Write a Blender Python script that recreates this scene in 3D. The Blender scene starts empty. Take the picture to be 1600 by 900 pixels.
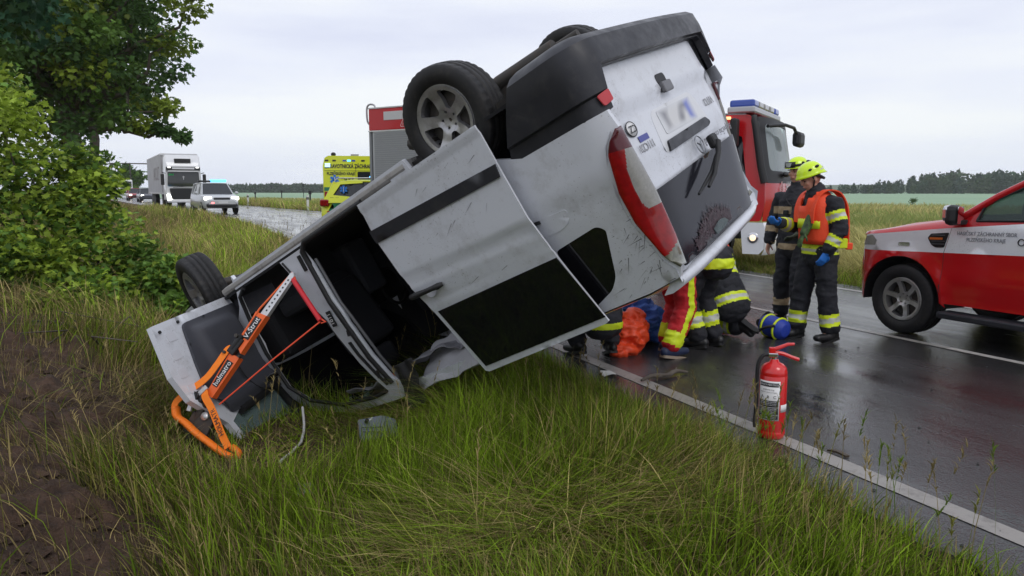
import bpy, bmesh, math, random
import numpy as np
from math import pi, sin, cos, radians, sqrt, atan2
from mathutils import Vector, Matrix, Euler
from mathutils.geometry import delaunay_2d_cdt
random.seed(7); RNG = np.random.default_rng(7)
SC = bpy.context.scene; COL = SC.collection
# ------------------------------------------------------------------ camera
cam_d = bpy.data.cameras.new('camera'); cam = bpy.data.objects.new('camera', cam_d); COL.objects.link(cam)
cam_d.sensor_width = 36.0; cam_d.lens = 25.875; cam_d.clip_start = 0.05; cam_d.clip_end = 6000
cam.location = (0, 0, 1.55); cam.rotation_euler = (radians(90 - 7.578), 0, 0)
SC.camera = cam
# ------------------------------------------------------------------ sky, overcast morning
SUN_EL, SUN_AZ = radians(48), radians(150)
W = bpy.data.worlds.new('World'); SC.world = W; W.use_nodes = True
nt = W.node_tree; nt.nodes.clear()
def nd(t, typ, **k):
    n = t.nodes.new(typ)
    for a, b in k.items(): setattr(n, a, b)
    return n
out = nd(nt, 'ShaderNodeOutputWorld'); bg = nd(nt, 'ShaderNodeBackground'); bg.inputs[1].default_value = 0.1
sky = nd(nt, 'ShaderNodeTexSky', sky_type='NISHITA'); sky.sun_disc = False
sky.sun_elevation = SUN_EL; sky.sun_rotation = SUN_AZ; sky.altitude = 400; sky.dust_density = 4
tc = nd(nt, 'ShaderNodeTexCoord'); mp = nd(nt, 'ShaderNodeMapping'); mp.inputs['Scale'].default_value = (1.0, 1.0, 6.5)
n1 = nd(nt, 'ShaderNodeTexNoise'); n1.inputs['Scale'].default_value = 1.7; n1.inputs['Detail'].default_value = 5; n1.inputs['Roughness'].default_value = .5
cr = nd(nt, 'ShaderNodeValToRGB')
cr.color_ramp.elements[0].position = .36; cr.color_ramp.elements[0].color = (7.8, 8.2, 9.8, 1)
cr.color_ramp.elements[1].position = .66; cr.color_ramp.elements[1].color = (9.9, 10.2, 10.5, 1)
e = cr.color_ramp.elements.new(.5); e.color = (8.8, 9.2, 10.4, 1)
mx = nd(nt, 'ShaderNodeMixRGB'); mx.inputs[0].default_value = .93
nt.links.new(tc.outputs['Generated'], mp.inputs[0]); nt.links.new(mp.outputs[0], n1.inputs[0]); nt.links.new(n1.outputs[0], cr.inputs[0])
nt.links.new(sky.outputs[0], mx.inputs[1]); nt.links.new(cr.outputs[0], mx.inputs[2])
nt.links.new(mx.outputs[0], bg.inputs[0]); nt.links.new(bg.outputs[0], out.inputs[0])
sun_d = bpy.data.lights.new('sun', 'SUN'); sun_d.energy = .9; sun_d.angle = radians(25); sun_d.color = (1, .97, .93)
sun = bpy.data.objects.new('sun', sun_d); COL.objects.link(sun)
sun.rotation_euler = (pi/2 - SUN_EL, 0, pi - SUN_AZ)
SC.view_settings.view_transform = 'Standard'; SC.view_settings.look = 'None'; SC.view_settings.exposure = 0; SC.view_settings.gamma = 1
try:
    SC.cycles.max_bounces = 8; SC.cycles.transparent_max_bounces = 24; SC.cycles.volume_bounces = 3
except Exception: pass

# ------------------------------------------------------------------ materials
MATS = {}
def mat(name, col, rough=.5, metal=0., spec=.5, var=0., vscale=6., bump=0., bscale=40., coat=0., col2=None, dirt=0., dcol=(.10, .08, .06), dscale=5., trans=0., alpha=1., emit=None, estr=0., attr=None, transl=0., rvar=0., ior=1.45, coords='Object', bdist=.01):
    if name in MATS: return MATS[name]
    m = bpy.data.materials.new(name); m.use_nodes = True; MATS[name] = m
    t = m.node_tree; b = t.nodes['Principled BSDF']; L = t.links.new
    b.inputs['Base Color'].default_value = (*col, 1); b.inputs['Roughness'].default_value = rough; b.inputs['Metallic'].default_value = metal
    b.inputs['Specular IOR Level'].default_value = spec; b.inputs['Coat Weight'].default_value = coat; b.inputs['Coat Roughness'].default_value = .08
    b.inputs['Transmission Weight'].default_value = trans; b.inputs['IOR'].default_value = ior; b.inputs['Alpha'].default_value = alpha
    if emit: b.inputs['Emission Color'].default_value = (*emit, 1); b.inputs['Emission Strength'].default_value = estr
    c = nd(t, 'ShaderNodeTexCoord'); src = None
    def noise(sc, det=4, ro=.6):
        n = nd(t, 'ShaderNodeTexNoise'); n.inputs['Scale'].default_value = sc; n.inputs['Detail'].default_value = det; n.inputs['Roughness'].default_value = ro
        L(c.outputs[coords], n.inputs[0]); return n
    if attr:
        a = nd(t, 'ShaderNodeAttribute', attribute_name=attr); src = a.outputs[0]
    if var > 0 or col2:
        n = noise(vscale); r = nd(t, 'ShaderNodeValToRGB'); r.color_ramp.elements[0].position = .3; r.color_ramp.elements[1].position = .7
        c2 = col2 if col2 else tuple(min(1, x * (1 + var)) for x in col); c1 = col if col2 else tuple(x * (1 - var) for x in col)
        r.color_ramp.elements[0].color = (*c1, 1); r.color_ramp.elements[1].color = (*c2, 1); L(n.outputs[0], r.inputs[0])
        if src:
            k = nd(t, 'ShaderNodeMixRGB', blend_type='MULTIPLY'); k.inputs[0].default_value = 1; L(src, k.inputs[1]); L(r.outputs[0], k.inputs[2]); src = k.outputs[0]
        else: src = r.outputs[0]
    if dirt > 0:
        n = noise(dscale, 8, .75); r = nd(t, 'ShaderNodeValToRGB'); r.color_ramp.elements[0].position = .5; r.color_ramp.elements[1].position = .78
        r.color_ramp.elements[0].color = (0, 0, 0, 1); r.color_ramp.elements[1].color = (dirt,) * 3 + (1,); L(n.outputs[0], r.inputs[0])
        k = nd(t, 'ShaderNodeMixRGB'); L(r.outputs[0], k.inputs[0]); k.inputs[2].default_value = (*dcol, 1)
        if src: L(src, k.inputs[1])
        else: k.inputs[1].default_value = (*col, 1)
        src = k.outputs[0]
    if src: L(src, b.inputs['Base Color'])
    if rvar > 0:
        n = noise(vscale * 1.7); r = nd(t, 'ShaderNodeMapRange'); r.inputs[3].default_value = max(.02, rough - rvar); r.inputs[4].default_value = rough + rvar
        r.inputs[1].default_value = .3; r.inputs[2].default_value = .7; L(n.outputs[0], r.inputs[0]); L(r.outputs[0], b.inputs['Roughness'])
    if bump > 0:
        n = noise(bscale, 6); k = nd(t, 'ShaderNodeBump'); k.inputs['Strength'].default_value = bump; k.inputs['Distance'].default_value = bdist
        L(n.outputs[0], k.inputs['Height']); L(k.outputs[0], b.inputs['Normal'])
    if transl > 0:
        ts = nd(t, 'ShaderNodeBsdfTranslucent'); ms = nd(t, 'ShaderNodeMixShader'); ms.inputs[0].default_value = transl
        if src: L(src, ts.inputs[0])
        else: ts.inputs[0].default_value = (*col, 1)
        o = t.nodes['Material Output']; L(b.outputs[0], ms.inputs[1]); L(ts.outputs[0], ms.inputs[2]); L(ms.outputs[0], o.inputs[0])
    return m
def glass(name, tint, alpha, rough=.03):   # tinted pane: part see-through, glossy
    if name in MATS: return MATS[name]
    m = mat(name, tint, rough, spec=.6); t = m.node_tree; L = t.links.new
    tr = nd(t, 'ShaderNodeBsdfTransparent'); tr.inputs[0].default_value = (.75, .85, .8, 1); ms = nd(t, 'ShaderNodeMixShader'); ms.inputs[0].default_value = alpha
    L(tr.outputs[0], ms.inputs[1]); L(t.nodes['Principled BSDF'].outputs[0], ms.inputs[2]); L(ms.outputs[0], t.nodes['Material Output'].inputs[0]); return m

# ------------------------------------------------------------------ object helpers
def tag(o, label=None, cat=None, group=None, kind=None):
    if label: o['label'] = label
    if cat: o['category'] = cat
    if group: o['group'] = group
    if kind: o['kind'] = kind
    return o
def thing(name, label, cat, M=None, group=None):
    o = bpy.data.objects.new(name, None); COL.objects.link(o); o.empty_display_size = .2
    if M is not None: o.matrix_world = M
    return tag(o, label, cat, group)
def link(name, me, parent=None, M=None):
    o = bpy.data.objects.new(name, me); COL.objects.link(o)
    if parent is not None: o.parent = parent
    if M is not None: o.matrix_local = M
    return o
def copy_tree(o, parent=None):
    c = o.copy(); COL.objects.link(c)
    if parent is not None: c.parent = parent
    for ch in list(o.children): copy_tree(ch, c)
    return c
def TR(x, y, z, rz=0., rx=0., ry=0.): return Matrix.Translation((x, y, z)) @ Matrix.Rotation(rz, 4, 'Z') @ Matrix.Rotation(ry, 4, 'Y') @ Matrix.Rotation(rx, 4, 'X')
class MB:
    def __init__(s): s.v = []; s.f = []; s.m = []; s.s = []
    def add(s, vs, fs, m=0, sm=False, M=None):
        b = len(s.v)
        if M is not None: vs = [M @ Vector(v) for v in vs]
        s.v += [tuple(v) for v in vs]; s.f += [tuple(b + i for i in f) for f in fs]; s.m += [m] * len(fs); s.s += [sm] * len(fs); return s
    def box(s, c, d, m=0, M=None, ch=0.):
        x, y, z = [k / 2 for k in d]; T = Matrix.Translation(c)
        if M is not None: T = M @ T if False else Matrix.Translation(c) @ M
        if ch <= 0:
            vs = [(a*x, b*y, e*z) for a in (-1, 1) for b in (-1, 1) for e in (-1, 1)]
            fs = [(0,1,3,2), (4,6,7,5), (0,4,5,1), (2,3,7,6), (0,2,6,4), (1,5,7,3)]
            return s.add(vs, fs, m, False, T)
        bm = bmesh.new(); bmesh.ops.create_cube(bm, size=1, matrix=Matrix.Diagonal((*d, 1)))
        bmesh.ops.bevel(bm, geom=bm.edges[:], offset=ch, segments=2, affect='EDGES', profile=.5)
        bm.verts.ensure_lookup_table(); r = s.add([v.co for v in bm.verts], [[v.index for v in f.verts] for f in bm.faces], m, False, T); bm.free(); return r
    def loft(s, rings, m=0, sm=True, cap=(True, True), closed=True, M=None):
        n = len(rings[0]); vs = [p for r in rings for p in r]; fs = []; N = n if closed else n - 1
        for i in range(len(rings) - 1):
            for j in range(N):
                k = (j + 1) % n; fs.append((i*n + j, i*n + k, (i+1)*n + k, (i+1)*n + j))
        s.add(vs, fs, m, sm, M)
        if cap[0]: s.add(list(rings[0]), [tuple(range(n))[::-1]], m, False, M)
        if cap[1]: s.add(list(rings[-1]), [tuple(range(n))], m, False, M)
        return s
    def tube(s, path, r, n=8, m=0, cap=True, M=None, sq=None):
        P = [Vector(p) for p in path]; R = r if isinstance(r, (list, tuple)) else [r] * len(P); rings = []; up = None
        for i, p in enumerate(P):
            d = (P[min(i+1, len(P)-1)] - P[max(i-1, 0)]).normalized()
            if up is None: up = Vector((0, 0, 1)) if abs(d.z) < .9 else Vector((1, 0, 0))
            a = d.cross(up).normalized(); up = a.cross(d).normalized()
            rings.append([p + (a*cos(2*pi*j/n) * (sq or 1) + up*sin(2*pi*j/n)) * R[i] for j in range(n)])
        return s.loft(rings, m, True, (cap, cap), True, M)
    def lathe(s, prof, n=32, m=0, sm=True, M=None, cap=(False, False)):   # (r, z) about z
        return s.loft([[(r*cos(2*pi*j/n), r*sin(2*pi*j/n), z) for j in range(n)] for r, z in prof], m, sm, cap, True, M)
    def ell(s, c, r, m=0, n=16, k=10, M=None):
        T = Matrix.Translation(c)
        if M is not None: T = T @ M
        rings = [[(r[0]*sin(pi*i/k)*cos(2*pi*j/n), r[1]*sin(pi*i/k)*sin(2*pi*j/n), -r[2]*cos(pi*i/k)) for j in range(n)] for i in range(1, k)]
        rings = [[(0,0,-r[2]*.999)]*n] + rings + [[(0,0,r[2]*.999)]*n]
        return s.loft(rings, m, True, (False, False), True, T)
    def panel(s, out, holes, fn, th=.02, res=.1, m=0, sm=True, M=None, mfn=None, wall=None):
        V, F = tri_fill(out, holes, res)
        a = [fn(x, y, 0.) for x, y in V]; ms = [m] * len(F)
        if mfn: ms = [mfn(sum(V[i][0] for i in f)/3, sum(V[i][1] for i in f)/3) for f in F]
        b0 = len(s.v)
        def ad(vs, fs, mm, smm):
            b = len(s.v)
            if M is not None: vs = [M @ Vector(v) for v in vs]
            s.v += [tuple(v) for v in vs]; s.f += [tuple(b + i for i in f) for f in fs]; s.m += mm; s.s += [smm] * len(fs)
        ad(a, F, ms, sm)
        if th > 0:
            bk = [fn(x, y, th) for x, y in V]; ad(bk, [f[::-1] for f in F], ms, sm)
            cnt = {}
            for f in F:
                for i in range(3):
                    e = (f[i], f[(i+1) % 3]); cnt[(min(e), max(e))] = cnt.get((min(e), max(e)), []) + [e]
            vs = []; fs = []
            for k, l in cnt.items():
                if len(l) == 1:
                    i, j = l[0]; q = len(vs); vs += [a[i], bk[i], bk[j], a[j]]; fs.append((q, q+1, q+2, q+3))
            ad(vs, fs, [m if wall is None else wall] * len(fs), False)
        return s
    def mesh(s, name, mats):
        me = bpy.data.meshes.new(name); me.from_pydata(s.v, [], s.f)
        for k in mats: me.materials.append(k)
        me.polygons.foreach_set('material_index', np.array(s.m, dtype=np.int32)); me.polygons.foreach_set('use_smooth', np.array(s.s, dtype=bool)); me.update(); return me
    def build(s, name, mats, parent=None, label=None, cat=None, group=None, kind=None, M=None, bevel=0., sub=0):
        if not isinstance(mats, (list, tuple)): mats = [mats]
        o = link(name, s.mesh(name, mats), parent, M); tag(o, label, cat, group, kind)
        if bevel > 0:
            b = o.modifiers.new('bevel', 'BEVEL'); b.width = bevel; b.segments = 2; b.limit_method = 'ANGLE'; b.angle_limit = radians(40); b.harden_normals = False
        if sub: q = o.modifiers.new('sub', 'SUBSURF'); q.levels = sub; q.render_levels = sub
        return o
def inpoly(px, py, poly):
    P = np.asarray(poly); c = np.zeros(len(px), bool); j = len(P) - 1
    for i in range(len(P)):
        xi, yi = P[i]; xj, yj = P[j]
        if yi != yj: c ^= ((yi > py) != (yj > py)) & (px < (xj - xi) * (py - yi) / (yj - yi) + xi)
        j = i
    return c
def seg(poly, res):
    o = []
    for i in range(len(poly)):
        a = np.array(poly[i], float); b = np.array(poly[(i+1) % len(poly)], float); n = max(1, int(np.linalg.norm(b - a) / res))
        o += [tuple(a + (b - a) * k / n) for k in range(n)]
    return o
def tri_fill(out, holes=(), res=.1):
    loops = [seg(out, res)] + [seg(h, res) for h in holes]; V = []; E = []
    for l in loops:
        b = len(V); V += l; E += [(b + i, b + (i+1) % len(l)) for i in range(len(l))]
    O = np.array(out, float); lo = O.min(0); hi = O.max(0)
    gx, gy = np.meshgrid(np.arange(lo[0] + res*.5, hi[0], res), np.arange(lo[1] + res*.5, hi[1], res)); gx = gx.ravel(); gy = gy.ravel()
    k = inpoly(gx, gy, out)
    for h in holes: k &= ~inpoly(gx, gy, h)
    A = np.array(V); G = np.stack([gx[k], gy[k]], 1)
    if len(G): G = G[(((G[:, None] - A[None])**2).sum(-1)).min(1) > (res*.35)**2]
    V = V + [tuple(g) for g in G]
    r = delaunay_2d_cdt([Vector(v) for v in V], E, [], 0, 1e-5); v2 = [tuple(v) for v in r[0]]; F = [tuple(f) for f in r[2]]
    c = np.array([[sum(v2[i][0] for i in f)/len(f), sum(v2[i][1] for i in f)/len(f)] for f in F]); k = inpoly(c[:, 0], c[:, 1], out)
    for h in holes: k &= ~inpoly(c[:, 0], c[:, 1], h)
    return v2, [f for f, q in zip(F, k) if q]
def rp(poly, r, n=4):   # round the corners of a polygon
    o = []; N = len(poly)
    for i in range(N):
        a, p, b = [Vector(poly[k % N]) for k in (i-1, i, i+1)]; rr = r[i] if isinstance(r, (list, tuple)) else r
        d1 = (a - p); d2 = (b - p); t = min(rr, d1.length*.48, d2.length*.48)
        if t < 1e-4: o.append(tuple(p)); continue
        q1 = p + d1.normalized()*t; q2 = p + d2.normalized()*t
        for k in range(n + 1):
            u = k / n; o.append(tuple(q1*(1-u)**2 + p*2*u*(1-u) + q2*u*u))
    return o
def circ(cx, cy, r, n=24, r2=None): return [(cx + r*cos(2*pi*i/n), cy + (r2 or r)*sin(2*pi*i/n)) for i in range(n)]
def text(s, size, M, m, parent, name='lettering', sx=1., ext=.001, align='CENTER', label=None, bold=0.):
    c = bpy.data.curves.new('t', 'FONT'); c.body = s; c.size = size; c.align_x = align; c.align_y = 'CENTER'; c.extrude = ext; c.offset = bold*size; c.resolution_u = 2
    o = bpy.data.objects.new('t', c); COL.objects.link(o); dg = bpy.context.evaluated_depsgraph_get()
    me = bpy.data.meshes.new_from_object(o.evaluated_get(dg)); bpy.data.objects.remove(o); me.materials.clear(); me.materials.append(m)
    me.transform(Matrix.Diagonal((sx, 1, 1, 1)))
    r = link(name, me, parent, M)
    if label: r['label'] = label
    return r
def vnoise(P, scale, seed=0):   # vectorised value noise, any (N,3)
    P = np.asarray(P, float) * scale + seed * 17.31; i = np.floor(P).astype(np.int64); f = P - i; f = f*f*(3 - 2*f); r = 0
    for dx in (0, 1):
        for dy in (0, 1):
            for dz in (0, 1):
                h = (i[:, 0]+dx)*374761393 + (i[:, 1]+dy)*668265263 + (i[:, 2]+dz)*2147483647 + seed*974634777
                h = (h ^ (h >> 13)) * 1274126177; h = (h ^ (h >> 16)) & 0xffff
                r = r + (h / 65535.) * np.where(dx, f[:, 0], 1-f[:, 0]) * np.where(dy, f[:, 1], 1-f[:, 1]) * np.where(dz, f[:, 2], 1-f[:, 2])
    return r
def fbm(P, scale, seed=0, oct=3): return sum(vnoise(P, scale*2**k, seed+k) * .5**(k+1) for k in range(oct)) / (1 - .5**oct)
def np_mesh(name, V, F, mats, col=None, smooth=True, mi=None):   # F: (N,k) all one size
    me = bpy.data.meshes.new(name); n, k = F.shape; me.vertices.add(len(V)); me.vertices.foreach_set('co', np.ascontiguousarray(V, np.float32).ravel())
    me.loops.add(n*k); me.polygons.add(n); me.polygons.foreach_set('loop_start', np.arange(0, n*k, k, dtype=np.int32))
    me.loops.foreach_set('vertex_index', np.ascontiguousarray(F, np.int32).ravel())
    for m in mats: me.materials.append(m)
    me.polygons.foreach_set('use_smooth', np.full(n, smooth))
    if mi is not None: me.polygons.foreach_set('material_index', mi.astype(np.int32))
    if col is not None:
        a = me.color_attributes.new('Col', 'FLOAT_COLOR', 'POINT'); c = np.ones((len(V), 4), np.float32); c[:, :3] = col; a.data.foreach_set('color', c.ravel())
    me.update(calc_edges=True); me.validate(); return me
DR = Vector((-.408, .913, 0)).normalized(); NN = Vector((DR.y, -DR.x, 0)); ROADROT = atan2(DR.y, DR.x)       # along the road, away; across it, to the right
def co(s):          # the road bends gently left in the distance
    s = np.asarray(s, float); q = np.clip(s - 20, 0, 20); return -.0034*q*q - .136*np.clip(s - 40, 0, 900)
def RD(n, s, z=0.): return NN*(n + float(co(s))) + DR*s + Vector((0, 0, z))
def RXY(n, s): n = np.asarray(n, float) + co(s); return n*NN.x + s*DR.x, n*NN.y + s*DR.y
def RHEAD(s): return ROADROT + math.atan(.0068*min(20, max(0, s - 20)))
def sst(a, b, x): t = np.clip((np.asarray(x, float) - a) / (b - a), 0, 1); return t*t*(3-2*t)
def rise(s): return .27 * sst(10, 42, s)
def zground(n, s):
    n = np.asarray(n, float); s = np.asarray(s, float)
    p = np.interp(n, [-400, -60, -12, -5, -3.2, -1.9, -.95, -.2, .8, 1.4, 2.0, 2.5, 2.85, 3.0, 9.7, 9.9, 10.6, 12, 40, 150, 900], [1, .6, .5, .55, .50, .26, -.02, -.29, -.36, -.3, -.22, -.13, -.06, -.05, -.05, -.05, -.12, -.1, -.25, -.5, -.6])
    r = rise(s) * (1 - sst(11, 30, n)); P = np.stack([n, s, 0*n], -1).reshape(-1, 3)
    w = ((1 - sst(2.4, 2.9, n)) * .16 + sst(10, 11, n) * .06)
    b = ((fbm(P, 1.1, 3, 3) - .5).reshape(n.shape)) * w * (1 + .8*(1 - sst(-2.2, -.5, n)))
    return p + r + b
# =================================================================== SETTING
M_SOIL = mat('soil', (.034, .019, .012), .9, var=.4, vscale=8, bump=1, bscale=26, bdist=.07, col2=(.115, .066, .042))
M_FIELD = mat('crop', (.29, .28, .12), .9, bscale=3, bump=.8, col2=(.38, .36, .16), vscale=.25)
M_FAR = mat('far_crop', (.20, .32, .20), .9, col2=(.25, .36, .22), vscale=.02)
# the ground: one sheet in road coordinates, out to the horizon
def axis(*segs):
    o = []
    for a, b, st in segs: o += list(np.arange(a, b, st))
    return np.array(o + [segs[-1][1]])
gn = axis((-900, -300, 150), (-300, -40, 40), (-40, -8, 4), (-8, -4, .5), (-4, 3.1, .12), (3.1, 9.6, 1.3), (9.6, 12, .3), (12, 40, 4), (40, 200, 20), (200, 900, 100))
gs = axis((-40, -4, 6), (-4, 14, .15), (14, 50, 1.2), (50, 200, 15), (200, 1100, 100))
S_, N_ = np.meshgrid(gs, gn, indexing='ij'); Z_ = zground(N_, S_)
X_, Y_ = RXY(N_, S_); V = np.stack([X_, Y_, Z_], -1).reshape(-1, 3)
w_ = len(gn); I, J = np.meshgrid(np.arange(len(gs)-1), np.arange(w_-1), indexing='ij'); q = (I*w_ + J).ravel()
nc = (gn[:-1] + gn[1:])/2; sc_ = (gs[:-1] + gs[1:])/2; SS, NC = np.meshgrid(sc_, nc, indexing='ij')
mi = np.zeros(SS.shape, int); mi[NC > 12] = 1; mi[(NC > 12) & ((NC*.79 + SS) > 125)] = 2; mi[(NC < -9)] = 1
tag(link('ground', np_mesh('ground', V, np.stack([q, q+1, q+w_+1, q+w_], 1)[:, ::1], [M_SOIL, M_FIELD, M_FAR], mi=mi.ravel())), kind='structure')
# wet asphalt
def asphalt():
    m = mat('wet_asphalt', (.026, .026, .029), .3, spec=.5); t = m.node_tree; b = t.nodes['Principled BSDF']; L = t.links.new
    c = nd(t, 'ShaderNodeTexCoord'); mp = nd(t, 'ShaderNodeMapping'); mp.inputs['Rotation'].default_value = (0, 0, -ROADROT); L(c.outputs['Object'], mp.inputs[0])
    def noi(sc, det, v=None, ro=.6):
        n = nd(t, 'ShaderNodeTexNoise'); n.inputs['Scale'].default_value = sc; n.inputs['Detail'].default_value = det; n.inputs['Roughness'].default_value = ro
        if v:
            k = nd(t, 'ShaderNodeMapping'); k.inputs['Scale'].default_value = v; L(mp.outputs[0], k.inputs[0]); L(k.outputs[0], n.inputs[0])
        else: L(mp.outputs[0], n.inputs[0])
        return n
    big = noi(1.0, 5, (.35, 1.5, 1)); r = nd(t, 'ShaderNodeMapRange'); r.inputs[1].default_value = .36; r.inputs[2].default_value = .64; r.inputs[3].default_value = .07; r.inputs[4].default_value = .30
    L(big.outputs[0], r.inputs[0]); L(r.outputs[0], b.inputs['Roughness'])
    g = noi(260, 3); v = nd(t, 'ShaderNodeTexVoronoi'); v.inputs['Scale'].default_value = 110; L(mp.outputs[0], v.inputs[0])
    rr = nd(t, 'ShaderNodeValToRGB'); rr.color_ramp.elements[0].color = (.012, .012, .014, 1); rr.color_ramp.elements[1].color = (.06, .058, .058, 1); rr.color_ramp.elements[0].position = .35; rr.color_ramp.elements[1].position = .7
    L(g.outputs[0], rr.inputs[0]); L(rr.outputs[0], b.inputs['Base Color'])
    mm = nd(t, 'ShaderNodeMath', operation='MULTIPLY'); L(v.outputs['Distance'], mm.inputs[0]); L(r.outputs[0], mm.inputs[1])
    rip = noi(22, 2, (1, 1, 1)); ad = nd(t, 'ShaderNodeMath', operation='MULTIPLY_ADD'); ad.inputs[1].default_value = .25; L(rip.outputs[0], ad.inputs[0]); L(mm.outputs[0], ad.inputs[2])
    bu = nd(t, 'ShaderNodeBump'); bu.inputs['Strength'].default_value = .6; bu.inputs['Distance'].default_value = .012; L(ad.outputs[0], bu.inputs['Height']); L(bu.outputs[0], b.inputs['Normal'])
    return m
M_ROAD = asphalt()
M_LINE = mat('road_paint', (.29, .275, .255), .35, dirt=1, dcol=(.07, .065, .06), dscale=11, bump=.3, bscale=120)
M_LINE2 = mat('worn_road_paint', (.5, .47, .44), .35, dirt=1, dcol=(.05, .05, .055), dscale=14, bump=.3, bscale=120)
rs = axis((-30, -4, 3), (-4, 60, .5), (60, 400, 10))
def strip(name, n0, n1, s, dz, m, edge=0., skirt=0., label=None):
    v = []; f = []
    for i, x in enumerate(s):
        j0 = edge*(RNG.random() - .5); j1 = edge*(RNG.random() - .5); z = float(rise(x)) + dz; v += [RD(n0 + j0, x, z), RD(n1 + j1, x, z)]
        if i: k = 2*i; f.append((k-2, k-1, k+1, k))
    mb = MB(); mb.add([tuple(a) for a in v], f, 0, True)
    if skirt: mb.add([tuple(a) for p in v[0::2] for a in (p, p - Vector((NN.x*.05, NN.y*.05, skirt)))], [(2*i, 2*i+2, 2*i+3, 2*i+1) for i in range(len(s)-1)], 0, False)
    return mb.build(name, m, kind='structure', label=label)
strip('road', 2.93, 9.95, axis((-30, -4, 3), (-4, 20, .12), (20, 60, .5), (60, 400, 10)), 0, M_ROAD, .07, .14)
strip('edge_line', 3.29, 3.425, rs, .004, M_LINE, .006)
strip('far_edge_line', 9.42, 9.54, rs, .004, M_LINE, .01)
for a, b, mm in ((-8, -4, 0), (1.2, 4.75, 1), (4.75, 7.9, 0), (16.5, 19.5, 0), (26, 29, 0), (35, 38, 0), (44, 47, 0)):
    strip('centre_line', 6.80, 6.90, np.linspace(a, b, 12), .004, M_LINE2 if mm else M_LINE, .006)

# ------------------------------------------------------------------ grass
def blades(P, h, w, az, lean, col, curl=.5):
    """(N,3) roots -> curved three-segment blades"""
    N = len(P); d = np.stack([np.cos(az), np.sin(az), 0*az], 1); a2 = RNG.uniform(0, 2*pi, N); sd = np.stack([np.cos(a2), np.sin(a2), 0*a2], 1)
    V = np.zeros((N, 7, 3), np.float32); T = [0, .38, .74, 1.]
    for k, t in enumerate(T):
        c = P + d*(lean*h*(t**1.7))[:, None]; c[:, 2] += h*(t - curl*lean*t*t*.62)
        if k < 3:
            ww = (w*[.9, 1, .62][k]*.5)[:, None]; V[:, 2*k] = c - sd*ww; V[:, 2*k+1] = c + sd*ww
        else: V[:, 6] = c
    b = (np.arange(N)*7)[:, None]; F = np.concatenate([b + np.array(f)[None] for f in ((0, 1, 3), (0, 3, 2), (2, 3, 5), (2, 5, 4), (4, 5, 6))], 1).reshape(-1, 3)
    sh = np.array([.75, .75, .95, .95, 1.1, 1.1, 1.2])
    C_ = (col[:, None, :] * np.ones((1, 7, 1))); return V.reshape(-1, 3), F, C_.reshape(-1, 3)
M_GRASS = mat('grass', (1, 1, 1), .6, spec=.12, attr='Col', transl=.3)
DIRT = [(-1.1, 5.6, .8), (-1.3, 6.6, .8), (-1.0, 4.3, .7), (-.75, 3.3, .65), (-.9, 6.34, .55), (-.83, 4.76, .45), (-.6, 4.05, .5), (-.74, 3.5, .6), (-.3, 3.9, .25), (-.3, 7.5, .5), (-1.26, 7.72, .7), (-.95, 7.13, .5), (-1.7, 9.0, .7), (-.63, 5.67, .5), (-1.9, 8.2, .6), (-.35, 3.1, .35), (1.2, 5.3, .22), (.85, 3.9, .2), (.15, 5.0, .22)]
VR = ((-.7028, .5257, .4793), (.5857, .81, -.0294), (-.4037, .2601, -.8772)); VT = (-.082, 5.273, 2.518)     # where the van lies: nothing grows through it
def dirtmask(n, s):
    d = np.zeros(len(n)); P = np.stack([n, s, 0*n], 1); wob = (fbm(P, 2.6, 11, 3) - .5)*.9
    for a, b, r in DIRT: d = np.maximum(d, 1 - sst(.55, 1.0, np.sqrt((n-a)**2 + ((s-b)*.8)**2)/r + wob))
    return d
GREEN = np.array([.125, .20, .018]); OLIVE = np.array([.21, .21, .042]); STRAW = np.array([.44, .35, .15]); FRESH = np.array([.20, .30, .022])
def churned():
    a = np.arange(-2.7, .6, .026); b_ = np.arange(2.5, 9.6, .026); S2, N2 = np.meshgrid(b_, a, indexing='ij'); n = N2.ravel(); s = S2.ravel(); d = dirtmask(n, s); P = np.stack([n, s, 0*n], 1)
    lump = np.abs(fbm(P, 3.2, 81, 4) - .5)*2; fine = fbm(P, 17, 85, 3) - .5; z = zground(n, s) + d*(.26*lump + .085*fine - .03) - (1 - d)*.05
    w = len(a); I2, J2 = np.meshgrid(np.arange(len(b_)-1), np.arange(w-1), indexing='ij'); q = (I2*w + J2).ravel()
    tag(link('churned_earth', np_mesh('churned_earth', np.stack([*RXY(n, s), z], 1), np.stack([q, q+1, q+w+1, q+w], 1), [M_SOIL])), kind='structure')
churned()
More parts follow.
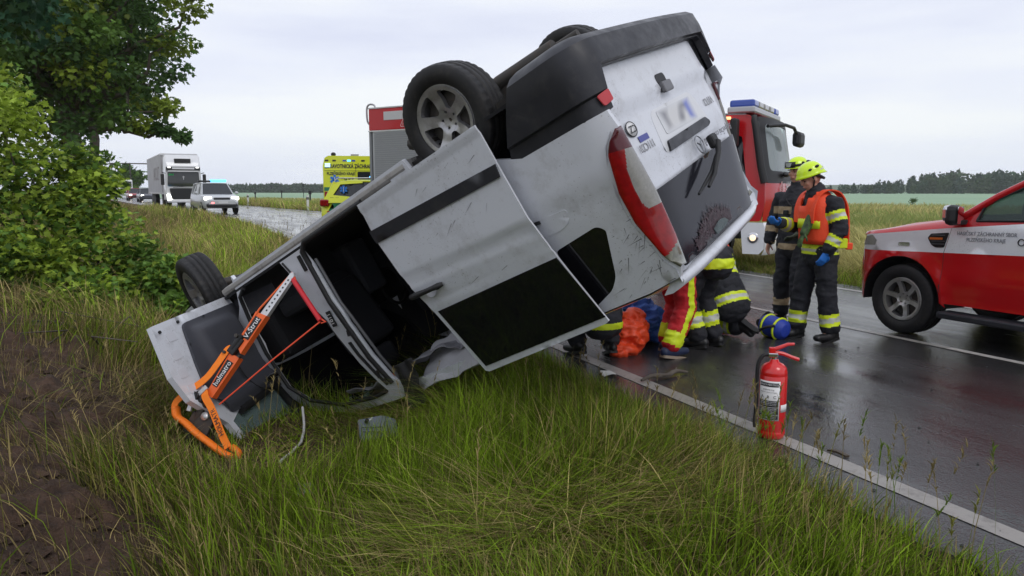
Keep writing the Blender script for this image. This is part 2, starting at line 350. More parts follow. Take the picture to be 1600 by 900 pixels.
def sow(n0, n1, s0, s1, N, h0, h1, w0, w1, straw=.15, dirt=True, hz=None):
    n = RNG.uniform(n0, n1, N); s = RNG.uniform(s0, s1, N); P2 = np.stack([n, s, 0*n], 1)
    keep = RNG.random(N) < (.35 + .9*fbm(P2, 1.9, 21, 3)**1.3)
    xx, yy = RXY(n, s); zz = zground(n, s) - VT[2]; lx = (xx - VT[0])*VR[0][0] + (yy - VT[1])*VR[1][0] + zz*VR[2][0]; ly = (xx - VT[0])*VR[0][1] + (yy - VT[1])*VR[1][1] + zz*VR[2][1]
    lz = (xx - VT[0])*VR[0][2] + (yy - VT[1])*VR[1][2] + zz*VR[2][2]
    if n1 < 5: keep &= ~((lx > .75) & (lx < 3.7) & (np.abs(ly) < .72) & (lz < 2.12))
    if dirt: keep &= RNG.random(N) > dirtmask(n, s)*.97
    keep &= n < 2.96 + .12*(RNG.random(N) - .5) if n1 < 5 else True
    n = n[keep]; s = s[keep]; P2 = P2[keep]; N = len(n)
    P = np.stack([*RXY(n, s), zground(n, s) - .01], 1)
    cl = fbm(P2, 1.3, 5, 3); big = fbm(P2, .55, 8, 2); fl = sst(.5, .62, fbm(P2, .8, 31, 2))          # clumps, colour zones, trodden zones
    h = RNG.uniform(h0, h1, N)*(.55 + .9*cl)
    if n1 < 5: h *= (1 - .5*sst(2.15, 2.85, n))*(1 - .74*sst(1.0, .6, np.sqrt(((n - .55)/.95)**2 + ((s - 5.7)/1.25)**2)))*(1 - .5*sst(.8, .3, np.sqrt(((n - 1.35)/.75)**2 + ((s - 5.2)/.75)**2)))
    az = 2*pi*fbm(P2, .45, 41, 2)*1.6 + RNG.normal(0, 1.25, N); lean = np.clip(RNG.normal(.42, .25, N) + .75*fl, .05, 1.5)
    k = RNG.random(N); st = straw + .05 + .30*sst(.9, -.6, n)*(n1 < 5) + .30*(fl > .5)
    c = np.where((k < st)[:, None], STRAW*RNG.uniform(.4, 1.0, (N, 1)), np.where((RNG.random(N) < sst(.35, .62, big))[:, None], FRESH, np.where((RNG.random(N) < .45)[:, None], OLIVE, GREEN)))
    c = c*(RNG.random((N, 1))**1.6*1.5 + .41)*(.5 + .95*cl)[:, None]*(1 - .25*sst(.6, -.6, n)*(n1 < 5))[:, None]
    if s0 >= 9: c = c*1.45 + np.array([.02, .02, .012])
    return blades(P, h, RNG.uniform(w0, w1, N), az, lean, c)
def merge(name, parts, mats, **k):
    V = []; F = []; C_ = []; b = 0
    for v, f, c in parts: V.append(v); F.append(f + b); C_.append(c); b += len(v)
    return tag(link(name, np_mesh(name, np.concatenate(V), np.concatenate(F), mats, np.concatenate(C_))), **k)
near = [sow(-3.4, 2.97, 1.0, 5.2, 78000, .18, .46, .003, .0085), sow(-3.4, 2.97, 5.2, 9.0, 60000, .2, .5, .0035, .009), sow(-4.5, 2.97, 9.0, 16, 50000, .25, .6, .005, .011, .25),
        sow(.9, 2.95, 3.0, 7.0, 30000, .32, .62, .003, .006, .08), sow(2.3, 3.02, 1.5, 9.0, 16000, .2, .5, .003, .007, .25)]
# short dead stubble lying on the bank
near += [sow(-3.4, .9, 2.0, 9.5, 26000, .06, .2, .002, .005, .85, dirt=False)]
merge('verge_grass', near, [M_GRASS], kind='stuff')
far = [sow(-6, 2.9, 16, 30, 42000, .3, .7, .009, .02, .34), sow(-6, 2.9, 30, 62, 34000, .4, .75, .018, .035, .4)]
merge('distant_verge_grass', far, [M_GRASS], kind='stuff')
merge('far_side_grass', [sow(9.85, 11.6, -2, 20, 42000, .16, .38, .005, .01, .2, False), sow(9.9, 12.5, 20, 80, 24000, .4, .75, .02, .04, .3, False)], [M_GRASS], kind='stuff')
# the cereal field over the road
def crop(n0, n1, s0, s1, N, h0, h1, w0, w1):
    n = RNG.uniform(n0, n1, N); s = RNG.uniform(s0, s1, N); P2 = np.stack([n, s, 0*n], 1)
    P = np.stack([*RXY(n, s), zground(n, s)], 1); lay = fbm(P2, .5, 61, 3)
    h = RNG.uniform(h0, h1, N)*(.6 + .55*sst(.35, .6, lay)); az = 2*pi*fbm(P2, .3, 66, 2)*1.5 + RNG.normal(0, .5, N); lean = np.clip(RNG.normal(.5, .2, N) + .7*sst(.6, .45, lay), .1, 1.4)
    c = np.array([.50, .46, .19])*RNG.uniform(.6, 1.25, (N, 1)); k = RNG.random(N) < sst(.45, .6, fbm(P2, .2, 71, 2))*.8; c[k] = np.array([.30, .36, .12])*RNG.uniform(.7, 1.2, (k.sum(), 1))
    return blades(P, h, RNG.uniform(w0, w1, N), az, lean, c)
merge('cereal_crop', [crop(11.3, 17, -4, 22, 60000, .4, .7, .007, .014), crop(17, 34, -6, 40, 60000, .45, .7, .016, .035), crop(34, 70, -10, 80, 45000, .5, .75, .05, .1), crop(12, 34, 40, 110, 25000, .5, .75, .05, .1)], [M_GRASS], kind='stuff')
# tall seeding stalks by the kerb
def stalks(spots):
    parts = []
    for n, s, h, c in spots:
        z = float(zground(n, s)); p0 = np.array(RD(n, s, z)); N = 14; a = RNG.uniform(0, 2*pi); ln = RNG.uniform(.1, .3)
        parts.append(blades(p0[None], np.array([h]), np.array([.004]), np.array([a]), np.array([ln]), np.array([c])))
        t = RNG.uniform(.72, .98, N); P = p0[None] + np.stack([np.cos(a)*ln*h*t**1.7, np.sin(a)*ln*h*t**1.7, h*(t - .31*ln*t*t)], 1)
        parts.append(blades(P, RNG.uniform(.02, .05, N), np.full(N, .006), RNG.uniform(0, 2*pi, N), RNG.uniform(.3, .9, N), np.array([c])*RNG.uniform(.7, 1.2, (N, 1))))
    return parts
sp = [(RNG.uniform(2.2, 2.95), RNG.uniform(1.8, 7.5), RNG.uniform(.3, .62), STRAW*RNG.uniform(.4, .9)) for _ in range(70)]
sp += [(RNG.uniform(-3, 2.3), RNG.uniform(2.6, 8.5), RNG.uniform(.4, .75), STRAW*RNG.uniform(.6, 1.1)) for _ in range(110)]
sp += [(RNG.uniform(2.55, 3.08), RNG.uniform(1.7, 3.4), RNG.uniform(.28, .6), [GREEN, OLIVE, STRAW*.55][RNG.integers(3)]) for _ in range(46)]
sp += [(2.75, 2.85, .55, GREEN), (2.8, 2.55, .6, OLIVE), (2.85, 2.2, .62, STRAW*.5), (2.7, 3.1, .5, OLIVE)]
sp += [(RNG.uniform(1.8, 2.9), RNG.uniform(14, 26), RNG.uniform(.7, 1.0), STRAW*RNG.uniform(.3, .6)) for _ in range(120)]
merge('seeding_grass', stalks(sp), [M_GRASS], kind='stuff')

# ------------------------------------------------------------------ leaves and trees
def leaf_tpl(kind):
    if kind == 'maple':
        o = [(0, 0), (.16, .02), (.46, -.08), (.36, .16), (.62, .38), (.34, .42), (.3, .62), (.13, .58), (0, 1.0)]
        o = o + [(-x, y) for x, y in o[-2:0:-1]]; V = [(0, .3, .03)] + [(x, y, -.18*abs(x) - .12*y*y) for x, y in o]; n = len(o)
        return np.array(V), np.array([(0, 1 + i, 1 + (i+1) % n) for i in range(n)])
    if kind == 'star':
        o = [(0, 0), (.45, -.04), (.36, .2), (.6, .42), (.26, .58), (0, 1.0), (-.26, .58), (-.6, .42), (-.36, .2), (-.45, -.04)]; V = [(0, .3, .03)] + [(x, y, -.18*abs(x) - .12*y*y) for x, y in o]; return np.array(V), np.array([(0, 1 + i, 1 + (i+1) % 10) for i in range(10)])
    V = [(0, .3, .04), (0, 0, 0), (.32, .1, -.06), (.42, .45, -.1), (.16, .62, -.06), (0, 1, -.12), (-.16, .62, -.06), (-.42, .45, -.1), (-.32, .1, -.06)]
    return np.array(V), np.array([(0, 1 + i, 1 + (i+1) % 8) for i in range(8)])
def frames(dirv, N):      # rotation matrices: y axis = leaf direction, z roughly up
    y = dirv/np.linalg.norm(dirv, axis=1)[:, None]; z = np.tile([0, 0, 1.], (N, 1)) + RNG.normal(0, .5, (N, 3)); x = np.cross(y, z); x /= np.linalg.norm(x, axis=1)[:, None]; z = np.cross(x, y)
    return np.stack([x, y, z], -1)
def leaf_cloud(P, size, dirv, col, kind='maple'):
    tv, tf = leaf_tpl(kind); N = len(P); R = frames(dirv, N); V = np.einsum('nij,vj->nvi', R, tv)*size[:, None, None] + P[:, None]
    F = (tf[None] + (np.arange(N)*len(tv))[:, None, None]).reshape(-1, 3); return V.reshape(-1, 3), F, np.repeat(col, len(tv), 0), R
M_LEAF = mat('leaf', (1, 1, 1), .45, spec=.22, attr='Col', transl=.38)
M_BARK = mat('bark', (.075, .06, .048), .9, col2=(.13, .11, .09), vscale=9, bump=1, bscale=25)
def clump_leaves(cents, rads, per, lsize, cols, droop=.35):
    P = []; D = []; C_ = []; S = []
    for c, r in zip(cents, rads):
        N = int(per*RNG.uniform(.7, 1.3)); u = RNG.normal(0, 1, (N, 3)); u /= np.linalg.norm(u, axis=1)[:, None]; rr = RNG.random(N)**.45
        p = np.array(c) + u*rr[:, None]*np.array([r, r, r*.62]); d = u*.8 + RNG.normal(0, .5, (N, 3)); d[:, 2] -= droop
        k = cols[RNG.integers(len(cols))]*RNG.uniform(.75, 1.25)
        P.append(p); D.append(d); S.append(lsize*RNG.uniform(.6, 1.2, N)); C_.append(k*RNG.uniform(.7, 1.3, (N, 1)))
    return np.concatenate(P), np.concatenate(S), np.concatenate(D), np.concatenate(C_)
LEAFSETS = {}
def add_leaves(root, P, S, D, C_, kind, single, stuffname='leaf_mass'):
    """the leaves that show largest as objects of their own, the rest joined"""
    camd = np.linalg.norm(P - np.array([0, 0, 1.55]), axis=1); vis = S/camd
    ang = np.abs(P[:, 0]/P[:, 1]) < .70; vis = np.where(ang, vis, 0); order = np.argsort(-vis); sel = order[:single]; rest = order[single:]
    v, f, c, _ = leaf_cloud(P[rest], S[rest], D[rest], C_[rest], kind); o = tag(link(stuffname, np_mesh(stuffname, v, f, [M_LEAF], c), root), kind='stuff'); o.matrix_parent_inverse = root.matrix_world.inverted()
    if single:
        tv, tf = leaf_tpl(kind); mes = [np_mesh('leaf', tv*np.array([1, 1, q]), tf, [M_LEAF], np.tile(np.quantile(C_[sel], k, axis=0), (len(tv), 1))) for k, q in ((.15, 1), (.35, 1.6), (.5, .6), (.65, 1.3), (.85, 1))]
        R = frames(D[sel], len(sel)); iv = root.matrix_world.inverted()
        for i, k in enumerate(sel):
            M = Matrix.Identity(4)
            for a in range(3):
                for b in range(3): M[a][b] = R[i][a][b]*S[k]
                M[a][3] = P[k][a]
            link('leaf', mes[i % 5], root, iv @ M)
def limb(mb, p0, p1, r0, r1, wob=.15, n=7, k=6):
    p0 = Vector(p0); p1 = Vector(p1); L_ = (p1 - p0).length; path = []
    for i in range(k + 1):
        t = i/k; o = Vector((RNG.normal(), RNG.normal(), RNG.normal()))*wob*L_*.25*sin(pi*t); path.append(p0.lerp(p1, t) + o)
    mb.tube(path, [r0 + (r1 - r0)*i/k for i in range(k + 1)], n); return path
def broad_tree(name, base, crown_c, crown_r, tr, ncl, per, lsize, cols, label, group=None, kind='maple', single=0, clr=(.7, 1.3), limbs=9, extra=(), cat='tree'):
    root = thing(name, label, cat, TR(*base), group); bpy.context.view_layer.update(); B = Vector(base); cc = Vector(crown_c); mb = MB()
    fork = B.lerp(Vector((B.x*.6 + cc.x*.4, B.y*.6 + cc.y*.4, max(cc.z - crown_r[2]*.75, B.z + .4))), 1.)
    limb(mb, B - Vector((0, 0, .3)), fork, tr*1.15, tr*.8, .06, 12)
    mb.tube([B + Vector((0, 0, -.2)), B + Vector((0, 0, .35))], [tr*1.6, tr*1.05], 12)
    cents = []; rads = []
    for i in range(ncl):
        u = RNG.normal(0, 1, 3); u /= np.linalg.norm(u); q = RNG.random()**.4; cents.append(np.array(crown_c) + u*np.array(crown_r)*q*RNG.uniform(.85, 1.05)); rads.append(RNG.uniform(*clr))
    for c, r in extra: cents.append(np.array(c)); rads.append(r)
    ends = [cents[i] for i in RNG.permutation(ncl)[:limbs]] + [c for c, r in extra]
    for e_ in ends:
        pth = limb(mb, fork, e_, tr*.38, .02 + tr*.04, .3, 6)
    o = mb.build('trunk', M_BARK, root); o.matrix_parent_inverse = root.matrix_world.inverted()
    P, S, D, C_ = clump_leaves(cents, rads, per, lsize, cols); add_leaves(root, P, S, D, C_, kind, single, 'crown'); return root
DK = np.array([.05, .10, .028]); MD = np.array([.085, .155, .03]); YG = np.array([.20, .27, .035]); BG = np.array([.045, .115, .062])
broad_tree('maple_tree', (-16.1, 28, .3), (-17.2, 28, 8.6), (5.0, 5.0, 5.3), .36, 250, 175, .19, [DK*1.3, DK*1.5, MD*1.3, MD*1.5, YG*.95], 'big spreading maple behind the leafy sapling, thick trunk and wide dark crown', 'roadside trees', kind='star', clr=(.7, 1.35), limbs=16,
           extra=[((-11.9, 28, 8.2), .9), ((-12.6, 28, 6.9), .8), ((-12.9, 27.5, 9.6), 1.0), ((-13.4, 28, 5.4), .8), ((-12.7, 27.6, 4.6), .55), ((-14.4, 27, 4.2), .9), ((-15.6, 26.5, 3.9), 1.0), ((-12.2, 28, 10.8), .9), ((-12.1, 27.5, 3.5), .34), ((-12.8, 27.5, 3.75), .4), ((-13.5, 27.5, 3.9), .5)])
broad_tree('maple_tree', (-22.2, 40, .35), (-22.6, 40, 8.5), (4.6, 4.6, 4.6), .26, 55, 90, .34, [DK, MD], 'thinner dark tree trunk further along the verge, beside the thick maple trunk', 'roadside trees', clr=(.9, 1.5), limbs=8)
broad_tree('maple_tree', (-11.3, 13.2, .3), (-10.4, 13.6, 6.0), (2.6, 2.4, 2.7), .22, 110, 85, .17, [BG, DK, BG, MD], 'near maple with blue-green leaves hanging into the top left corner', 'roadside trees', clr=(.4, .75), limbs=10, single=150)
# the leafy sapling on the bank
sb = thing('maple_sapling', 'bushy bright green maple sapling on the bank left of the upturned van', 'shrub', TR(-5.9, 10.2, .0)); bpy.context.view_layer.update()
cl = [((-6.3, 9.2, 2.5), .55), ((-6.75, 9.6, 2.9), .6), ((-6.6, 9.4, 2.1), .75), ((-6.1, 9.4, 1.75), .7), ((-6.9, 9.3, 1.5), .8), ((-6.2, 9.2, 1.1), .75), ((-5.6, 9.5, 1.35), .6), ((-5.3, 9.6, 1.0), .55), ((-5.7, 9.2, .65), .65), ((-6.5, 8.8, .55), .6),
      ((-4.95, 9.7, .62), .5), ((-4.75, 9.6, .35), .42), ((-4.45, 9.5, .52), .32), ((-5.2, 9.0, .3), .5), ((-6.9, 9.0, .95), .6), ((-7.3, 9.8, 2.0), .8), ((-5.75, 9.9, 1.9), .5), ((-4.6, 9.8, .1), .4), ((-5.0, 9.3, .05), .35), ((-5.5, 8.7, .15), .4), ((-4.3, 9.3, .12), .25), ((-5.45, 9.8, 1.65), .35)]
mb = MB()
for c, r in cl: limb(mb, (-5.9 + RNG.uniform(-.4, .3), 10.2 + RNG.uniform(-.3, .3), -.2), c, .035, .008, .35, 6)
o = mb.build('stem', M_BARK, sb); o.matrix_parent_inverse = sb.matrix_world.inverted()
cl += [((-7.2, 9.0, 2.3), .7), ((-7.0, 8.9, 1.9), .7), ((-7.3, 9.2, 1.0), .7), ((-6.9, 8.6, .4), .6), ((-6.1, 9.0, .75), .6), ((-6.0, 9.5, .3), .6)]
P, S, D, C_ = clump_leaves([c for c, r in cl for _ in range(4)], [r*RNG.uniform(.75, 1.1) for c, r in cl for _ in range(4)], 185, .088, [YG*1.55, YG*1.25, MD*1.7, MD*1.4, YG*1.75, MD*1.1], .25)
add_leaves(sb, P, S, D, C_, 'maple', 300, 'foliage')
# low weeds at its foot
gc = [(-5.5 + RNG.uniform(-1.6, 1.9), 9.3 + RNG.uniform(-.9, .8)) for _ in range(34)]
cs = [(x, y, float(zground(np.array(x*NN.x + y*NN.y), np.array(x*DR.x + y*DR.y))) + .14) for x, y in gc]
P, S, D, C_ = clump_leaves(cs, [.28]*len(cs), 55, .075, [YG*1.1, MD*1.2], -.2); v, f, c, _ = leaf_cloud(P, S, D, C_, 'oval')
tag(link('weeds', np_mesh('weeds', v, f, [M_LEAF], c)), kind='stuff')
# far woods, hills
M_FOR = mat('far_leaf', (1, 1, 1), .9, spec=.1, attr='Col')
def wood(name, spots, cols):
    P = []; S = []; D = []; C_ = []
    for x, y, z, h, r, con in spots:
        N = 150; u = RNG.normal(0, 1, (N, 3)); u /= np.linalg.norm(u, axis=1)[:, None]; t = RNG.random(N)**.4
        p = u*t[:, None]*np.array([r, r, h*.5])
        if con: k = 1 - (p[:, 2]/(h*.5) + 1)*.48; p[:, :2] *= k[:, None]
        P.append(p + np.array([x, y, z + h*.5])); S.append(r*RNG.uniform(.3, .6, N)); D.append(u + RNG.normal(0, .5, (N, 3))); C_.append(cols[RNG.integers(len(cols))]*RNG.uniform(.7, 1.25, (N, 1)))
    v, f, c, _ = leaf_cloud(np.concatenate(P), np.concatenate(S), np.concatenate(D), np.concatenate(C_), 'oval'); return tag(link(name, np_mesh(name, v, f, [M_FOR], c)), kind='stuff')
spots = []
for i in range(230):
    x = RNG.uniform(182, 420); y = 420 + RNG.uniform(0, 70); prof = np.interp(x, [180, 195, 215, 240, 258, 280, 300, 420], [5, 6, 6.5, 8, 12, 13, 13, 11]); h = prof*RNG.uniform(.75, 1.1); spots.append((x, y, -1.2, h, h*RNG.uniform(.25, .42), RNG.random() < .35))
wood('far_wood', spots, [np.array([.03, .06, .035]), np.array([.045, .075, .035]), np.array([.025, .05, .04])])
spots = [(RNG.uniform(-222, -100), 560 + RNG.uniform(0, 60), -.6, RNG.uniform(3.2, 6.2), RNG.uniform(3, 6), False) for _ in range(230)]
wood('distant_wood', spots, [np.array([.03, .055, .035]), np.array([.04, .065, .035])])
M_HILL = mat('far_hill', (.05, .08, .055), .95, col2=(.12, .15, .08), vscale=.01)
def hill(x0, x1, y, prof, depth=260):
    xs = np.linspace(x0, x1, 50); mb = MB(); rings = []
    for x in xs:
        h = np.interp(x, *prof) + 1.2*sin(x*.021) ; rings.append([(x, y, -4), (x, y + depth*.35, h*.75), (x, y + depth*.6, h), (x, y + depth, -4)])
    mb.loft(rings, 0, True, (False, False), False); mb.build('hills', M_HILL, kind='structure')
hill(-560, -110, 800, ([-560, -340, -265, -228, -185, -110], [4, 4.5, 7, 10, 9, 4])); hill(240, 900, 780, ([240, 360, 450, 580, 900], [2, 6, 8, 13, 7]), 200)
broad_tree('round_tree', (-70.5, 140, .2), (-70.5, 140, 4.4), (3.2, 3.2, 2.6), .25, 16, 60, .8, [DK, MD], 'small round tree far behind the parked cars, left of the lorry', kind='oval', clr=(.9, 1.4), limbs=5)
# =================================================================== THE OVERTURNED VAN (local: x forward, y left, z up before it rolled)
M_VW = mat('van_paint', (.60, .62, .665), .28, spec=.5, coat=.5, dirt=.42, dcol=(.2, .18, .16), dscale=7, bump=.03, bscale=3)
M_PL = mat('dark_plastic', (.021, .022, .028), .42, spec=.5, dirt=.35, dcol=(.09, .085, .08), dscale=9, bump=.06, bscale=160, rvar=.12)
M_TRIM = mat('door_trim_plastic', (.05, .052, .064), .6, dirt=.3, dcol=(.1, .1, .1), bump=.15, bscale=220)
M_BLK = mat('black_rubber', (.012, .012, .013), .55, bump=.1, bscale=90)
M_TYRE = mat('tyre_rubber', (.011, .011, .012), .62, dirt=.5, dcol=(.07, .06, .05), dscale=12, bump=.2, bscale=80)
M_ALLOY = mat('alloy', (.42, .42, .43), .38, metal=.75, dirt=.75, dcol=(.11, .095, .08), dscale=11)
M_STEEL = mat('dark_steel', (.06, .055, .05), .6, metal=.5, dirt=.6, dcol=(.12, .07, .04), dscale=14)
M_GLS = mat('privacy_glass', (.006, .006, .008), .05, spec=.6)
M_RGL = mat('rear_glass', (.012, .012, .017), .12, spec=.2)
M_LIN = mat('cabin_lining', (.008, .008, .010), .85)
M_SEAT = mat('seat_cloth', (.014, .0145, .018), .9, bump=.3, bscale=120)
M_GREY = mat('grey_cloth', (.22, .22, .24), .9, bump=.4, bscale=30, var=.2)
M_RED = mat('red_lens', (.23, .004, .005), .15, spec=.4, coat=.3, var=.25, vscale=22)
M_DRED = mat('dark_red_lens', (.075, .006, .010), .18, coat=.3)
M_CLR = mat('clear_lens', (.24, .235, .215), .14, spec=.7, coat=.6, var=.12, vscale=60, bump=.1, bscale=150)
M_CHR = mat('chrome', (.6, .6, .62), .18, metal=1.)
M_GTXT = mat('grey_print', (.2, .2, .22), .4)
VM = Matrix(((-.7028, .5257, .4793, -.082), (.5857, .81, -.0294, 5.273), (-.4037, .2601, -.8772, 2.518), (0, 0, 0, 1)))
q3 = VM.to_3x3().to_quaternion().to_matrix(); VM = Matrix.Translation((-.082, 5.273, 2.518)) @ q3.to_4x4()
def specks(m, sc=70, th=.66, amt=.55, col=(.07, .055, .04)):   # flecks of mud thrown over the paint, thicker in blotches
    t = m.node_tree; L = t.links.new; b = t.nodes['Principled BSDF']; c = nd(t, 'ShaderNodeTexCoord'); n = nd(t, 'ShaderNodeTexNoise'); n.inputs['Scale'].default_value = sc; n.inputs['Detail'].default_value = 3; L(c.outputs['Object'], n.inputs[0])
    n2 = nd(t, 'ShaderNodeTexNoise'); n2.inputs['Scale'].default_value = 2.2; n2.inputs['Detail'].default_value = 5; L(c.outputs['Object'], n2.inputs[0])
    ad = nd(t, 'ShaderNodeMath', operation='MULTIPLY_ADD'); ad.inputs[1].default_value = .35; L(n2.outputs[0], ad.inputs[0]); L(n.outputs[0], ad.inputs[2])
    r = nd(t, 'ShaderNodeMapRange'); r.inputs[1].default_value = th + .17; r.inputs[2].default_value = th + .22; r.inputs[4].default_value = amt; L(ad.outputs[0], r.inputs[0])
    k = nd(t, 'ShaderNodeMixRGB'); k.inputs[2].default_value = (*col, 1); L(r.outputs[0], k.inputs[0]); src = b.inputs['Base Color'].links; 
    if src: L(src[0].from_socket, k.inputs[1])
    else: k.inputs[1].default_value = b.inputs['Base Color'].default_value
    L(k.outputs[0], b.inputs['Base Color'])
specks(M_VW, 80, .68, .4)
van = thing('overturned_van', 'white van lying on its roof, nose in the ditch, tail raised over the road', 'van', VM)
def vW(z): return .95 - max(0, z - 1.1)*.2267 - .35*max(0, .5 - z)**2
def vt(x): return 1 - .13*max(0, (x - 3)/.95)**2 - .05*max(0, min(1.3, (-.78 - x)/.18))**2
def crease(x, z, z0=1.085): c = z0 + (.9 - x)*.062; return .010*(1 - math.exp(-((x + .29)/.06)**2))*float(sst(c - .05, c - .015, z))*float(sst(c + .065, c + .035, z)) + .004*math.exp(-((z - c - .2)/.012)**2)
def sidef(off=0., sg=-1, cr=True):
    def f(x, z, d): return (x, sg*(vW(z)*vt(x) + off - d - (crease(x, z) if cr else 0)), z)
    return f
outline = [(-.955, .80), (-.968, .905), (-.915, .946), (-.871, 1.019), (-.809, 1.218), (-.789, 1.404), (-.809, 1.552), (-.827, 1.688), (-.86, 1.743), (-.825, 1.80), (-.6, 1.825), (1.0, 1.86), (1.9, 1.89), (2.5, 1.86), (2.95, 1.70), (3.1, 1.45), (3.25, 1.18), (3.6, 1.08), (3.86, .9), (3.95, .6), (3.9, .36), (3.62, .36)]
outline += [(3.2 + .42*cos(a), .335 + .42*sin(a)) for a in np.linspace(.06, pi - .06, 10)] + [(2.76, .40), (.45, .40)] + [(.02 + .43*cos(a), .335 + .43*sin(a)) for a in np.linspace(.16, pi*.66, 9)] + [(-.37, .79)]
FDO = [(2.096, .494), (2.058, .595), (2.035, .773), (1.985, .978), (1.945, 1.07), (1.958, 1.243), (1.965, 1.496), (1.94, 1.682), (1.91, 1.80), (2.1, 1.82), (2.51, 1.78), (2.864, 1.63), (2.99, 1.43), (2.906, 1.07), (2.863, .751), (2.82, .542), (2.7, .49)]
SLO = [(.62, .46), (1.72, .46), (1.79, .52), (1.755, .65), (1.75, .955), (1.735, 1.08), (1.785, 1.47), (1.775, 1.70), (1.70, 1.79), (.7, 1.79), (.62, 1.70)]
QW = rp([(-.22, 1.36), (-.56, 1.328), (-.60, 1.37), (-.475, 1.65), (-.40, 1.72), (-.22, 1.785)], .035)
b = MB(); b.panel(outline, [FDO, SLO, QW], sidef(), .035, .07)
body = b.build('body_side', M_VW, van)
b = MB(); b.panel(outline, [], sidef(0, 1), .0, .1); o = b.build('far_body_side', M_VW, van)
b = MB(); b.panel([(-.8, .45), (3.1, .45), (3.1, 1.4), (2.9, 1.75), (-.8, 1.8)], [], lambda x, z, d: (x, .90 - max(0, z-1.1)*.22, z), 0, .3); b.build('cabin_lining', M_LIN, van)
for xs in ((-.75, .55), (.65, 1.75)):
    b = MB(); b.panel(rp([(xs[0], 1.3), (xs[1], 1.3), (xs[1], 1.72), (xs[0] + .08, 1.72)], .05), [], sidef(.004, 1, False), .006, .15); b.build('far_window', M_GLS, van)
# skin over roof, windscreen, bonnet, nose
def ring(x, z, crown, n=17):
    w = vW(z)*vt(x); return [(x, w*(1 - 2*i/(n-1)), z + crown*(1 - abs(1 - 2*i/(n-1))**3)) for i in range(n)]
b = MB(); st = [(-.815, 1.805, .05), (-.6, 1.835, .075), (0, 1.845, .08), (1.0, 1.86, .08), (1.6, 1.88, .05), (1.9, 1.89, .02), (2.2, 1.88, -.03), (2.5, 1.86, -.02)]
rings = [ring(*s) for s in st]
rings = [[(x, y, z + (.05*(vnoise(np.array([[x, y, 0]]), 4, 3)[0] - .5) if x > 1.3 and abs(y) < .7 else 0)) for x, y, z in r] for r in rings]
b.loft(rings, 0, True, (False, False), False); b.loft([[(x, y, z - .03) for x, y, z in r] for r in rings][::-1], 1, True, (False, False), False); b.build('roof', [M_VW, M_LIN], van)
b = MB(); b.loft([ring(2.5, 1.86, -.02), ring(2.95, 1.70, .0), ring(3.1, 1.45, .02), ring(3.25, 1.18, .06)], 0, True, (False, False), False); b.build('windscreen', M_GLS, van)
b = MB(); b.loft([ring(3.25, 1.18, .06), ring(3.6, 1.08, .05), ring(3.86, .9, .02)], 0, True, (False, False), False); b.build('bonnet', M_VW, van)
b = MB(); b.loft([[(x + .1*(1 - abs(y/.85)**3), y, z) for x, y, z in ring(*s)] for s in ((3.86, .9, 0), (3.95, .6, 0), (3.9, .36, 0), (3.7, .34, 0))], 0, True, (False, False), False); b.build('front_bumper', M_PL, van)
# underside and cabin
b = MB(); b.box((1.4, 0, .455), (4.3, 1.72, .04)); b.box((1.4, .45, .425), (4.2, .1, .05)); b.box((1.4, -.5, .425), (4.2, .1, .05))
for x in (-.6, .5, 1.3, 2.2): b.box((x, 0, .432), (.08, 1.7, .05))
b.build('floor_pan', [mat('underbody', (.03, .028, .026), .8, dirt=.8, dcol=(.1, .085, .07))], van)
b = MB(); b.box((1.3, -.2, .49), (4.2, 1.5, .02)); b.build('cabin_floor', M_LIN, van)
b = MB(); b.loft([[(x, y, z) for y, z in ((-.945, .475), (-.955, .45), (-.95, .42), (-.90, .405), (-.80, .41), (-.80, .47))] for x in np.linspace(.46, 3.0, 24)], 0, False); b.build('sill', [mat('dirty_sill', (.32, .31, .295), .5, dirt=1, dcol=(.09, .075, .06), dscale=10, bump=.2, bscale=30)], van, bevel=.008)
b = MB(); b.box((3.0, 0, .95), (.35, 1.6, .5), ch=.06); b.build('dashboard', M_LIN, van)
b = MB(); b.tube([(2.62 + .05*cos(a), .45 + .19*cos(a), 1.08 + .19*sin(a)) for a in np.linspace(0, 2*pi, 25)], .016, 8); b.build('steering_wheel', M_BLK, van)
def seat(x, y, w=.5):
    r = thing_child = MB(); r.box((x, y, .82), (.5, w, .16), ch=.05); r.box((x - .29, y, 1.13), (.14, w, .62), M=Matrix.Rotation(-.2, 4, 'Y'), ch=.05); r.box((x - .37, y, 1.56), (.1, .27, .19), ch=.04); r.box((x, y, .6), (.4, w*.8, .3))
    return r.build('seat', M_SEAT, van)
seat(2.5, -.48); seat(2.5, .48); seat(1.15, -.05, .9); seat(1.15, .6, .45); seat(.2, 0, 1.3)
b = MB(); b.box((2.55, 0, .8), (.5, .28, .5), ch=.04); b.build('centre_console', M_TRIM, van)
def cloth(name, c, ux, uy, nx, ny, amp, m, seed, par=van, sc=5):
    c = Vector(c); ux = Vector(ux); uy = Vector(uy); nn = ux.cross(uy).normalized(); P = np.array([[i/nx, j/ny, seed] for i in range(nx+1) for j in range(ny+1)]); w = (fbm(P, sc, seed) - .5)*2
    v = [tuple(c + ux*(p[0]-.5 + .06*w[(k*7) % len(w)]) + uy*(p[1]-.5) + nn*amp*w[k]) for k, p in enumerate(P)]
    f = [(i*(ny+1)+j, (i+1)*(ny+1)+j, (i+1)*(ny+1)+j+1, i*(ny+1)+j+1) for i in range(nx) for j in range(ny)]
    b = MB(); b.add(v, f, 0, True); o = b.build(name, m, par); s = o.modifiers.new('s', 'SOLIDIFY'); s.thickness = .008; s = o.modifiers.new('u', 'SUBSURF'); s.levels = s.render_levels = 1; return o
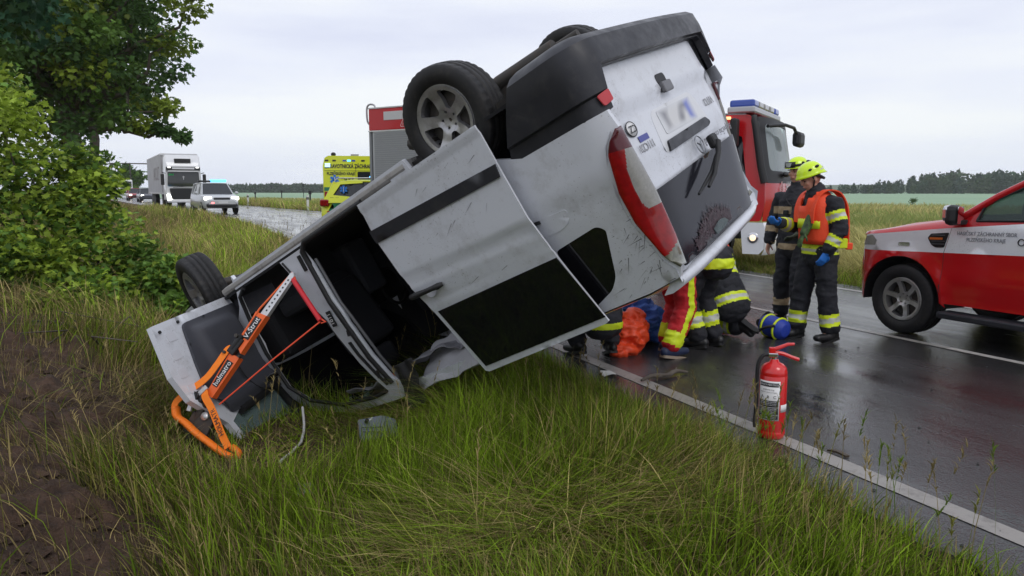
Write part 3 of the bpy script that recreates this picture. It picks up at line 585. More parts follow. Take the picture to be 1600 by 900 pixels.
cloth('torn_headliner', (1.32, -.42, 1.70), (.85, .0, .06), (.05, .62, .03), 22, 16, .09, M_GREY, 3)
cloth('torn_headliner', (1.15, -.66, 1.74), (.85, .05, .05), (.0, .34, -.24), 18, 10, .07, mat('pale_grey_cloth', (.36, .36, .38), .9, bump=.3, bscale=30), 5)
cloth('hanging_liner', (1.60, -.82, 1.80), (.22, 0, .02), (.04, -.05, .36), 8, 8, .06, M_BLK, 9)
cloth('curtain_airbag', (2.2, -.66, 1.75), (.55, 0, -.05), (.02, .2, .1), 14, 8, .05, M_GREY, 13)
b = MB(); b.ell((2.02, -.62, 1.74), (.06, .05, .045), 0, 10, 6); b.build('orange_cushion', mat('orange_cloth', (.8, .09, .02), .7), van)
M_SHARD = glass('green_glass', (.16, .26, .22), .55)
b = MB()
for i in range(16):
    c = Vector((2.28 + RNG.uniform(-.2, .22), -.70 + RNG.uniform(-.06, .1), 1.755 + RNG.uniform(-.03, .03))); a = RNG.uniform(0, 6, 3); r = RNG.uniform(.03, .08)
    b.add([c + Vector((cos(k)*r, RNG.uniform(-.02, .02), sin(k)*r*.5)) for k in sorted(a)], [(0, 1, 2)])
b.build('broken_glass', M_SHARD, van)
# seals, latch, slot on the centre pillar
def seal(pts, r, name='seal', off=.004, m=M_BLK):
    f = sidef(off, -1, False); b = MB(); b.tube([f(x, z, 0) for x, z in pts], r, 8); return b.build(name, m, van)
seal([(.95, .475), (1.70, .475), (1.775, .53), (1.775, .65), (1.785, .955), (1.765, 1.09), (1.815, 1.48), (1.80, 1.74)], .022)
seal([(1.72, .62), (1.72, 1.0), (1.70, 1.12), (1.74, 1.5), (1.735, 1.76)], .012, off=-.03, m=mat('seal_grey', (.12, .12, .13), .5))
seal([(2.06, .515), (2.03, .6), (2.01, .77)], .009); seal([(2.69, .505), (2.80, .55), (2.845, .75), (2.885, 1.07), (2.965, 1.42), (2.85, 1.61), (2.5, 1.765), (2.1, 1.80), (1.93, 1.79)], .017)
f = sidef(.006, -1, False)
def plate(name, x, z, w, h, rot, m, t=.012, ch=.004, off=.004):
    b = MB(); b.box((0, 0, 0), (w, t, h), ch=ch); y = -(vW(z) + off); return b.build(name, m, van, M=TR(x, y, z) @ Matrix.Rotation(.22 if z > 1.1 else 0, 4, 'X') @ Matrix.Rotation(rot, 4, 'Y'))
plate('door_latch', 1.845, .60, .04, .13, .05, M_BLK); plate('door_stop', 1.80, 1.235, .05, .05, .1, M_BLK, .03)
p = plate('pillar_badge', 1.875, 1.075, .05, .13, .05, M_BLK); p2 = text('1101', .05, TR(0, -.009, 0) @ Matrix.Rotation(pi/2, 4, 'X') @ Matrix.Rotation(pi/2, 4, 'Z'), mat('white_print', (.75, .75, .75), .5), p)
seal([(1.885, 1.30), (1.90, 1.42), (1.885, 1.62), (1.86, 1.74)], .016, 'belt_slot', 0)
plate('striker', 1.86, 1.62, .03, .09, .15, M_BLK); plate('striker', 1.855, 1.70, .025, .04, .15, M_STEEL)
b = MB(); b.panel(QW, [], sidef(-.006, -1, False), .006, .1); b.build('quarter_window', M_GLS, van)
b = MB(); b.panel(rp([(-.235, 1.145), (-.46, 1.16), (-.435, 1.235), (-.36, 1.26), (-.21, 1.255)], .03), [], sidef(.004, -1), .004, .06); b.build('fuel_flap', M_VW, van)
plate('flap_grip', -.215, 1.155, .10, .022, .1, M_BLK)
# ---- sliding door, slid back
f = sidef(.085, -1, True)
DO = [(.911, .49), (-.254, .495), (-.259, .805), (-.273, 1.378), (-.305, 1.875), (-.28, 1.885), (.775, 1.915), (.802, 1.90), (.837, 1.37), (.925, .767)]
DW = [(.80, 1.372), (-.25, 1.385), (-.285, 1.842), (.765, 1.868)]
sd = MB(); sd.panel(DO, [DW], lambda x, z, d: f(x, z, d - (.010 if z < .545 else 0) - .006*math.exp(-((z-1.335)/.012)**2)), .014, .024); sdo = sd.build('sliding_door', M_VW, van, label='sliding side door pushed back over the rear wheel')
b = MB(); b.panel([(.80, 1.372), (-.268, 1.384), (-.303, 1.842), (.765, 1.868)], [], sidef(.091, -1, False), .01, .12); b.build('door_window', M_GLS, sdo)
b = MB(); b.panel([(.936, .682), (.926, .775), (-.238, .820), (-.25, .742)], [], sidef(.096, -1, False), .014, .08); b.build('rub_strip', M_PL, sdo, bevel=.004)
b = MB(); b.lathe([(.001, .012), (.05, .006), (.062, 0)], 20); b.build('handle_cup', [mat('cup_paint', (.5, .51, .54), .35)], sdo, M=TR(.72, -(vW(1.2) + .086), 1.205) @ Matrix.Rotation(pi/2 + .22, 4, 'X') @ Matrix.Diagonal((1, 1, -1, 1)))
b = MB(); yb = vW(1.21) + .09; b.tube([(.90, -yb, 1.203), (.885, -yb-.028, 1.204), (.83, -yb-.036, 1.206), (.75, -yb-.036, 1.21), (.67, -yb-.036, 1.213), (.62, -yb-.028, 1.216), (.605, -yb, 1.217)], [.018, .021, .022, .018, .018, .022, .016], 10); b.build('door_handle', M_BLK, sdo)
# ---- open front door
a_ = radians(62); hx = Vector((3.02, -.95, 0)); ux = Vector((-cos(a_), -sin(a_), 0)); nx_ = Vector((-sin(a_), cos(a_), 0))
def fdf(off): return lambda u, z, d: tuple(hx + ux*u + Vector((0, 0, z)) + nx_*(off - d))
FO = [(1.04, .5), (-.06, .47), (-.12, .75), (-.10, 1.1), (-.17, 1.45), (-.10, 1.70), (.18, 1.86), (.41, 1.83), (.76, 1.74), (.84, 1.39), (1.09, 1.1), (1.13, .89)]
FG = [(.02, 1.34), (-.07, 1.60), (-.03, 1.70), (.2, 1.82), (.70, 1.69), (.775, 1.40), (.65, 1.355)]
b = MB(); b.panel(FO, [FG], fdf(0), .045, .06); fdo = b.build('front_door', M_VW, van, label='front passenger door swung open, inner side showing')
TRM = rp([(.73, .56), (-.07, .545), (-.09, .74), (-.07, 1.1), (-.13, 1.38), (.05, 1.36), (.74, 1.345), (.89, 1.12), (.84, .9)], .05)
def trimf(u, z, d):
    pk = .05*float(sst(.70, .60, u))*float(sst(.02, .12, u))*float(sst(.60, .66, z))*float(sst(1.02, .92, z)); sp_ = .012*float(sst(.30, .26, math.hypot(u - .12, z - 1.08))); arm = .035*float(sst(1.17, 1.22, z))*float(sst(1.33, 1.28, z))
    return tuple(hx + ux*u + Vector((0, 0, z)) + nx_*(.022 + max(pk, sp_, arm) - d))
b = MB(); b.panel(TRM, [], trimf, .02, .03); tr_ = b.build('door_trim', M_TRIM, fdo)
fr = fdf(.012); b = MB(); b.tube([fr(u, z, 0) for u, z in [(.64, 1.36), (.02, 1.34), (-.07, 1.60), (-.03, 1.70), (.2, 1.83), (.70, 1.70)]], .035, 8); b.build('window_frame', M_BLK, fdo)
b = MB(); b.panel(FG, [], fdf(-.02), .004, .2); b.build('door_window', [glass('side_glass', (.20, .27, .28), .5, .05)], fdo)
b = MB(); fr = fdf(.06); b.tube([fr(u, z, 0) for u, z in [(.2, 1.27), (.12, 1.262), (.02, 1.265), (-.04, 1.28)]], [.02, .028, .028, .02], 8); b.build('inner_handle', M_CHR, tr_)
b = MB(); fr = fdf(.055); b.tube([fr(.15 + .27*cos(t), 1.07 + .27*sin(t), 0) for t in np.linspace(-1.2, 2.2, 20)], .006, 6); b.build('trim_line', M_BLK, tr_)
fr = fdf(.003)
for u, z, w in ((.90, .62, .05), (.955, .76, .05), (1.0, .90, .05), (1.0, 1.03, .04)): b = MB(); b.panel(rp([(u - w, z - .035), (u + w, z - .035), (u + w, z + .035), (u - w, z + .035)], .015), [], fr, .004, .1); b.build('pressed_panel', [mat('van_paint_inner', (.55, .56, .60), .4)], fdo)
for u_, z_ in ((1.0, .56), (.75, .535)): b = MB(); b.tube([fr(u_, z_, 0), fr(u_, z_, -.012)], .012, 10); b.build('rubber_plug', M_BLK, fdo)
b = MB(); b.tube([(-1.76, 6.0, -.26), (-1.70, 5.82, -.34), (-1.67, 5.7, -.37), (-1.62, 5.45, -.37), (-1.62, 5.2, -.36), (-1.62, 4.93, -.33)], .011, 8); o = b.build('hanging_seal', [mat('seal_white', (.55, .55, .55), .4)], van); o.matrix_parent_inverse = VM.inverted()
# ---- tailgate
def XR(z): return -.95 + max(0, z - 1.15)*.2
def rearf(off=0., step=True):
    def f(y, z, d):
        x = XR(z) + .035*max(0, (abs(y) - .55)/.3)**2 - off + d
        if step: x += .024*float(sst(.80, .835, z)) - .010*math.exp(-((z - .815)/.02)**2) + .012*float(sst(1.13, 1.16, z))*float(sst(1.29, 1.25, z))
        return (x, y, z)
    return f
TG = [(-.80, .585), (-.855, .70), (-.862, .905), (-.845, 1.014), (-.775, 1.296), (-.715, 1.567), (-.695, 1.80), (.70, 1.80), (.71, 1.28), (.70, .80), (.66, .585), (.6, .555), (-.74, .565)]
b = MB(); b.panel(TG, [], rearf(), .03, .045); tg = b.build('tailgate', M_VW, van)
RW = [(-.742, 1.305), (-.69, 1.55), (-.672, 1.775), (.68, 1.795), (.695, 1.285)]
b = MB(); b.panel(rp(RW, .02), [], rearf(.006, False), .008, .08); rw = b.build('rear_window', M_RGL, tg)
b = MB(); fr = rearf(.0095, False)
for i in range(900):
    t = RNG.uniform(0, 2*pi); c0 = RNG.uniform(-.46, .2); r1 = RNG.uniform(.015, .075)*(1.35 if sin(t) < 0 else .6)*(1 - .8*min(1, abs(c0 + .12)/.36)**2*.6); w_ = RNG.uniform(.003, .010); z0 = RNG.uniform(1.70, 1.765) - .09*max(0, 1 - (abs(c0 + .12)/.30)**2)*RNG.random()
    dx, dz = cos(t), sin(t); P3 = [(c0 - dz*w_, z0 + dx*w_), (c0 + dz*w_, z0 - dx*w_), (c0 + dx*r1, z0 + dz*r1)]
    if max(p[1] for p in P3) < 1.77: b.add([Vector(fr(y, z, 0)) - Vector((.0001*i/20, 0, 0)) for y, z in P3], [(0, 1, 2)])
b.build('shattered_patch', [mat('shattered_glass', (.012, .005, .008), .35, col2=(.05, .012, .02), vscale=40, bump=.6, bscale=90)], rw, kind='stuff')
b = MB(); b.panel([(-.16, 1.72), (-.05, 1.70), (.05, 1.71), (.12, 1.745), (.06, 1.765), (-.12, 1.768)], [], rearf(.0160, False), .002, .05); b.build('glass_hole', [mat('green_hole', (.015, .04, .038), .2, bump=1, bscale=70)], rw)
b = MB(); b.loft([[(XR(1.79) + dx - .01 + .06*(abs(y)/.78)**4, y, z) for dx, z in ((.02, 1.795), (-.03, 1.805), (-.04, 1.83), (-.02, 1.86), (.06, 1.88), (.12, 1.875))] for y in np.linspace(-.755, .755, 21)], 0, True, (True, True), False); b.build('roof_spoiler', M_VW, tg)
pr = rp([(-.43, 1.13), (-.39, .90), (.31, .885), (.40, 1.10), (.36, 1.15), (-.38, 1.165)], .07, 5)
b = MB(); b.panel(pr, [], rearf(.002, True), .004, .04); b.build('plate_recess', [mat('recess_paint', (.63, .64, .66), .35)], tg)
b = MB(); b.panel(rp([(-.36, 1.10), (.33, 1.085), (.38, 1.125), (.35, 1.15), (-.36, 1.165)], .02), [], rearf(.014, True), .02, .05); b.build('plate_lamp_strip', M_PL, tg, bevel=.004)
def blurplate():
    m = mat('blurred_plate', (.6, .6, .6), .45); t = m.node_tree; L = t.links.new; c = nd(t, 'ShaderNodeTexCoord'); n = nd(t, 'ShaderNodeTexNoise'); n.inputs['Scale'].default_value = 7; n.inputs['Detail'].default_value = 0
    L(c.outputs['Object'], n.inputs[0]); r = nd(t, 'ShaderNodeValToRGB'); r.color_ramp.elements[0].position = .34; r.color_ramp.elements[0].color = (.22, .22, .24, 1); r.color_ramp.elements[1].position = .56; r.color_ramp.elements[1].color = (.58, .58, .58, 1); L(n.outputs[0], r.inputs[0])
    s = nd(t, 'ShaderNodeSeparateXYZ'); L(c.outputs['Object'], s.inputs[0]); mr = nd(t, 'ShaderNodeMapRange', interpolation_type='SMOOTHSTEP'); mr.inputs[1].default_value = .12; mr.inputs[2].default_value = .2; L(s.outputs[1], mr.inputs[0])
    k = nd(t, 'ShaderNodeMixRGB'); L(mr.outputs[0], k.inputs[0]); L(r.outputs[0], k.inputs[1]); k.inputs[2].default_value = (.12, .16, .5, 1); 
    def edge(o_, lo, hi):
        a = nd(t, 'ShaderNodeMath', operation='ABSOLUTE'); L(s.outputs[o_], a.inputs[0]); e = nd(t, 'ShaderNodeMapRange', interpolation_type='SMOOTHSTEP'); e.inputs[1].default_value = lo; e.inputs[2].default_value = hi; L(a.outputs[0], e.inputs[0]); return e
    mxx = nd(t, 'ShaderNodeMath', operation='MAXIMUM'); L(edge(1, .17, .29).outputs[0], mxx.inputs[0]); L(edge(2, .03, .085).outputs[0], mxx.inputs[1]); k2 = nd(t, 'ShaderNodeMixRGB'); L(mxx.outputs[0], k2.inputs[0]); L(k.outputs[0], k2.inputs[1]); k2.inputs[2].default_value = (.60, .61, .63, 1)
    L(k2.outputs[0], t.nodes['Principled BSDF'].inputs['Base Color']); return m
b = MB(); b.panel(rp([(-.28, -.075), (.28, -.075), (.28, .075), (-.28, .075)], .02), [], lambda y, z, d: (d, y, z), .003, .1); b.build('number_plate', blurplate(), tg, M=TR(-.9315, -.03, .99))
def rtext(s, size, y, z, m=M_GTXT, sx=1., nm='lettering', off=.006):   # lettering on the tailgate, upright before the van rolled
    x = XR(z) + .035*max(0, (abs(y) - .55)/.3)**2
    return text(s, size, Matrix.Translation((x - off + (.024 if .83 < z < 1.14 else 0), y, z)) @ Matrix(((0, 0, -1, 0), (-1, 0, 0, 0), (0, 1, 0, 0), (0, 0, 0, 1))) @ Matrix.Rotation(-.12 if z > 1.15 else 0, 4, 'X'), m, tg, nm, sx)
M_BADGE = mat('badge_grey', (.26, .26, .27), .35); rtext('VITO', .075, .535, 1.0, M_BADGE); rtext('111', .066, -.56, 1.065, M_BADGE); rtext('CDI', .066, -.655, 1.065, M_BADGE); rtext('Bezpečná cesta domů', .062, .40, 1.225, M_GTXT, 1.0)
sk = MB(); sk.lathe([(.0, .001), (.062, .001), (.062, 0)], 24); so = sk.build('country_sticker', [mat('sticker_white', (.72, .72, .72), .5)], tg, M=Matrix.Translation((-.924, -.685, .945)) @ Matrix.Rotation(-pi/2, 4, 'Y') @ Matrix.Diagonal((.7, 1, 1, 1)))
b = MB(); b.tube([(-.925, -.685 + .06*cos(t), .945 + .044*sin(t)) for t in np.linspace(0, 2*pi, 25)], .0025, 6); b.build('sticker_rim', M_BLK, tg)
rtext('CZ', .062, -.685, .945, M_BLK, off=.014)
b = MB(); b.panel([(-.545, 1.0), (-.665, 1.0), (-.665, 1.035), (-.545, 1.035)], [], rearf(-.018, False), .003, .1); b.build('blue_sticker', [mat('blue_sticker', (.06, .07, .28), .4)], tg)
b = MB(); b.tube([(-.955, .06 + .058*cos(t), 1.225 + .058*sin(t)) for t in np.linspace(0, 2*pi, 29)], .0045, 8)
for k in range(3):
    t = pi/2 + 2*pi*k/3; b.tube([(-.957, .06, 1.225), (-.955, .06 + .06*cos(t), 1.225 + .06*sin(t))], [.008, .003], 6)
b.build('star_badge', mat('dull_chrome', (.35, .36, .38), .3, metal=.9), tg, M=TR(.022, 0, 0))
b = MB(); b.panel(rp([(-.14, .715), (.0, .715), (.0, .835), (-.14, .835)], .03), [], rearf(.004, False), .004, .06); b.build('handle_recess', M_BLK, tg)
b = MB(); b.box((-.965, -.07, .805), (.03, .145, .07), ch=.012); b.build('tailgate_handle', [mat('handle_grey', (.13, .13, .14), .4)], tg)
b = MB(); b.box((-.975, .17, 1.245), (.05, .10, .09), ch=.018); wip = b.build('wiper_hub', M_BLK, tg)
b = MB(); b.tube([(-1.0, .17, 1.26), (-1.0, .10, 1.32), (-.985, -.08, 1.42), (-.965, -.20, 1.465)], [.022, .018, .013, .01], 8); b.build('wiper_arm', M_BLK, wip)
b = MB(); b.tube([(-.968, .12, 1.33), (-.962, -.05, 1.405), (-.935, -.31, 1.47)], [.008, .014, .008], 6); b.build('wiper_blade', M_BLK, wip)
# ---- tail lamps
def rs_(pts, n):
    P = np.array(pts); d = np.concatenate([[0], np.cumsum(np.linalg.norm(np.diff(P, axis=0), axis=1))]); t = np.linspace(0, d[-1], n); return np.stack([np.interp(t, d, P[:, k]) for k in range(3)], 1)
LL = [(-.962, -.93, .905), (-.913, -.946, .946), (-.871, -.95, 1.019), (-.809, -.925, 1.218), (-.789, -.883, 1.404), (-.809, -.85, 1.552), (-.827, -.822, 1.688), (-.862, -.806, 1.743)]
LR = [(-.945, -.862, .905), (-.94, -.849, 1.014), (-.915, -.778, 1.296), (-.865, -.716, 1.567), (-.832, -.70, 1.752)]
def lamp(sg, name='tail_lamp'):
    n = 90; mcol = 30; A = rs_(LL, n); Bq = rs_(LR, n); v = []; f = []; mi_ = []
    for i in range(n):
        for j in range(mcol + 1):
            c = j/mcol; r = i/(n-1); bl = (.026 if sg > 0 else .004)*sin(pi*c)**.7*min(1, (sin(pi*r)*2.2))
            p = A[i]*(1-c) + Bq[i]*c + np.array([-.72, -.7, 0])*bl - (0 if sg > 0 else 1)*np.array([-.05, -.02, 0]); v.append((p[0], p[1]*sg if sg < 0 else p[1], p[2]))
    if sg < 0: v = [(x, abs(y), z) for x, y, z in v]
    for i in range(n-1):
        for j in range(mcol):
            r = (i+.5)/(n-1); c = (j+.5)/mcol
            m_ = 1 if r < .15 else (3 if r > .83 + .05*(1 - c) else (2 if (c > .40 + 2.6*max(0, .28 - r)**1.3 + 4*max(0, r - .50)**1.2 and .14 < r < .55) else 0))
            f.append((i*(mcol+1)+j, i*(mcol+1)+j+1, (i+1)*(mcol+1)+j+1, (i+1)*(mcol+1)+j)); mi_.append(m_)
    b = MB(); b.v = v; b.f = f; b.m = mi_; b.s = [True]*len(f); o = b.build(name, [M_RED, M_DRED, M_CLR, mat('olive_lens', (.13, .13, .095), .14, spec=.7, coat=.5, var=.3, vscale=40)], van); s = o.modifiers.new('s', 'SOLIDIFY'); s.thickness = .02; s.offset = -1 if sg > 0 else 1; return o
lamp(1); lamp(-1)
b = MB()   # white rear corners behind the lamps and the frame round the tailgate
for sg in (1, -1):
    A = rs_([(x + .03, y, z) for x, y, z in LL] + [(-.82, -.79, 1.83)], 12); Bq = rs_([(x + .03, y, z) for x, y, z in LR] + [(-.8, -.69, 1.83)], 12)
    b.loft([[(p[0]*(1-c) + q_[0]*c, sg*(p[1]*(1-c) + q_[1]*c), p[2]) for c in (0, .33, .66, 1)] for p, q_ in zip(A, Bq)], 0, True, (False, False), False)
b.panel([(-.9, .5), (.9, .5), (.86, 1.1), (.74, 1.82), (-.74, 1.82), (-.86, 1.1)], [], lambda y, z, d: (XR(z) + .06 + d, y, z), .02, .2); b.build('rear_frame', M_VW, van)
# scratches raked along the sliding door
f = sidef(.0868, -1, True); b = MB()
for i in range(26):
    x, z = RNG.uniform(-.15, .75), RNG.choice([RNG.uniform(.56, .66), RNG.uniform(.86, 1.0), RNG.uniform(1.15, 1.3)]); a = RNG.normal(.25, .35); l = RNG.uniform(.02, .16); w_ = RNG.uniform(.0006, .002); ca, sa = cos(a), sin(a); P4 = [(x - sa*w_, z + ca*w_), (x + sa*w_, z - ca*w_), (x + ca*l, z + sa*l)]
    if all(-.24 < p[0] < .85 and (.55 < p[1] < .67 or .84 < p[1] < 1.02 or 1.2 < p[1] < 1.33) for p in P4): b.add([f(p[0], p[1], 0) for p in P4], [(0, 1, 2)])
b.build('scratch', [mat('scuff', (.12, .12, .13), .7)], sdo, kind='stuff')
# scuffs on the rear quarter that took the road
f = sidef(.0012, -1, True); b = MB()
for i in range(46):
    x, z = RNG.uniform(-.80, -.45), RNG.uniform(1.35, 1.80); a = RNG.normal(.5, .5); l = RNG.uniform(.02, .13); w_ = RNG.uniform(.0008, .0028); ca, sa = cos(a), sin(a)
    P4 = [(x - sa*w_, z + ca*w_), (x + sa*w_, z - ca*w_), (x + ca*l, z + sa*l)]
    if all(-.8 < p[0] < -.38 and 1.3 < p[1] < 1.82 for p in P4) and not inpoly(np.array([p[0] for p in P4]), np.array([p[1] for p in P4]), QW).any(): b.add([f(p[0], p[1], 0) for p in P4], [(0, 1, 2)])
b.build('scuff', [mat('scuff', (.12, .12, .13), .7)], body, kind='stuff')
# ---- rear bumper
def bump_path():
    P = [(-.23 - .55*i/6, -.968) for i in range(7)] + [(-.80 - .2*sin(t), -.768 - .2*cos(t)) for t in np.linspace(.15, pi/2, 8)] + [(-1.0 - .025*(1 - (y/.75)**2), y) for y in np.linspace(-.72, .72, 19)]
    return P + [(x, -y) for x, y in P[14::-1]]
BP = bump_path(); rings = []
for i, (x, y) in enumerate(BP):
    t = np.array(BP[min(i+1, len(BP)-1)]) - np.array(BP[max(i-1, 0)]); t = t/np.linalg.norm(t); n_ = np.array([-abs(t[1])*1, t[0] if True else 0]); n_ = np.array([-(-t[1]) if False else t[1], -t[0]]); n_ = n_*(-1 if n_ @ np.array([x + .3, y]) < 0 else 1)
    k = abs(y); zt = .80 if (k > .86) else (.57 + .23*float(sst(.80, .84, k)))
    tl_ = zt > .6; zs = [(.36, -.09), (.385, -.02), (.42, .014), (.50, .022), (.56, .02), (min(zt, .70) if tl_ else .562, .010), (min(zt, .712) if tl_ else .565, -.016), (zt, -.020), (zt + .004, -.06)]
    def arch_x(x, z): return -.80 + (x + .80)*(float(np.interp(z, [.36, .454, .583, .78], [-.56, -.50, -.41, -.28])) + .80)/.57 if x > -.80 else x
    rings.append([(arch_x(x + n_[0]*o_, z), y + n_[1]*o_, z) for z, o_ in zs])
b = MB(); b.loft(rings, 0, True, (False, False), False); bo = b.build('rear_bumper', M_PL, van); s = bo.modifiers.new('e', 'EDGE_SPLIT'); s.split_angle = radians(38)
for sg in (-1, 1):
    b = MB(); b.panel(rp([(-.912, .712), (-.845, .70), (-.845, .765), (-.90, .778)], .012), [], lambda y, z, d: (-.80 - .2*sqrt(max(0, 1 - ((-y - .768)/.2)**2)) - .008 + d, sg*-y, z), .006, .02); b.build('reflector', [mat('reflector', (.5, .05, .06), .3)], bo)
# ---- wheels: built round y, outside at -y
def tyre_mb(R, w, seg=120, blocks=True):
    b = MB(); h = w/2; r0 = R*.62
    prof = [(r0, -h*.72), (r0 + .015, -h*.93), (R*.80, -h*1.02), (R*.93, -h*.97), (R*.975, -h*.86)]
    tr = [(-.84, 0), (-.80, 0), (-.46, 0), (-.42, -1), (-.36, -1), (-.32, 0), (-.05, 0), (-.03, -1), (.03, -1), (.05, 0), (.32, 0), (.36, -1), (.42, -1), (.46, 0), (.80, 0), (.84, 0)]
    full = prof + [(R - .004*abs(k)**3*3 + .012*g, k*h) for k, g in tr] + [(r, -y) for r, y in prof[::-1]]
    rings = []
    for r, y in full:
        sh_ = abs(y) > h*.44 and r > R*.94
        rings.append([((r - (.004 if blocks and sh_ and j % 3 == 0 else 0))*cos(2*pi*j/seg), y, (r - (.004 if blocks and sh_ and j % 3 == 0 else 0))*sin(2*pi*j/seg)) for j in range(seg)])
    b.loft(rings, 0, True, (False, False)); b.s = [True]*len(b.s); return b
def rim_mb(r, w, spokes=5, style='five'):
    b = MB(); holes = []; h = w/2
    for k in range(spokes):
        a0 = 2*pi*(k + .5)/spokes; q_ = .42 if spokes == 5 else .40
        hp = [(r*.36*cos(a0 - q_*.55), r*.36*sin(a0 - q_*.55)), (r*.33*cos(a0), r*.33*sin(a0)), (r*.36*cos(a0 + q_*.55), r*.36*sin(a0 + q_*.55))] + [(r*.86*cos(a0 + t), r*.86*sin(a0 + t)) for t in np.linspace(q_, -q_, 5)]
        holes.append(rp(hp, r*.07, 2))
    for k in range(spokes): a0 = 2*pi*k/spokes; holes.append(circ(r*.235*cos(a0), r*.235*sin(a0), r*.042, 8))
    def f(x, z, d):
        q_ = math.hypot(x, z)/r; return (x, -h*.62 + .028*float(sst(.15, .0, q_)) - .030*float(sst(.55, .95, q_)) + .02*float(sst(.38, .22, q_)) + d, z)
    b.panel(circ(0, 0, r*.96, 40), holes, f, .035, r*.13)
    b.loft([[(q_*cos(2*pi*j/40), y, q_*sin(2*pi*j/40)) for j in range(40)] for q_, y in ((r*.9, -h*.70), (r*.97, -h*.80), (r*1.02, -h*.84), (r*1.04, -h*.74), (r*.98, -h*.5), (r*.93, 0), (r*.95, h*.7))], 0, True, (False, False))
    return b
def hub_mb(r, w):
    b = MB(); h = w/2; b.loft([[(q_*cos(2*pi*j/24), y, q_*sin(2*pi*j/24)) for j in range(24)] for q_, y in ((.001, -h*.3), (r*.55, -h*.3), (r*.8, -h*.2), (r*.9, h*.4), (.001, h*.5))], 0, False, (False, False)); return b
def wheel(parent, M, R=.336, w=.222, rr=.215, spokes=5, rim_m=M_ALLOY, name='wheel', ty=M_TYRE):
    h = hub_mb(rr, w).build(name, M_STEEL, parent, M=M); tyre_mb(R, w).build('tyre', ty, h); rim_mb(rr, w, spokes).build('rim', rim_m, h); return h
wheel(van, TR(0, -.84, .36) @ Matrix.Rotation(.35, 4, 'Y')); wheel(van, TR(0, .84, .29) @ Matrix.Rotation(pi, 4, 'Z'))
wheel(van, TR(3.36, -.86, .31, radians(17)) @ Matrix.Rotation(.2, 4, 'Y')); wheel(van, TR(3.25, .72, .56, pi - .2))
t_ = tyre_mb(.315, .2); sp_ = hub_mb(.2, .2).build('spare_wheel', M_STEEL, van, M=TR(-.45, .30, .40) @ Matrix.Rotation(pi/2, 4, 'X')); t_.build('tyre', M_TYRE, sp_)
b = MB(); b.tube([(.75, -.30, .32), (.1, -.34, .30), (-.15, -.45, .285), (-.6, -.42, .29)], [.04, .045, .06, .055], 12); b.tube([(-.12, -.36, .27), (-.72, -.30, .28)], [.032, .03], 10); b.build('exhaust', M_STEEL, van)
b = MB(); b.tube([(0, -.75, .33), (0, .75, .30)], .05, 10); b.box((0, -.45, .33), (.5, .09, .09)); b.box((0, .45, .33), (.5, .09, .09)); b.build('rear_axle', M_STEEL, van)
b = MB(); b.tube([(3.3, -.75, .32), (3.2, -.4, .40), (3.2, .70, .55)], .045, 8); b.build('front_axle', M_STEEL, van)
b = MB(); b.tube([(.42, -.82, .33), (.2, -.86, .42)], .04, 8); b.build('brake_hose', M_STEEL, van)

# =================================================================== V-SHAPED RESCUE STRUT propping the van
M_OR = mat('orange_metal', (.78, .13, .025), .38, dirt=.3, dcol=(.2, .1, .05), dscale=14); M_OST = mat('orange_webbing', (.95, .23, .015), .7, bump=.4, bscale=200)
M_AL = mat('aluminium', (.6, .6, .6), .35, metal=.6, dirt=.4, dcol=(.25, .25, .25)); M_RST = mat('red_pad', (.55, .02, .03), .5)
SB = Vector((-2.17, 5.25, 0)); SU = Vector((.397, .3112, .8635)); SV = Vector((-.8841, .3825, .2686)); SN = Vector((-.247, -.87, .427)).normalized()
SM = Matrix.Translation(SB) @ Matrix((SU, SV, SN)).transposed().to_4x4()
stt = thing('rescue_strut', 'orange tensioned rescue strut with webbing loop propping the van at its door pillar', 'rescue strut', SM)
def sbox(name, pts, th, m, off=0., par=None, holes=(), bev=.004): b = MB(); b.panel(pts, list(holes), lambda u, v, d: (u, v, off + th/2 - d), th, .3, sm=False); return b.build(name, m, par or stt, bevel=bev)
rail = sbox('rail', [(1.09, -.072), (1.10, -.09), (1.075, -.112), (.70, -.055), (.70, .008), (.743, .0)], .035, M_AL, 0)
b = MB()
for k in range(9):
    t = k/8; u = .76 + .27*t; v = -.034 - .049*t; b.box((u, v, .0185), (.014, .012, .002))
b.build('rail_hole', M_BLK, rail)
sbox('sleeve', [(.721, .042), (.721, -.059), (.391, -.009), (.437, .051)], .055, M_OR, .0)
ang = atan2(-.06, .33)
lp = sbox('label_plate', [(.69, .022), (.683, -.040), (.503, -.016), (.51, .040)], .004, M_BLK, .03, bev=0)
WH = mat('white_print', (.75, .75, .75), .5)
text('V-Strut', .062, Matrix.Translation((.597, .002, .0335)) @ Matrix.Rotation(-.13, 4, 'Z'), WH, lp, sx=.95)
b = MB(); b.tube([(.40, .075, .03), (.52, .045, .035)], .022, 8); b.box((.43, .06, .02), (.14, .07, .05), M=Matrix.Rotation(-.2, 4, 'Z'), ch=.01); b.build('joint', M_BLK, stt)
for u_, v_, t_, r_ in ((.50, .072, .07, .015), (.355, .11, .06, .012), (.37, -.02, .05, .01)): b = MB(); b.tube([(u_, v_, .02), (u_, v_, t_)], r_, 10); b.build('bolt', M_STEEL, stt)
sbox('lower_tube', [(.365, .082), (.36, -.016), (.02, .036), (.02, .103)], .055, M_OR, 0)
lp = sbox('label_plate', [(.315, .069), (.309, .008), (.10, .040), (.106, .086)], .004, M_BLK, .03, bev=0)
text('holmatro', .062, Matrix.Translation((.208, .050, .0335)) @ Matrix.Rotation(-.12, 4, 'Z'), WH, lp, sx=.86)
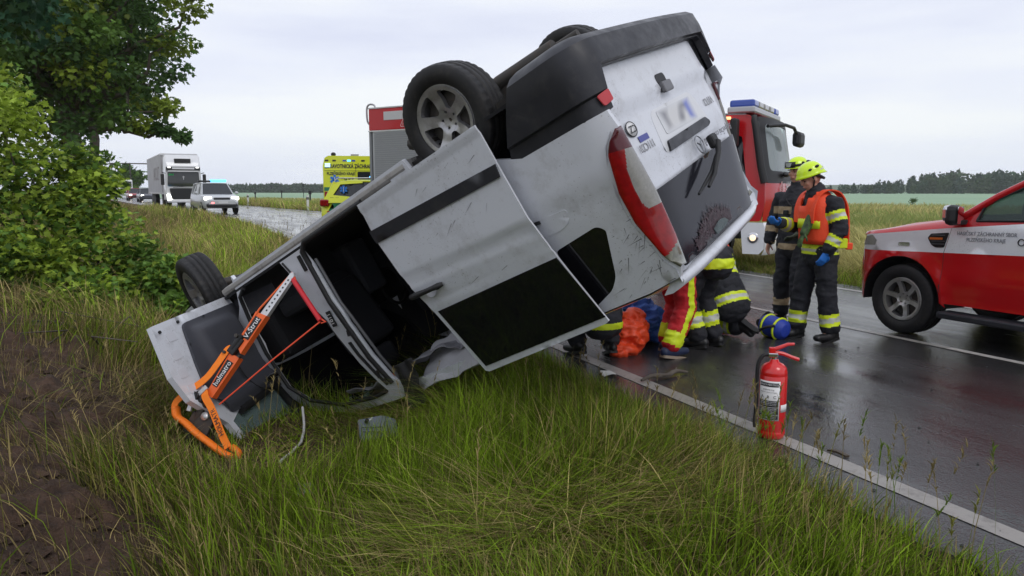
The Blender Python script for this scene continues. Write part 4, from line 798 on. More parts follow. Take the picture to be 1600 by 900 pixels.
def strap(name, path, w, m, par=stt, th=.006, sag=0):
    P = [Vector(p) for p in path]; rings = []
    for i, p in enumerate(P):
        d = (P[min(i+1, len(P)-1)] - P[max(i-1, 0)]).normalized(); s_ = d.cross(Vector((0, 0, 1))).normalized()*w/2; rings.append([p - s_, p + s_, p + s_ + Vector((0, 0, th)), p - s_ + Vector((0, 0, th))])
    b = MB(); b.loft(rings, 0, False); return b.build(name, m, par)
def smooth(pts, n=6):
    P = [Vector(p) for p in pts]; o = []
    for i in range(len(P) - 1):
        a, b_, c, d = P[max(i-1, 0)], P[i], P[i+1], P[min(i+2, len(P)-1)]
        for k in range(n):
            t = k/n; o.append(.5*((2*b_) + (c - a)*t + (2*a - 5*b_ + 4*c - d)*t*t + (3*b_ - a - 3*c + d)*t**3))
    return o + [P[-1]]
strap('webbing', smooth([(.40, .085, .03), (.37, .105, .035), (.25, .122, .04), (.124, .15, .045), (-.027, .24, .05), (-.125, .285, .05), (-.20, .245, .045)]), .052, M_OST)
b = MB(); b.tube(smooth([(-.15, .275, .04), (-.205, .225, .04), (-.217, .13, .045), (-.245, 0, .05), (-.262, -.13, .05), (-.285, -.27, .03), (-.275, -.36, .0), (-.24, -.36, .0), (-.22, -.30, .02)]), .042, 10, sq=.6)
b.build('webbing_roll', [mat('wet_webbing', (.92, .20, .01), .45, bump=.9, bscale=70)], stt)
w2 = strap('webbing', smooth([(.03, .15, .03), (.035, .10, .05), (.005, .065, .055), (-.05, -.03, .05), (-.16, -.175, .04), (-.235, -.285, .03)]), .055, M_OST)
text('HOLMATRO', .05, Matrix.Translation((-.10, -.105, .055)) @ Matrix.Rotation(atan2(.255, .185) , 4, 'Z') , mat('navy_print', (.03, .02, .03), .6), stt, sx=.95)
b = MB(); b.box((-.02, .15, .02), (.09, .1, .07), M=Matrix.Rotation(.5, 4, 'Z'), ch=.012); b.tube([(-.02, .15, -.03), (-.02, .15, .08)], .035, 12); b.build('ratchet', M_BLK, stt)
b = MB(); b.box((.04, .12, .05), (.08, .035, .02), M=Matrix.Rotation(-.4, 4, 'Z'), ch=.004); b.build('ratchet_handle', M_AL, stt); b = MB(); b.box((-.1, .155, .05), (.07, .035, .02), M=Matrix.Rotation(.2, 4, 'Z'), ch=.004); b.build('ratchet_pawl', M_AL, stt); b = MB(); b.lathe([(.001, .02), (.03, .02), (.03, .01)], 16, M=TR(-.12, .03, 0)); b.build('swivel_disc', M_AL, stt)
b = MB(); b.tube([(-.02, .1, 0), (-.25, .1, -.03), (-.4, .1, -.07)], .03, 8); b.box((-.2, .05, -.01), (.16, .2, .03), ch=.006); b.build('foot_plate', M_STEEL, stt)
b = MB(); b.tube([(1.05, -.105, .0), (.95, -.29, .0), (.845, -.482, .0)], .02, 8); b.build('edge_pad', M_RST, stt, bevel=0)
b = MB(); b.tube([(1.08, -.09, .0), (.99, -.20, .0)], .012, 6); b.tube([(.835, -.485, 0), (.42, -.264, .02), (.0, -.042, .02)], .0065, 6); b.tube([(.86, -.47, 0), (.85, -.53, 0), (.83, -.50, 0)], .007, 6); b.build('cord', [mat('red_cord', (.72, .08, .03), .5)], stt)
b = MB(); b.tube([(1.10, -.075, .0), (.75, .02, .03), (.44, .07, .02)], .008, 6); b.build('cable', [M_OR], stt)
# =================================================================== VEHICLES
M_FRED = mat('fire_red', (.44, .006, .009), .2, spec=.45, coat=.25, dirt=.07, dcol=(.2, .1, .09), dscale=5)
M_WHT = mat('vehicle_white', (.72, .73, .75), .25, coat=.6, dirt=.18, dcol=(.35, .34, .33))
M_WGL = glass('window_glass', (.06, .085, .08), .42)
M_DGL = mat('dark_window', (.012, .015, .018), .05, spec=.7)
M_HEAD = mat('lit_headlamp', (.8, .8, .75), .2, emit=(1, .96, .85), estr=5)
M_BEAC = mat('lit_blue_beacon', (.2, .5, .9), .2, emit=(.08, .5, 1), estr=2.2)
M_BLUE = mat('blue_beacon', (.02, .05, .26), .15, coat=.5, emit=(.05, .15, .9), estr=.08)
M_YEL = mat('rescue_yellow', (.62, .68, .015), .3, coat=.5); M_GRN = mat('rescue_green', (.01, .16, .07), .35, coat=.3)
M_BPR = mat('black_print', (.02, .02, .022), .5); M_BLU = mat('star_blue', (.02, .16, .55), .4)
M_SHUT = mat('shutter', (.27, .28, .29), .42, metal=.35, dirt=.3, dcol=(.2, .2, .2))
TXS = lambda x, y, z: Matrix.Translation((x, y, z))
LEFTTXT = Matrix(((-1, 0, 0, 0), (0, 0, 1, 0), (0, 1, 0, 0), (0, 0, 0, 1)))    # reads along -x, faces +y
RIGHTTXT = Matrix(((1, 0, 0, 0), (0, 0, -1, 0), (0, 1, 0, 0), (0, 0, 0, 1)))   # reads along +x, faces -y
FRONTTXT = Matrix(((0, 0, 1, 0), (1, 0, 0, 0), (0, 1, 0, 0), (0, 0, 0, 1)))    # reads along +y, faces +x
REARTXT = Matrix(((0, 0, -1, 0), (-1, 0, 0, 0), (0, 1, 0, 0), (0, 0, 0, 1)))
# ------------------------------------------------------------------ the pick-up
specks(M_FRED, 120, .70, .35, (.16, .12, .10)); specks(M_WHT, 110, .68, .4, (.16, .14, .12))
pkp = RD(7.99, 5.49); PM = TR(pkp.x, pkp.y, 0, ROADROT)
pk = thing('pickup_truck', 'red and white fire brigade pick-up parked at the right edge on the wet road', 'pick-up', PM)
def py(x, z): return .93 - .40*max(0, z - 1.2) - 1.8*max(0, x - .34)**2 - .25*max(0, .5 - z)**2 + .035*math.exp(-((math.hypot(x, z - .38) - .49)/.05)**2)*(1 if z < 1 else 0) + .012*math.exp(-((z - .66)/.1)**2) - .007*math.exp(-((z - .44)/.03)**2)
def pkf(sg, off=0.): return lambda x, z, d: (x, sg*(py(x, z) + off - d), z)
ZB = lambda x: .901 - .036*x; ZT = lambda x: 1.112 - .115*x if x > -.53 else 1.173 - .097*(x + .53)
def bandpanels(poly_fn, x0, x1, sg, name, extra_hole=None, n=14, th=0):
    pass
arch = [(.47*cos(a), .38 + .47*sin(a)) for a in np.linspace(-.12, pi + .12, 22)]
arR = [(-3.22 + .47*cos(a), .38 + .47*sin(a)) for a in np.linspace(-.12, pi + .12, 22)]
xs_ = lambda a, b, n=10: list(np.linspace(a, b, n))
for sg in (1, -1):
    b = MB(); f = pkf(sg)
    low = [(.60, .37)] + [(.66, .55), (.66, .70), (.62, ZB(.62))] + [(x, ZB(x)) for x in xs_(.55, -.455)] + [(-.455, .90), (-.464, .60), (-.49, .46), (-.53, .36)] + arch[::-1][1:] 
    b.panel(low, [], f, 0, .06, 0); b.panel([(.62, ZB(.62)), (.52, ZT(.5))] + [(x, ZT(x)) for x in xs_(.4, -.526)] + [(-.456, ZB(-.456))] + [(x, ZB(x)) for x in xs_(-.40, .55)], [], f, 0, .06, 1)
    if sg > 0:
        fend = b.build('front_wing', [M_FRED, M_WHT], pk)
    else: b.build('far_wing', [M_FRED, M_WHT], pk)
    for nm, x0, x1, win in (('front_door', -.462, -1.66, [(-.765, 1.25), (-.80, 1.40), (-1.2, 1.625), (-1.56, 1.69), (-1.56, 1.275)]), ('rear_door', -1.672, -2.62, [(-1.74, 1.28), (-1.74, 1.69), (-2.1, 1.68), (-2.42, 1.60), (-2.5, 1.29)])):
        b = MB(); lo = [(x0 if nm == 'rear_door' else -.50, .40)] + ([(-.466, .60)] if nm == 'front_door' else []) + [(x0, ZB(x0))] + [(x, ZB(x)) for x in xs_(x0, x1, 6)[1:]] + ([(x1, .40)] if nm == 'front_door' else [(-2.62, .75), (-2.45, .42)])
        b.panel(lo, [], f, .03, .06, 0); t0 = -.53 if nm == 'front_door' else x0
        b.panel([(x0, ZB(x0)), (t0, ZT(t0))] + [(x, ZT(x)) for x in xs_(t0, x1, 6)[1:]] + [(x1, ZB(x1))] + [(x, ZB(x)) for x in xs_(x1, x0, 6)[1:-1]], [], f, .03, .06, 1)
        up = [(t0, ZT(t0))] + ([(-.66, 1.365), (-1.18, 1.67)] if nm == 'front_door' else [(x0, 1.755)]) + ([(x1, 1.755)] if nm == 'front_door' else [(-2.1, 1.75), (-2.5, 1.64), (x1, ZT(x1))]) + ([(x1, ZT(x1))] if nm == 'front_door' else []) + [(x, ZT(x)) for x in xs_(x1, t0, 6)[1:-1]]
        b.panel(up, [win], f, .03, .08, 0); dr_ = b.build(nm, [M_FRED, M_WHT], pk)
        b = MB(); b.panel(win, [], pkf(sg, -.012), .004, .2); b.build('door_window', M_WGL, dr_)
        b = MB(); fo = pkf(sg, .004); b.tube([fo(x, z, 0) for x, z in win + win[:1]], .011, 6); b.build('window_seal', M_BLK, dr_)
        hxx = x1 + .16; b = MB(); fo = pkf(sg, .03); b.tube([fo(hxx + .1, 1.05, .03), fo(hxx + .09, 1.05, 0), fo(hxx - .09, 1.055, 0), fo(hxx - .1, 1.055, .03)], .017, 8); b.build('door_handle', M_CHR, dr_)
        if sg > 0 and nm == 'front_door':
            for s_, z, w in (('HASIČSKÝ ZÁCHRANNÝ SBOR', 1.127, 1), ('PLZEŇSKÉHO KRAJE', 1.068, 1)): text(s_, .053, TXS(-.88, .9335, z) @ LEFTTXT @ Matrix.Rotation(.02, 4, 'Z'), M_GTXT, dr_, sx=.80)
            b = MB(); b.tube([(-1.215 + .03*cos(t), .936, 1.07 + .03*sin(t)) for t in np.linspace(0, 2*pi, 17)], .005, 6); b.build('door_crest', M_BPR, dr_)
    # bed side
    b = MB(); b.panel([(-2.64, ZB(-2.6)), (-2.64, .75), (-2.66, .5)] + arR[::-1][1:] + [(-2.75, .4), (-2.72, .4)] if False else [(-2.64, .72)] + arR[::-1][2:-2] + [(-4.25, .55), (-4.3, 1.24), (-2.64, 1.24)], [], f, .03, .1, 0); b.build('bed_side', M_FRED, pk)
b = MB(); rings = []
for x, zc in ((.60, .98), (.5, 1.05), (.38, 1.09), (.27, 1.13), (0, 1.19), (-.33, 1.235), (-.54, 1.275)):
    e = py(x, 1.0); zt = ZT(x); half = [(e, zt), (e - .03, zt + .035), (e - .09, zc - .015 if zc - .015 > zt + .04 else zt + .045), (e - .17, zc + .012), (.45*e, zc + .03), (.4*e, zc + .022), (0, zc + .03)]
    rings.append([(x, y, z) for y, z in half] + [(x, -y, z) for y, z in half[-2::-1]])
b.loft(rings, 0, True, (True, False), False); b.build('bonnet', M_FRED, pk)
b = MB(); b.loft([[(.60 + .24*(1 - (y/.8)**2), y, z) for y in np.linspace(-.80, .80, 11)] for z in (.36, .5, .7, .86, .98)], 0, True, (False, False), False); b.build('front_bumper', M_FRED, pk)
b = MB(); b.box((.78, 0, .8), (.12, 1.0, .26), ch=.03); b.build('grille', M_BLK, pk)
for sg in (1, -1):
    b = MB(); f = pkf(sg, .006); b.panel([(.62, .93), (.36, .945), (.34, 1.0), (.40, 1.055), (.52, 1.03)], [], f, .03, .05); b.build('headlamp', M_CLR, pk)
f = pkf(1, .006)
b = MB(); b.panel(rp([(-.275, 1.06), (-.31, 1.105), (-.505, 1.125), (-.46, .97), (-.37, .965), (-.32, .99)], .015), [], f, .012, .06); v_ = b.build('wing_vent', M_BLK, pk, bevel=.003)
b = MB()
for z in (1.0, 1.03, 1.09): b.tube([f(-.33, z, -.008), f(-.47, z + .004, -.008)], .006, 6)
b.build('vent_blade', [mat('vent_grey', (.05, .05, .05), .4)], v_)
b = MB(); b.panel([(-.31, 1.045), (-.31, 1.068), (-.45, 1.072), (-.45, 1.05)], [], pkf(1, .022), .004, .06); b.build('side_repeater', [mat('amber', (.5, .12, .02), .3)], v_)
b = MB(); b.panel(rp([(.06, .955), (-.075, .96), (-.075, 1.0), (.06, .995)], .012), [], pkf(1, .01), .01, .06); b.build('marker_lamp', M_CHR, pk)
b = MB(); b.tube([f(-.458, z, .012) for z in np.linspace(.46, 1.16, 12)], .006, 5); b.build('door_gap', M_BLK, pk)
# cab roof, screen, pillars
def yt(z): return .93 - .40*max(0, z - 1.2)
b = MB(); b.loft([[(x, yt(z)*(1 - 2*i/12), z + c*(1 - abs(1 - 2*i/12)**3)) for i in range(13)] for x, z, c in ((-1.19, 1.675, .03), (-1.4, 1.735, .05), (-1.7, 1.76, .06), (-2.2, 1.755, .05), (-2.5, 1.64, .02))], 0, True, (False, False), False); b.build('cab_roof', M_FRED, pk)
b = MB(); b.loft([[(x - .12*(1 - 2*i/12)**2, yt(z)*.97*(1 - 2*i/12), z) for i in range(13)] for x, z in ((-.52, 1.27), (-1.08, 1.66))], 0, True, (False, False), False); b.build('windscreen', M_WGL, pk)
b = MB(); b.loft([[(x, yt(z)*(1 - 2*i/12), z) for i in range(13)] for x, z in ((-2.5, 1.64), (-2.62, 1.25), (-2.64, .6))], 0, True, (False, False), False); b.build('cab_back', M_FRED, pk)
for sg in (1, -1):
    b = MB(); b.tube([(-.62, sg*.90, 1.29), (-.9, sg*.82, 1.49), (-1.2, sg*.745, 1.665)], .035, 8); b.build('roof_pillar', M_FRED if sg > 0 else M_BLK, pk)
    b = MB(); b.box((-.61, sg*1.04, 1.305), (.12, .20, .20), 0, M=Matrix.Rotation(.25*sg, 4, 'Z'), ch=.05); b.box((-.64, sg*.93, 1.235), (.07, .16, .045), 0, ch=.01); mm_ = b.build('door_mirror', M_BLK if sg > 0 else M_BLK, pk)
    b = MB(); b.panel(rp([(-.07, -.085), (.07, -.085), (.07, .085), (-.07, .085)], .03), [], lambda u, v, d: (d, u, v), .006, .1); b.build('mirror_glass', [mat('mirror', (.75, .8, .82), .03, metal=1.)], mm_, M=TR(-.676, sg*1.025, 1.305, .25*sg) @ Matrix.Rotation(.0, 4, 'Y'))
    b = MB(); b.box((-.575, sg*1.045, 1.32), (.10, .19, .17), 0, M=Matrix.Rotation(.25*sg, 4, 'Z'), ch=.045); b.build('mirror_cap', M_CHR, mm_)
b = MB(); b.box((-1.7, 0, .62), (2.3, 1.75, .25)); b.box((-.75, 0, 1.1), (.3, 1.6, .3), ch=.05); b.build('cabin_floor', M_LIN, pk)
for y in (.42, -.42):
    b = MB(); b.box((-1.45, y, .92), (.5, .5, .15), ch=.05); b.box((-1.72, y, 1.22), (.13, .5, .6), M=Matrix.Rotation(-.18, 4, 'Y'), ch=.05); b.box((-1.8, y, 1.6), (.09, .26, .16), ch=.03); b.build('seat', M_SEAT, pk)
b = MB(); b.tube([(-1.02 + .06*cos(a), .42 + .18*sin(a), 1.28 + .17*cos(a)) for a in np.linspace(0, 2*pi, 25)], .015, 8); b.box((-1.0, .42, 1.28), (.04, .30, .04)); b.tube([(-.85, .42, 1.2), (-1.0, .42, 1.28)], .03, 8); b.build('steering_wheel', M_BLK, pk)
b = MB(); b.box((-.98, 0, 1.56), (.03, .24, .07), ch=.01); b.build('rear_view_mirror', M_BLK, pk)
b = MB()
for sg in (1, -1): b.box((-1.65, sg*.94, .295), (2.3, .2, .07), ch=.02)
b.box((-1.9, 0, .5), (4.2, 1.3, .2)); b.build('chassis', M_PL, pk)
for x in (0, -3.22):
    for sg in (1, -1):
        b = MB(); b.loft([[(x + .47*cos(a), sg*y, .38 + .47*sin(a)) for a in np.linspace(-.1, pi + .1, 18)] for y in (.93, .55)], 0, False, (False, True), False); b.build('wheel_arch', M_BLK, pk)
        wheel(pk, TR(x, sg*.80, .38, pi if sg > 0 else 0) @ Matrix.Rotation(.25, 4, 'Y'), .38, .265, .228, 6, mat('grey_alloy', (.48, .47, .46), .32, metal=.75, dirt=.5, dcol=(.08, .07, .06), dscale=14))
b = MB(); b.box((-3.45, 0, .8), (1.6, 1.6, .06)); b.box((-4.28, 0, .95), (.05, 1.7, .5)); b.build('load_bed', M_FRED, pk)
# ------------------------------------------------------------------ the fire engine
FM = TR(4.48, 13.5, -.02, -radians(31)); ft = thing('fire_engine', 'tall red fire engine with grey roller shutters standing across the road behind the van', 'fire engine', FM)
b = MB(); b.panel(rp([(-2.35, .75), (-.85, .75), (-.75, 1.0), (.05, 1.0), (.12, 1.3), (.10, 1.85), (-.10, 2.75), (-.22, 2.93), (-2.35, 2.98)], .05), [rp([(-.98, 1.75), (-.22, 1.68), (-.34, 2.55), (-.98, 2.6)], .05)], lambda x, z, d: (x, .02 + .05*max(0, z - 1.9)*.6 + d, z), .05, .15)
b.panel(rp([(-2.35, .75), (-.85, .75), (-.75, 1.0), (.05, 1.0), (.12, 1.3), (.10, 1.85), (-.10, 2.75), (-.22, 2.93), (-2.35, 2.98)], .05), [], lambda x, z, d: (x, 2.48 - .05*max(0, z - 1.9)*.6 - d, z), .05, .2)
b.loft([[(x + .0, y, z) for y in np.linspace(.03, 2.47, 9)] for x, z in ((-2.35, 2.98), (-1.2, 3.0), (-.3, 2.95), (-.12, 2.82))], 0, True, (False, False), False)
b.loft([[(x + .16*(1 - abs((y - 1.25)/1.22)**3), y, z) for y in np.linspace(.03, 2.47, 15)] for x, z in ((.06, 1.90), (.10, 1.7), (.11, 1.3), (.08, 1.0))], 0, True, (False, False), False)
b.loft([[(-2.35, y, z) for y in (.03, 2.47)] for z in (.75, 2.98)], 0, False, (False, False), False); b.build('cab', M_FRED, ft)
b = MB(); b.panel(rp([(-.98, 1.75), (-.22, 1.68), (-.34, 2.55), (-.98, 2.6)], .05), [], lambda x, z, d: (x, .05 + .03*max(0, z - 1.9) + d, z), .01, .3); b.build('door_window', M_DGL, ft)
def wsf(off): return lambda y, z, d: (.06 - .2*(z - 1.9)*.9 + .16*(1 - abs((y - 1.25)/1.22)**3) + off - d, y, z)
WSo = rp([(.02, 1.70), (2.48, 1.70), (2.42, 2.90), (.08, 2.90)], .12); WSi = rp([(.24, 1.92), (2.26, 1.92), (2.22, 2.78), (.28, 2.78)], .14)
b = MB(); b.panel(WSo, [WSi], wsf(.012), .03, .14); b.build('screen_surround', M_BLK, ft)
b = MB(); b.panel(WSi, [], wsf(.002), .01, .2); b.build('windscreen', [glass('sky_pale_screen', (.45, .5, .52), .45, .04)], ft)  # pale tint puts the sky's reflection into the glass colour
b = MB(); b.tube([(.10, .02, 1.7), (.02, .03, 2.0), (-.12, .08, 2.75), (-.18, .12, 2.9)], .07, 8); b.build('front_pillar', M_BLK, ft)
b = MB(); b.box((-.6, 1.25, 1.5), (.4, 2.2, .5), ch=.05); b.box((-1.5, 1.25, 1.9), (.2, 2.2, 1.2), ch=.05); b.build('cab_interior', mat('cab_grey', (.16, .15, .15), .8), ft)
b = MB(); b.ell((-.32, .95, 1.98), (.12, .3, .14), 0, 12, 8); b.build('dash_bundle', mat('dash_bundle', (.5, .22, .18), .8), ft)
b = MB(); b.loft([[(x + .16*(1 - abs((y - 1.25)/1.25)**3), y, z) for y in np.linspace(.0, 2.5, 15)] for x, z in ((.08, .98), (.14, .9), (.15, .5), (.1, .38), (-.05, .36))], 0, True, (False, False), False)
b.panel([(-.30, .98), (.10, .98), (.14, .9), (.14, .5), (.05, .40), (-.24, .40)], [], lambda x, z, d: (x, .0 + d, z), .04, .2); b.build('front_bumper', M_WHT, ft, bevel=.01)
for y in (.24, 2.26):
    b = MB(); b.lathe([(.001, .0), (.11, .0), (.125, -.03), (.125, -.08)], 20, M=TXS(.275, y, .70) @ Matrix.Rotation(pi/2, 4, 'Y')); h_ = b.build('headlamp', M_CHR, ft)
    b = MB(); b.lathe([(.001, .02), (.07, .01), (.08, 0)], 16, M=TXS(.272, y, .70) @ Matrix.Rotation(pi/2, 4, 'Y')); b.build('headlamp_lens', [mat('warm_lamp', (.8, .6, .4), .2, emit=(1, .75, .5), estr=1.2)], h_)
b = MB(); b.lathe([(.001, .02), (.085, .012), (.10, 0)], 20, M=TXS(-.06, -.008, .70) @ Matrix.Rotation(pi/2, 4, 'X')); h_ = b.build('corner_lamp', M_CHR, ft); b = MB(); b.lathe([(.001, .03), (.05, .022), (.06, .012)], 16, M=TXS(-.06, -.008, .70) @ Matrix.Rotation(pi/2, 4, 'X')); b.build('corner_lamp_lens', [mat('warm_lamp', (.8, .6, .4), .2, emit=(1, .75, .5), estr=1.2)], h_)
text('HASIČI', .30, TXS(.272, 1.45, 1.62) @ FRONTTXT, M_WHT, ft, sx=.72)
def emblem(par, M, r, m):
    b = MB(); P = [(r*1.15*cos(a), r*1.15*sin(a) - r*.12) for a in (pi/2, pi/2 + 2*pi/3, pi/2 + 4*pi/3)]; P = rp(P, r*.35, 4); b.tube([(x, y, 0) for x, y in P + P[:1]], r*.06, 6, M=M); e_ = b.build('emblem', m, par); text('HZS', r*.62, M @ TXS(0, -r*.35, 0), m, e_, sx=1.)
emblem(ft, TXS(.262, .72, 1.62) @ FRONTTXT, .12, mat('emblem_pale', (.6, .35, .35), .4))
b = MB(); b.box((-1.55, -.012, 1.32), (1.5, .012, .32)); b.build('side_stripe', M_WHT, ft)
for z0, z1 in ((2.35, 2.85), (2.12, 2.32)):
    b = MB(); b.box((-.42, -.20, (z0 + z1)/2), (.13, .24, z1 - z0), ch=.04); b.build('side_mirror', M_BLK, ft)
b = MB(); b.tube([(.08, .15, 2.72), (.30, .6, 2.76), (.36, 1.1, 2.74), (.34, 1.5, 2.66)], .032, 8); ma_ = b.build('mirror_arm', M_BLK, ft); b = MB(); b.box((.34, 1.75, 2.56), (.16, .55, .30), ch=.07); b.build('front_mirror', M_BLK, ma_)
b = MB(); b.ell((.30, .9, 1.86), (.06, .22, .05), 0, 10, 6); b.build('wiper', M_BLK, ft)
b = MB(); b.box((-.62, .02, 2.88), (.13, .05, .05), ch=.01); b.build('marker_lamp', [mat('lit_marker', (.8, .45, .25), .3, emit=(1, .5, .2), estr=2)], ft)
b = MB(); b.box((-.40, 1.25, 3.03), (.50, 2.3, .12), ch=.03); lb = b.build('light_bar', [mat('bar_grey', (.4, .4, .41), .3, metal=.5)], ft)
for y, m_ in ((.35, M_BLUE), (.75, M_CLR), (1.2, M_CLR), (1.7, M_CLR), (2.15, M_BLUE)):
    b = MB(); b.box((-.40, y, 3.15), (.46, .36, .14), ch=.04); b.build('beacon', m_, lb)
b = MB(); b.tube([(-1.0, .3, 3.0), (-1.15, .25, 3.7)], .01, 5); b.build('aerial', M_BLK, ft)
# bodywork
b = MB(); b.box((-5.87, 1.25, 2.0), (6.7, 2.42, 2.05)); b.build('body_core', [mat('body_grey', (.2, .21, .22), .5)], ft)
b = MB(); b.box((-5.87, 1.25, 3.26), (6.84, 2.52, .52), ch=.02); b.build('roof_locker', M_FRED, ft)
b = MB(); b.box((-5.87, 1.25, 3.53), (6.86, 2.54, .03)); b.box((-5.87, -.005, 2.985), (6.86, .03, .03)); b.build('trim_rail', M_AL, ft)
b = MB(); b.box((-5.87, 1.25, .92), (6.7, 2.46, .16)); b.box((-4.5, 1.25, .75), (8, .9, .25)); b.build('chassis', M_BLK, ft)
for k, (x0, x1) in enumerate(((-9.12, -7.32), (-7.20, -5.9), (-5.78, -4.4), (-4.28, -2.7))):
    b = MB(); b.box(((x0 + x1)/2, .03, 2.0), (x1 - x0 + .12, .05, 2.05)); fr_ = b.build('shutter_frame', [mat('frame_alu', (.42, .43, .44), .4, metal=.5)], ft)
    b = MB()
    for z in np.arange(1.0, 2.95, .05): b.box(((x0 + x1)/2, -.002, z + .024), (x1 - x0, .02, .043))
    b.build('shutter_slat', M_SHUT, fr_, kind='stuff')
b = MB(); b.box((-9.26, 1.25, 1.95), (.06, 2.5, 2.05)); b.build('rear_panel', [mat('body_grey', (.2, .21, .22), .5)], ft)
b = MB(); b.box((-8.5, -.012, 3.33), (.62, .012, .20), ch=.004); b.build('work_lamp', [mat('work_lamp', (.5, .5, .5), .3)], ft)
emblem(ft, TXS(-8.15, -.014, 3.17) @ RIGHTTXT, .16, mat('emblem_pale', (.6, .35, .35), .4))
b = MB(); b.tube(smooth([(-9.17, .12, 3.52), (-9.22, .12, 3.62), (-9.37, .12, 3.64), (-9.45, .12, 3.55), (-9.45, .12, 3.3), (-9.40, .12, 3.18), (-9.28, .12, 3.15)], 4), .022, 8); b.build('ladder_loop', [mat('loop_grey', (.35, .34, .36), .4, metal=.4)], ft)
for x in (-1.5, -6.6):
    for y, r_ in ((.16, 0), (2.34, pi)): wheel(ft, TR(x, y, .5, r_), .5, .3, .29, 6, M_STEEL)
# ------------------------------------------------------------------ ambulance and rescue estate car
AH = radians(90 + 13.5); AMt = TR(-7.2, 28.4, .17, AH)
am = thing('ambulance', 'yellow box ambulance seen from behind, left of the fire engine', 'ambulance', AMt)
aL, aW, aH = 4.4, 2.05, 2.68      # rear-left corner at the origin, body to -y
def abox(x0, x1, z0, z1, y0=0, y1=-aW): return [(x0, y0, z0), (x1, y0, z0), (x1, y1, z0), (x0, y1, z0), (x0, y0, z1), (x1, y0, z1), (x1, y1, z1), (x0, y1, z1)]
b = MB(); b.loft([[(x, -aW/2 + s*(aW/2 - ins) * 1, z) for s, z in ((1, .45), (1, 2.3), (.93, 2.6), (.8, 2.68), (-.8, 2.68), (-.93, 2.6), (-1, 2.3), (-1, .45))] for x, ins in ((0, .0), (.03, -.01), (4.4, 0), (5.4, .1))], 0, False, (True, True)); bod = b.build('body', M_YEL, am, bevel=.03)
b = MB(); b.loft([[(x, -aW/2 + s*w, z) for s, z in ((1, .5), (1, zt), (-1, zt), (-1, .5))] for x, zt, w in ((5.3, 1.6, .95), (6.0, 1.15, .9), (6.15, .6, .85))], 0, False); b.build('bonnet', M_YEL, am)
b = MB()
for x in (1.0, 4.7): b.tube([(x, -.05, .35), (x, -aW + .05, .35)], .35, 18)
b.build('wheel_pair', M_BLK, am, kind='stuff')
text('ZDRAVOTNICKÁ ZÁCHRANNÁ', .21, TXS(-.014, -1.05, 2.28) @ REARTXT, M_BPR, am, sx=.66, bold=.03); text('PLZEŇSKÉHO KRAJE', .15, TXS(-.014, -.66, 2.0) @ REARTXT, M_BPR, am, sx=.78, bold=.03); text('155', .22, TXS(-.014, -.98, 1.74) @ REARTXT, M_BPR, am, sx=1.1, bold=.03)
b = MB(); b.tube([(-.012, -.74 + .07*cos(t), 1.75 + .1*sin(t)) for t in np.linspace(.6, 4.5, 12)], .018, 6); b.build('phone_symbol', M_BPR, am)
def life_star(par, M, r):
    b = MB()
    for k in range(3): b.box((0, 0, 0), (2*r, r*.5, .012), M=Matrix.Rotation(pi/2 + k*pi/3, 4, 'Z'))
    b.v = [tuple(M @ Vector(p)) for p in b.v]
    for i in range(8, 16): pass
    o = b.build('rescue_star', M_BLU, par); b = MB(); b.box((0, 0, .008), (r*.12, r*1.1, .006)); b.v = [tuple(M @ Vector(p)) for p in b.v]; b.build('star_staff', M_WHT, o)
life_star(am, TXS(-.014, -.42, 1.78) @ REARTXT, .18)
b = MB(); b.panel(rp([(-1.28, 1.35), (-1.95, 1.35), (-1.95, 2.08), (-1.28, 2.08)], .05), [], lambda y, z, d: (-.012 + d, y, z), .01, .4); b.build('rear_window', M_DGL, am)
b = MB(); b.box((-.008, -1.22, 1.4), (.008, .012, 1.75)); b.box((-.008, -aW/2, 2.115), (.008, aW - .1, .012)); b.build('door_gap', M_BPR, am)
b = MB(); b.box((-.012, -.17, 2.32), (.03, .2, .15), ch=.01); b.build('corner_flasher', [mat('lit_white', (.6, .8, .9), .3, emit=(.5, .85, 1), estr=.9)], am)
for y, m_ in ((-.14, M_BPR), (-.42, M_BPR), (-.8, M_BLUE), (-.97, M_BEAC), (-1.14, M_BLUE), (-1.5, M_BPR), (-1.85, M_BPR)):
    b = MB(); b.box((.02, y, 2.50), (.07, .13, .06)); b.build('roof_lamp', m_, am)
b = MB(); b.box((-.01, -.12, 1.42), (.012, .2, .14)); b.box((-.01, -aW + .12, 1.42), (.012, .2, .14)); b.build('green_patch', M_GRN, am, kind='stuff')
b = MB(); b.box((-.012, -.10, 1.22), (.014, .15, .2)); b.build('tail_lamp', M_RED, am); b = MB(); b.box((-.012, -.45, 1.22), (.05, .24, .05)); b.build('door_handle', M_BPR, am)
b = MB(); b.ell((.2, -.4, 2.74), (.1, .1, .08), 0, 10, 6); b.build('roof_vent', M_BLK, am); b = MB(); b.box((.3, -1.2, 2.72), (.5, .3, .05)); b.build('roof_unit', M_CLR, am)
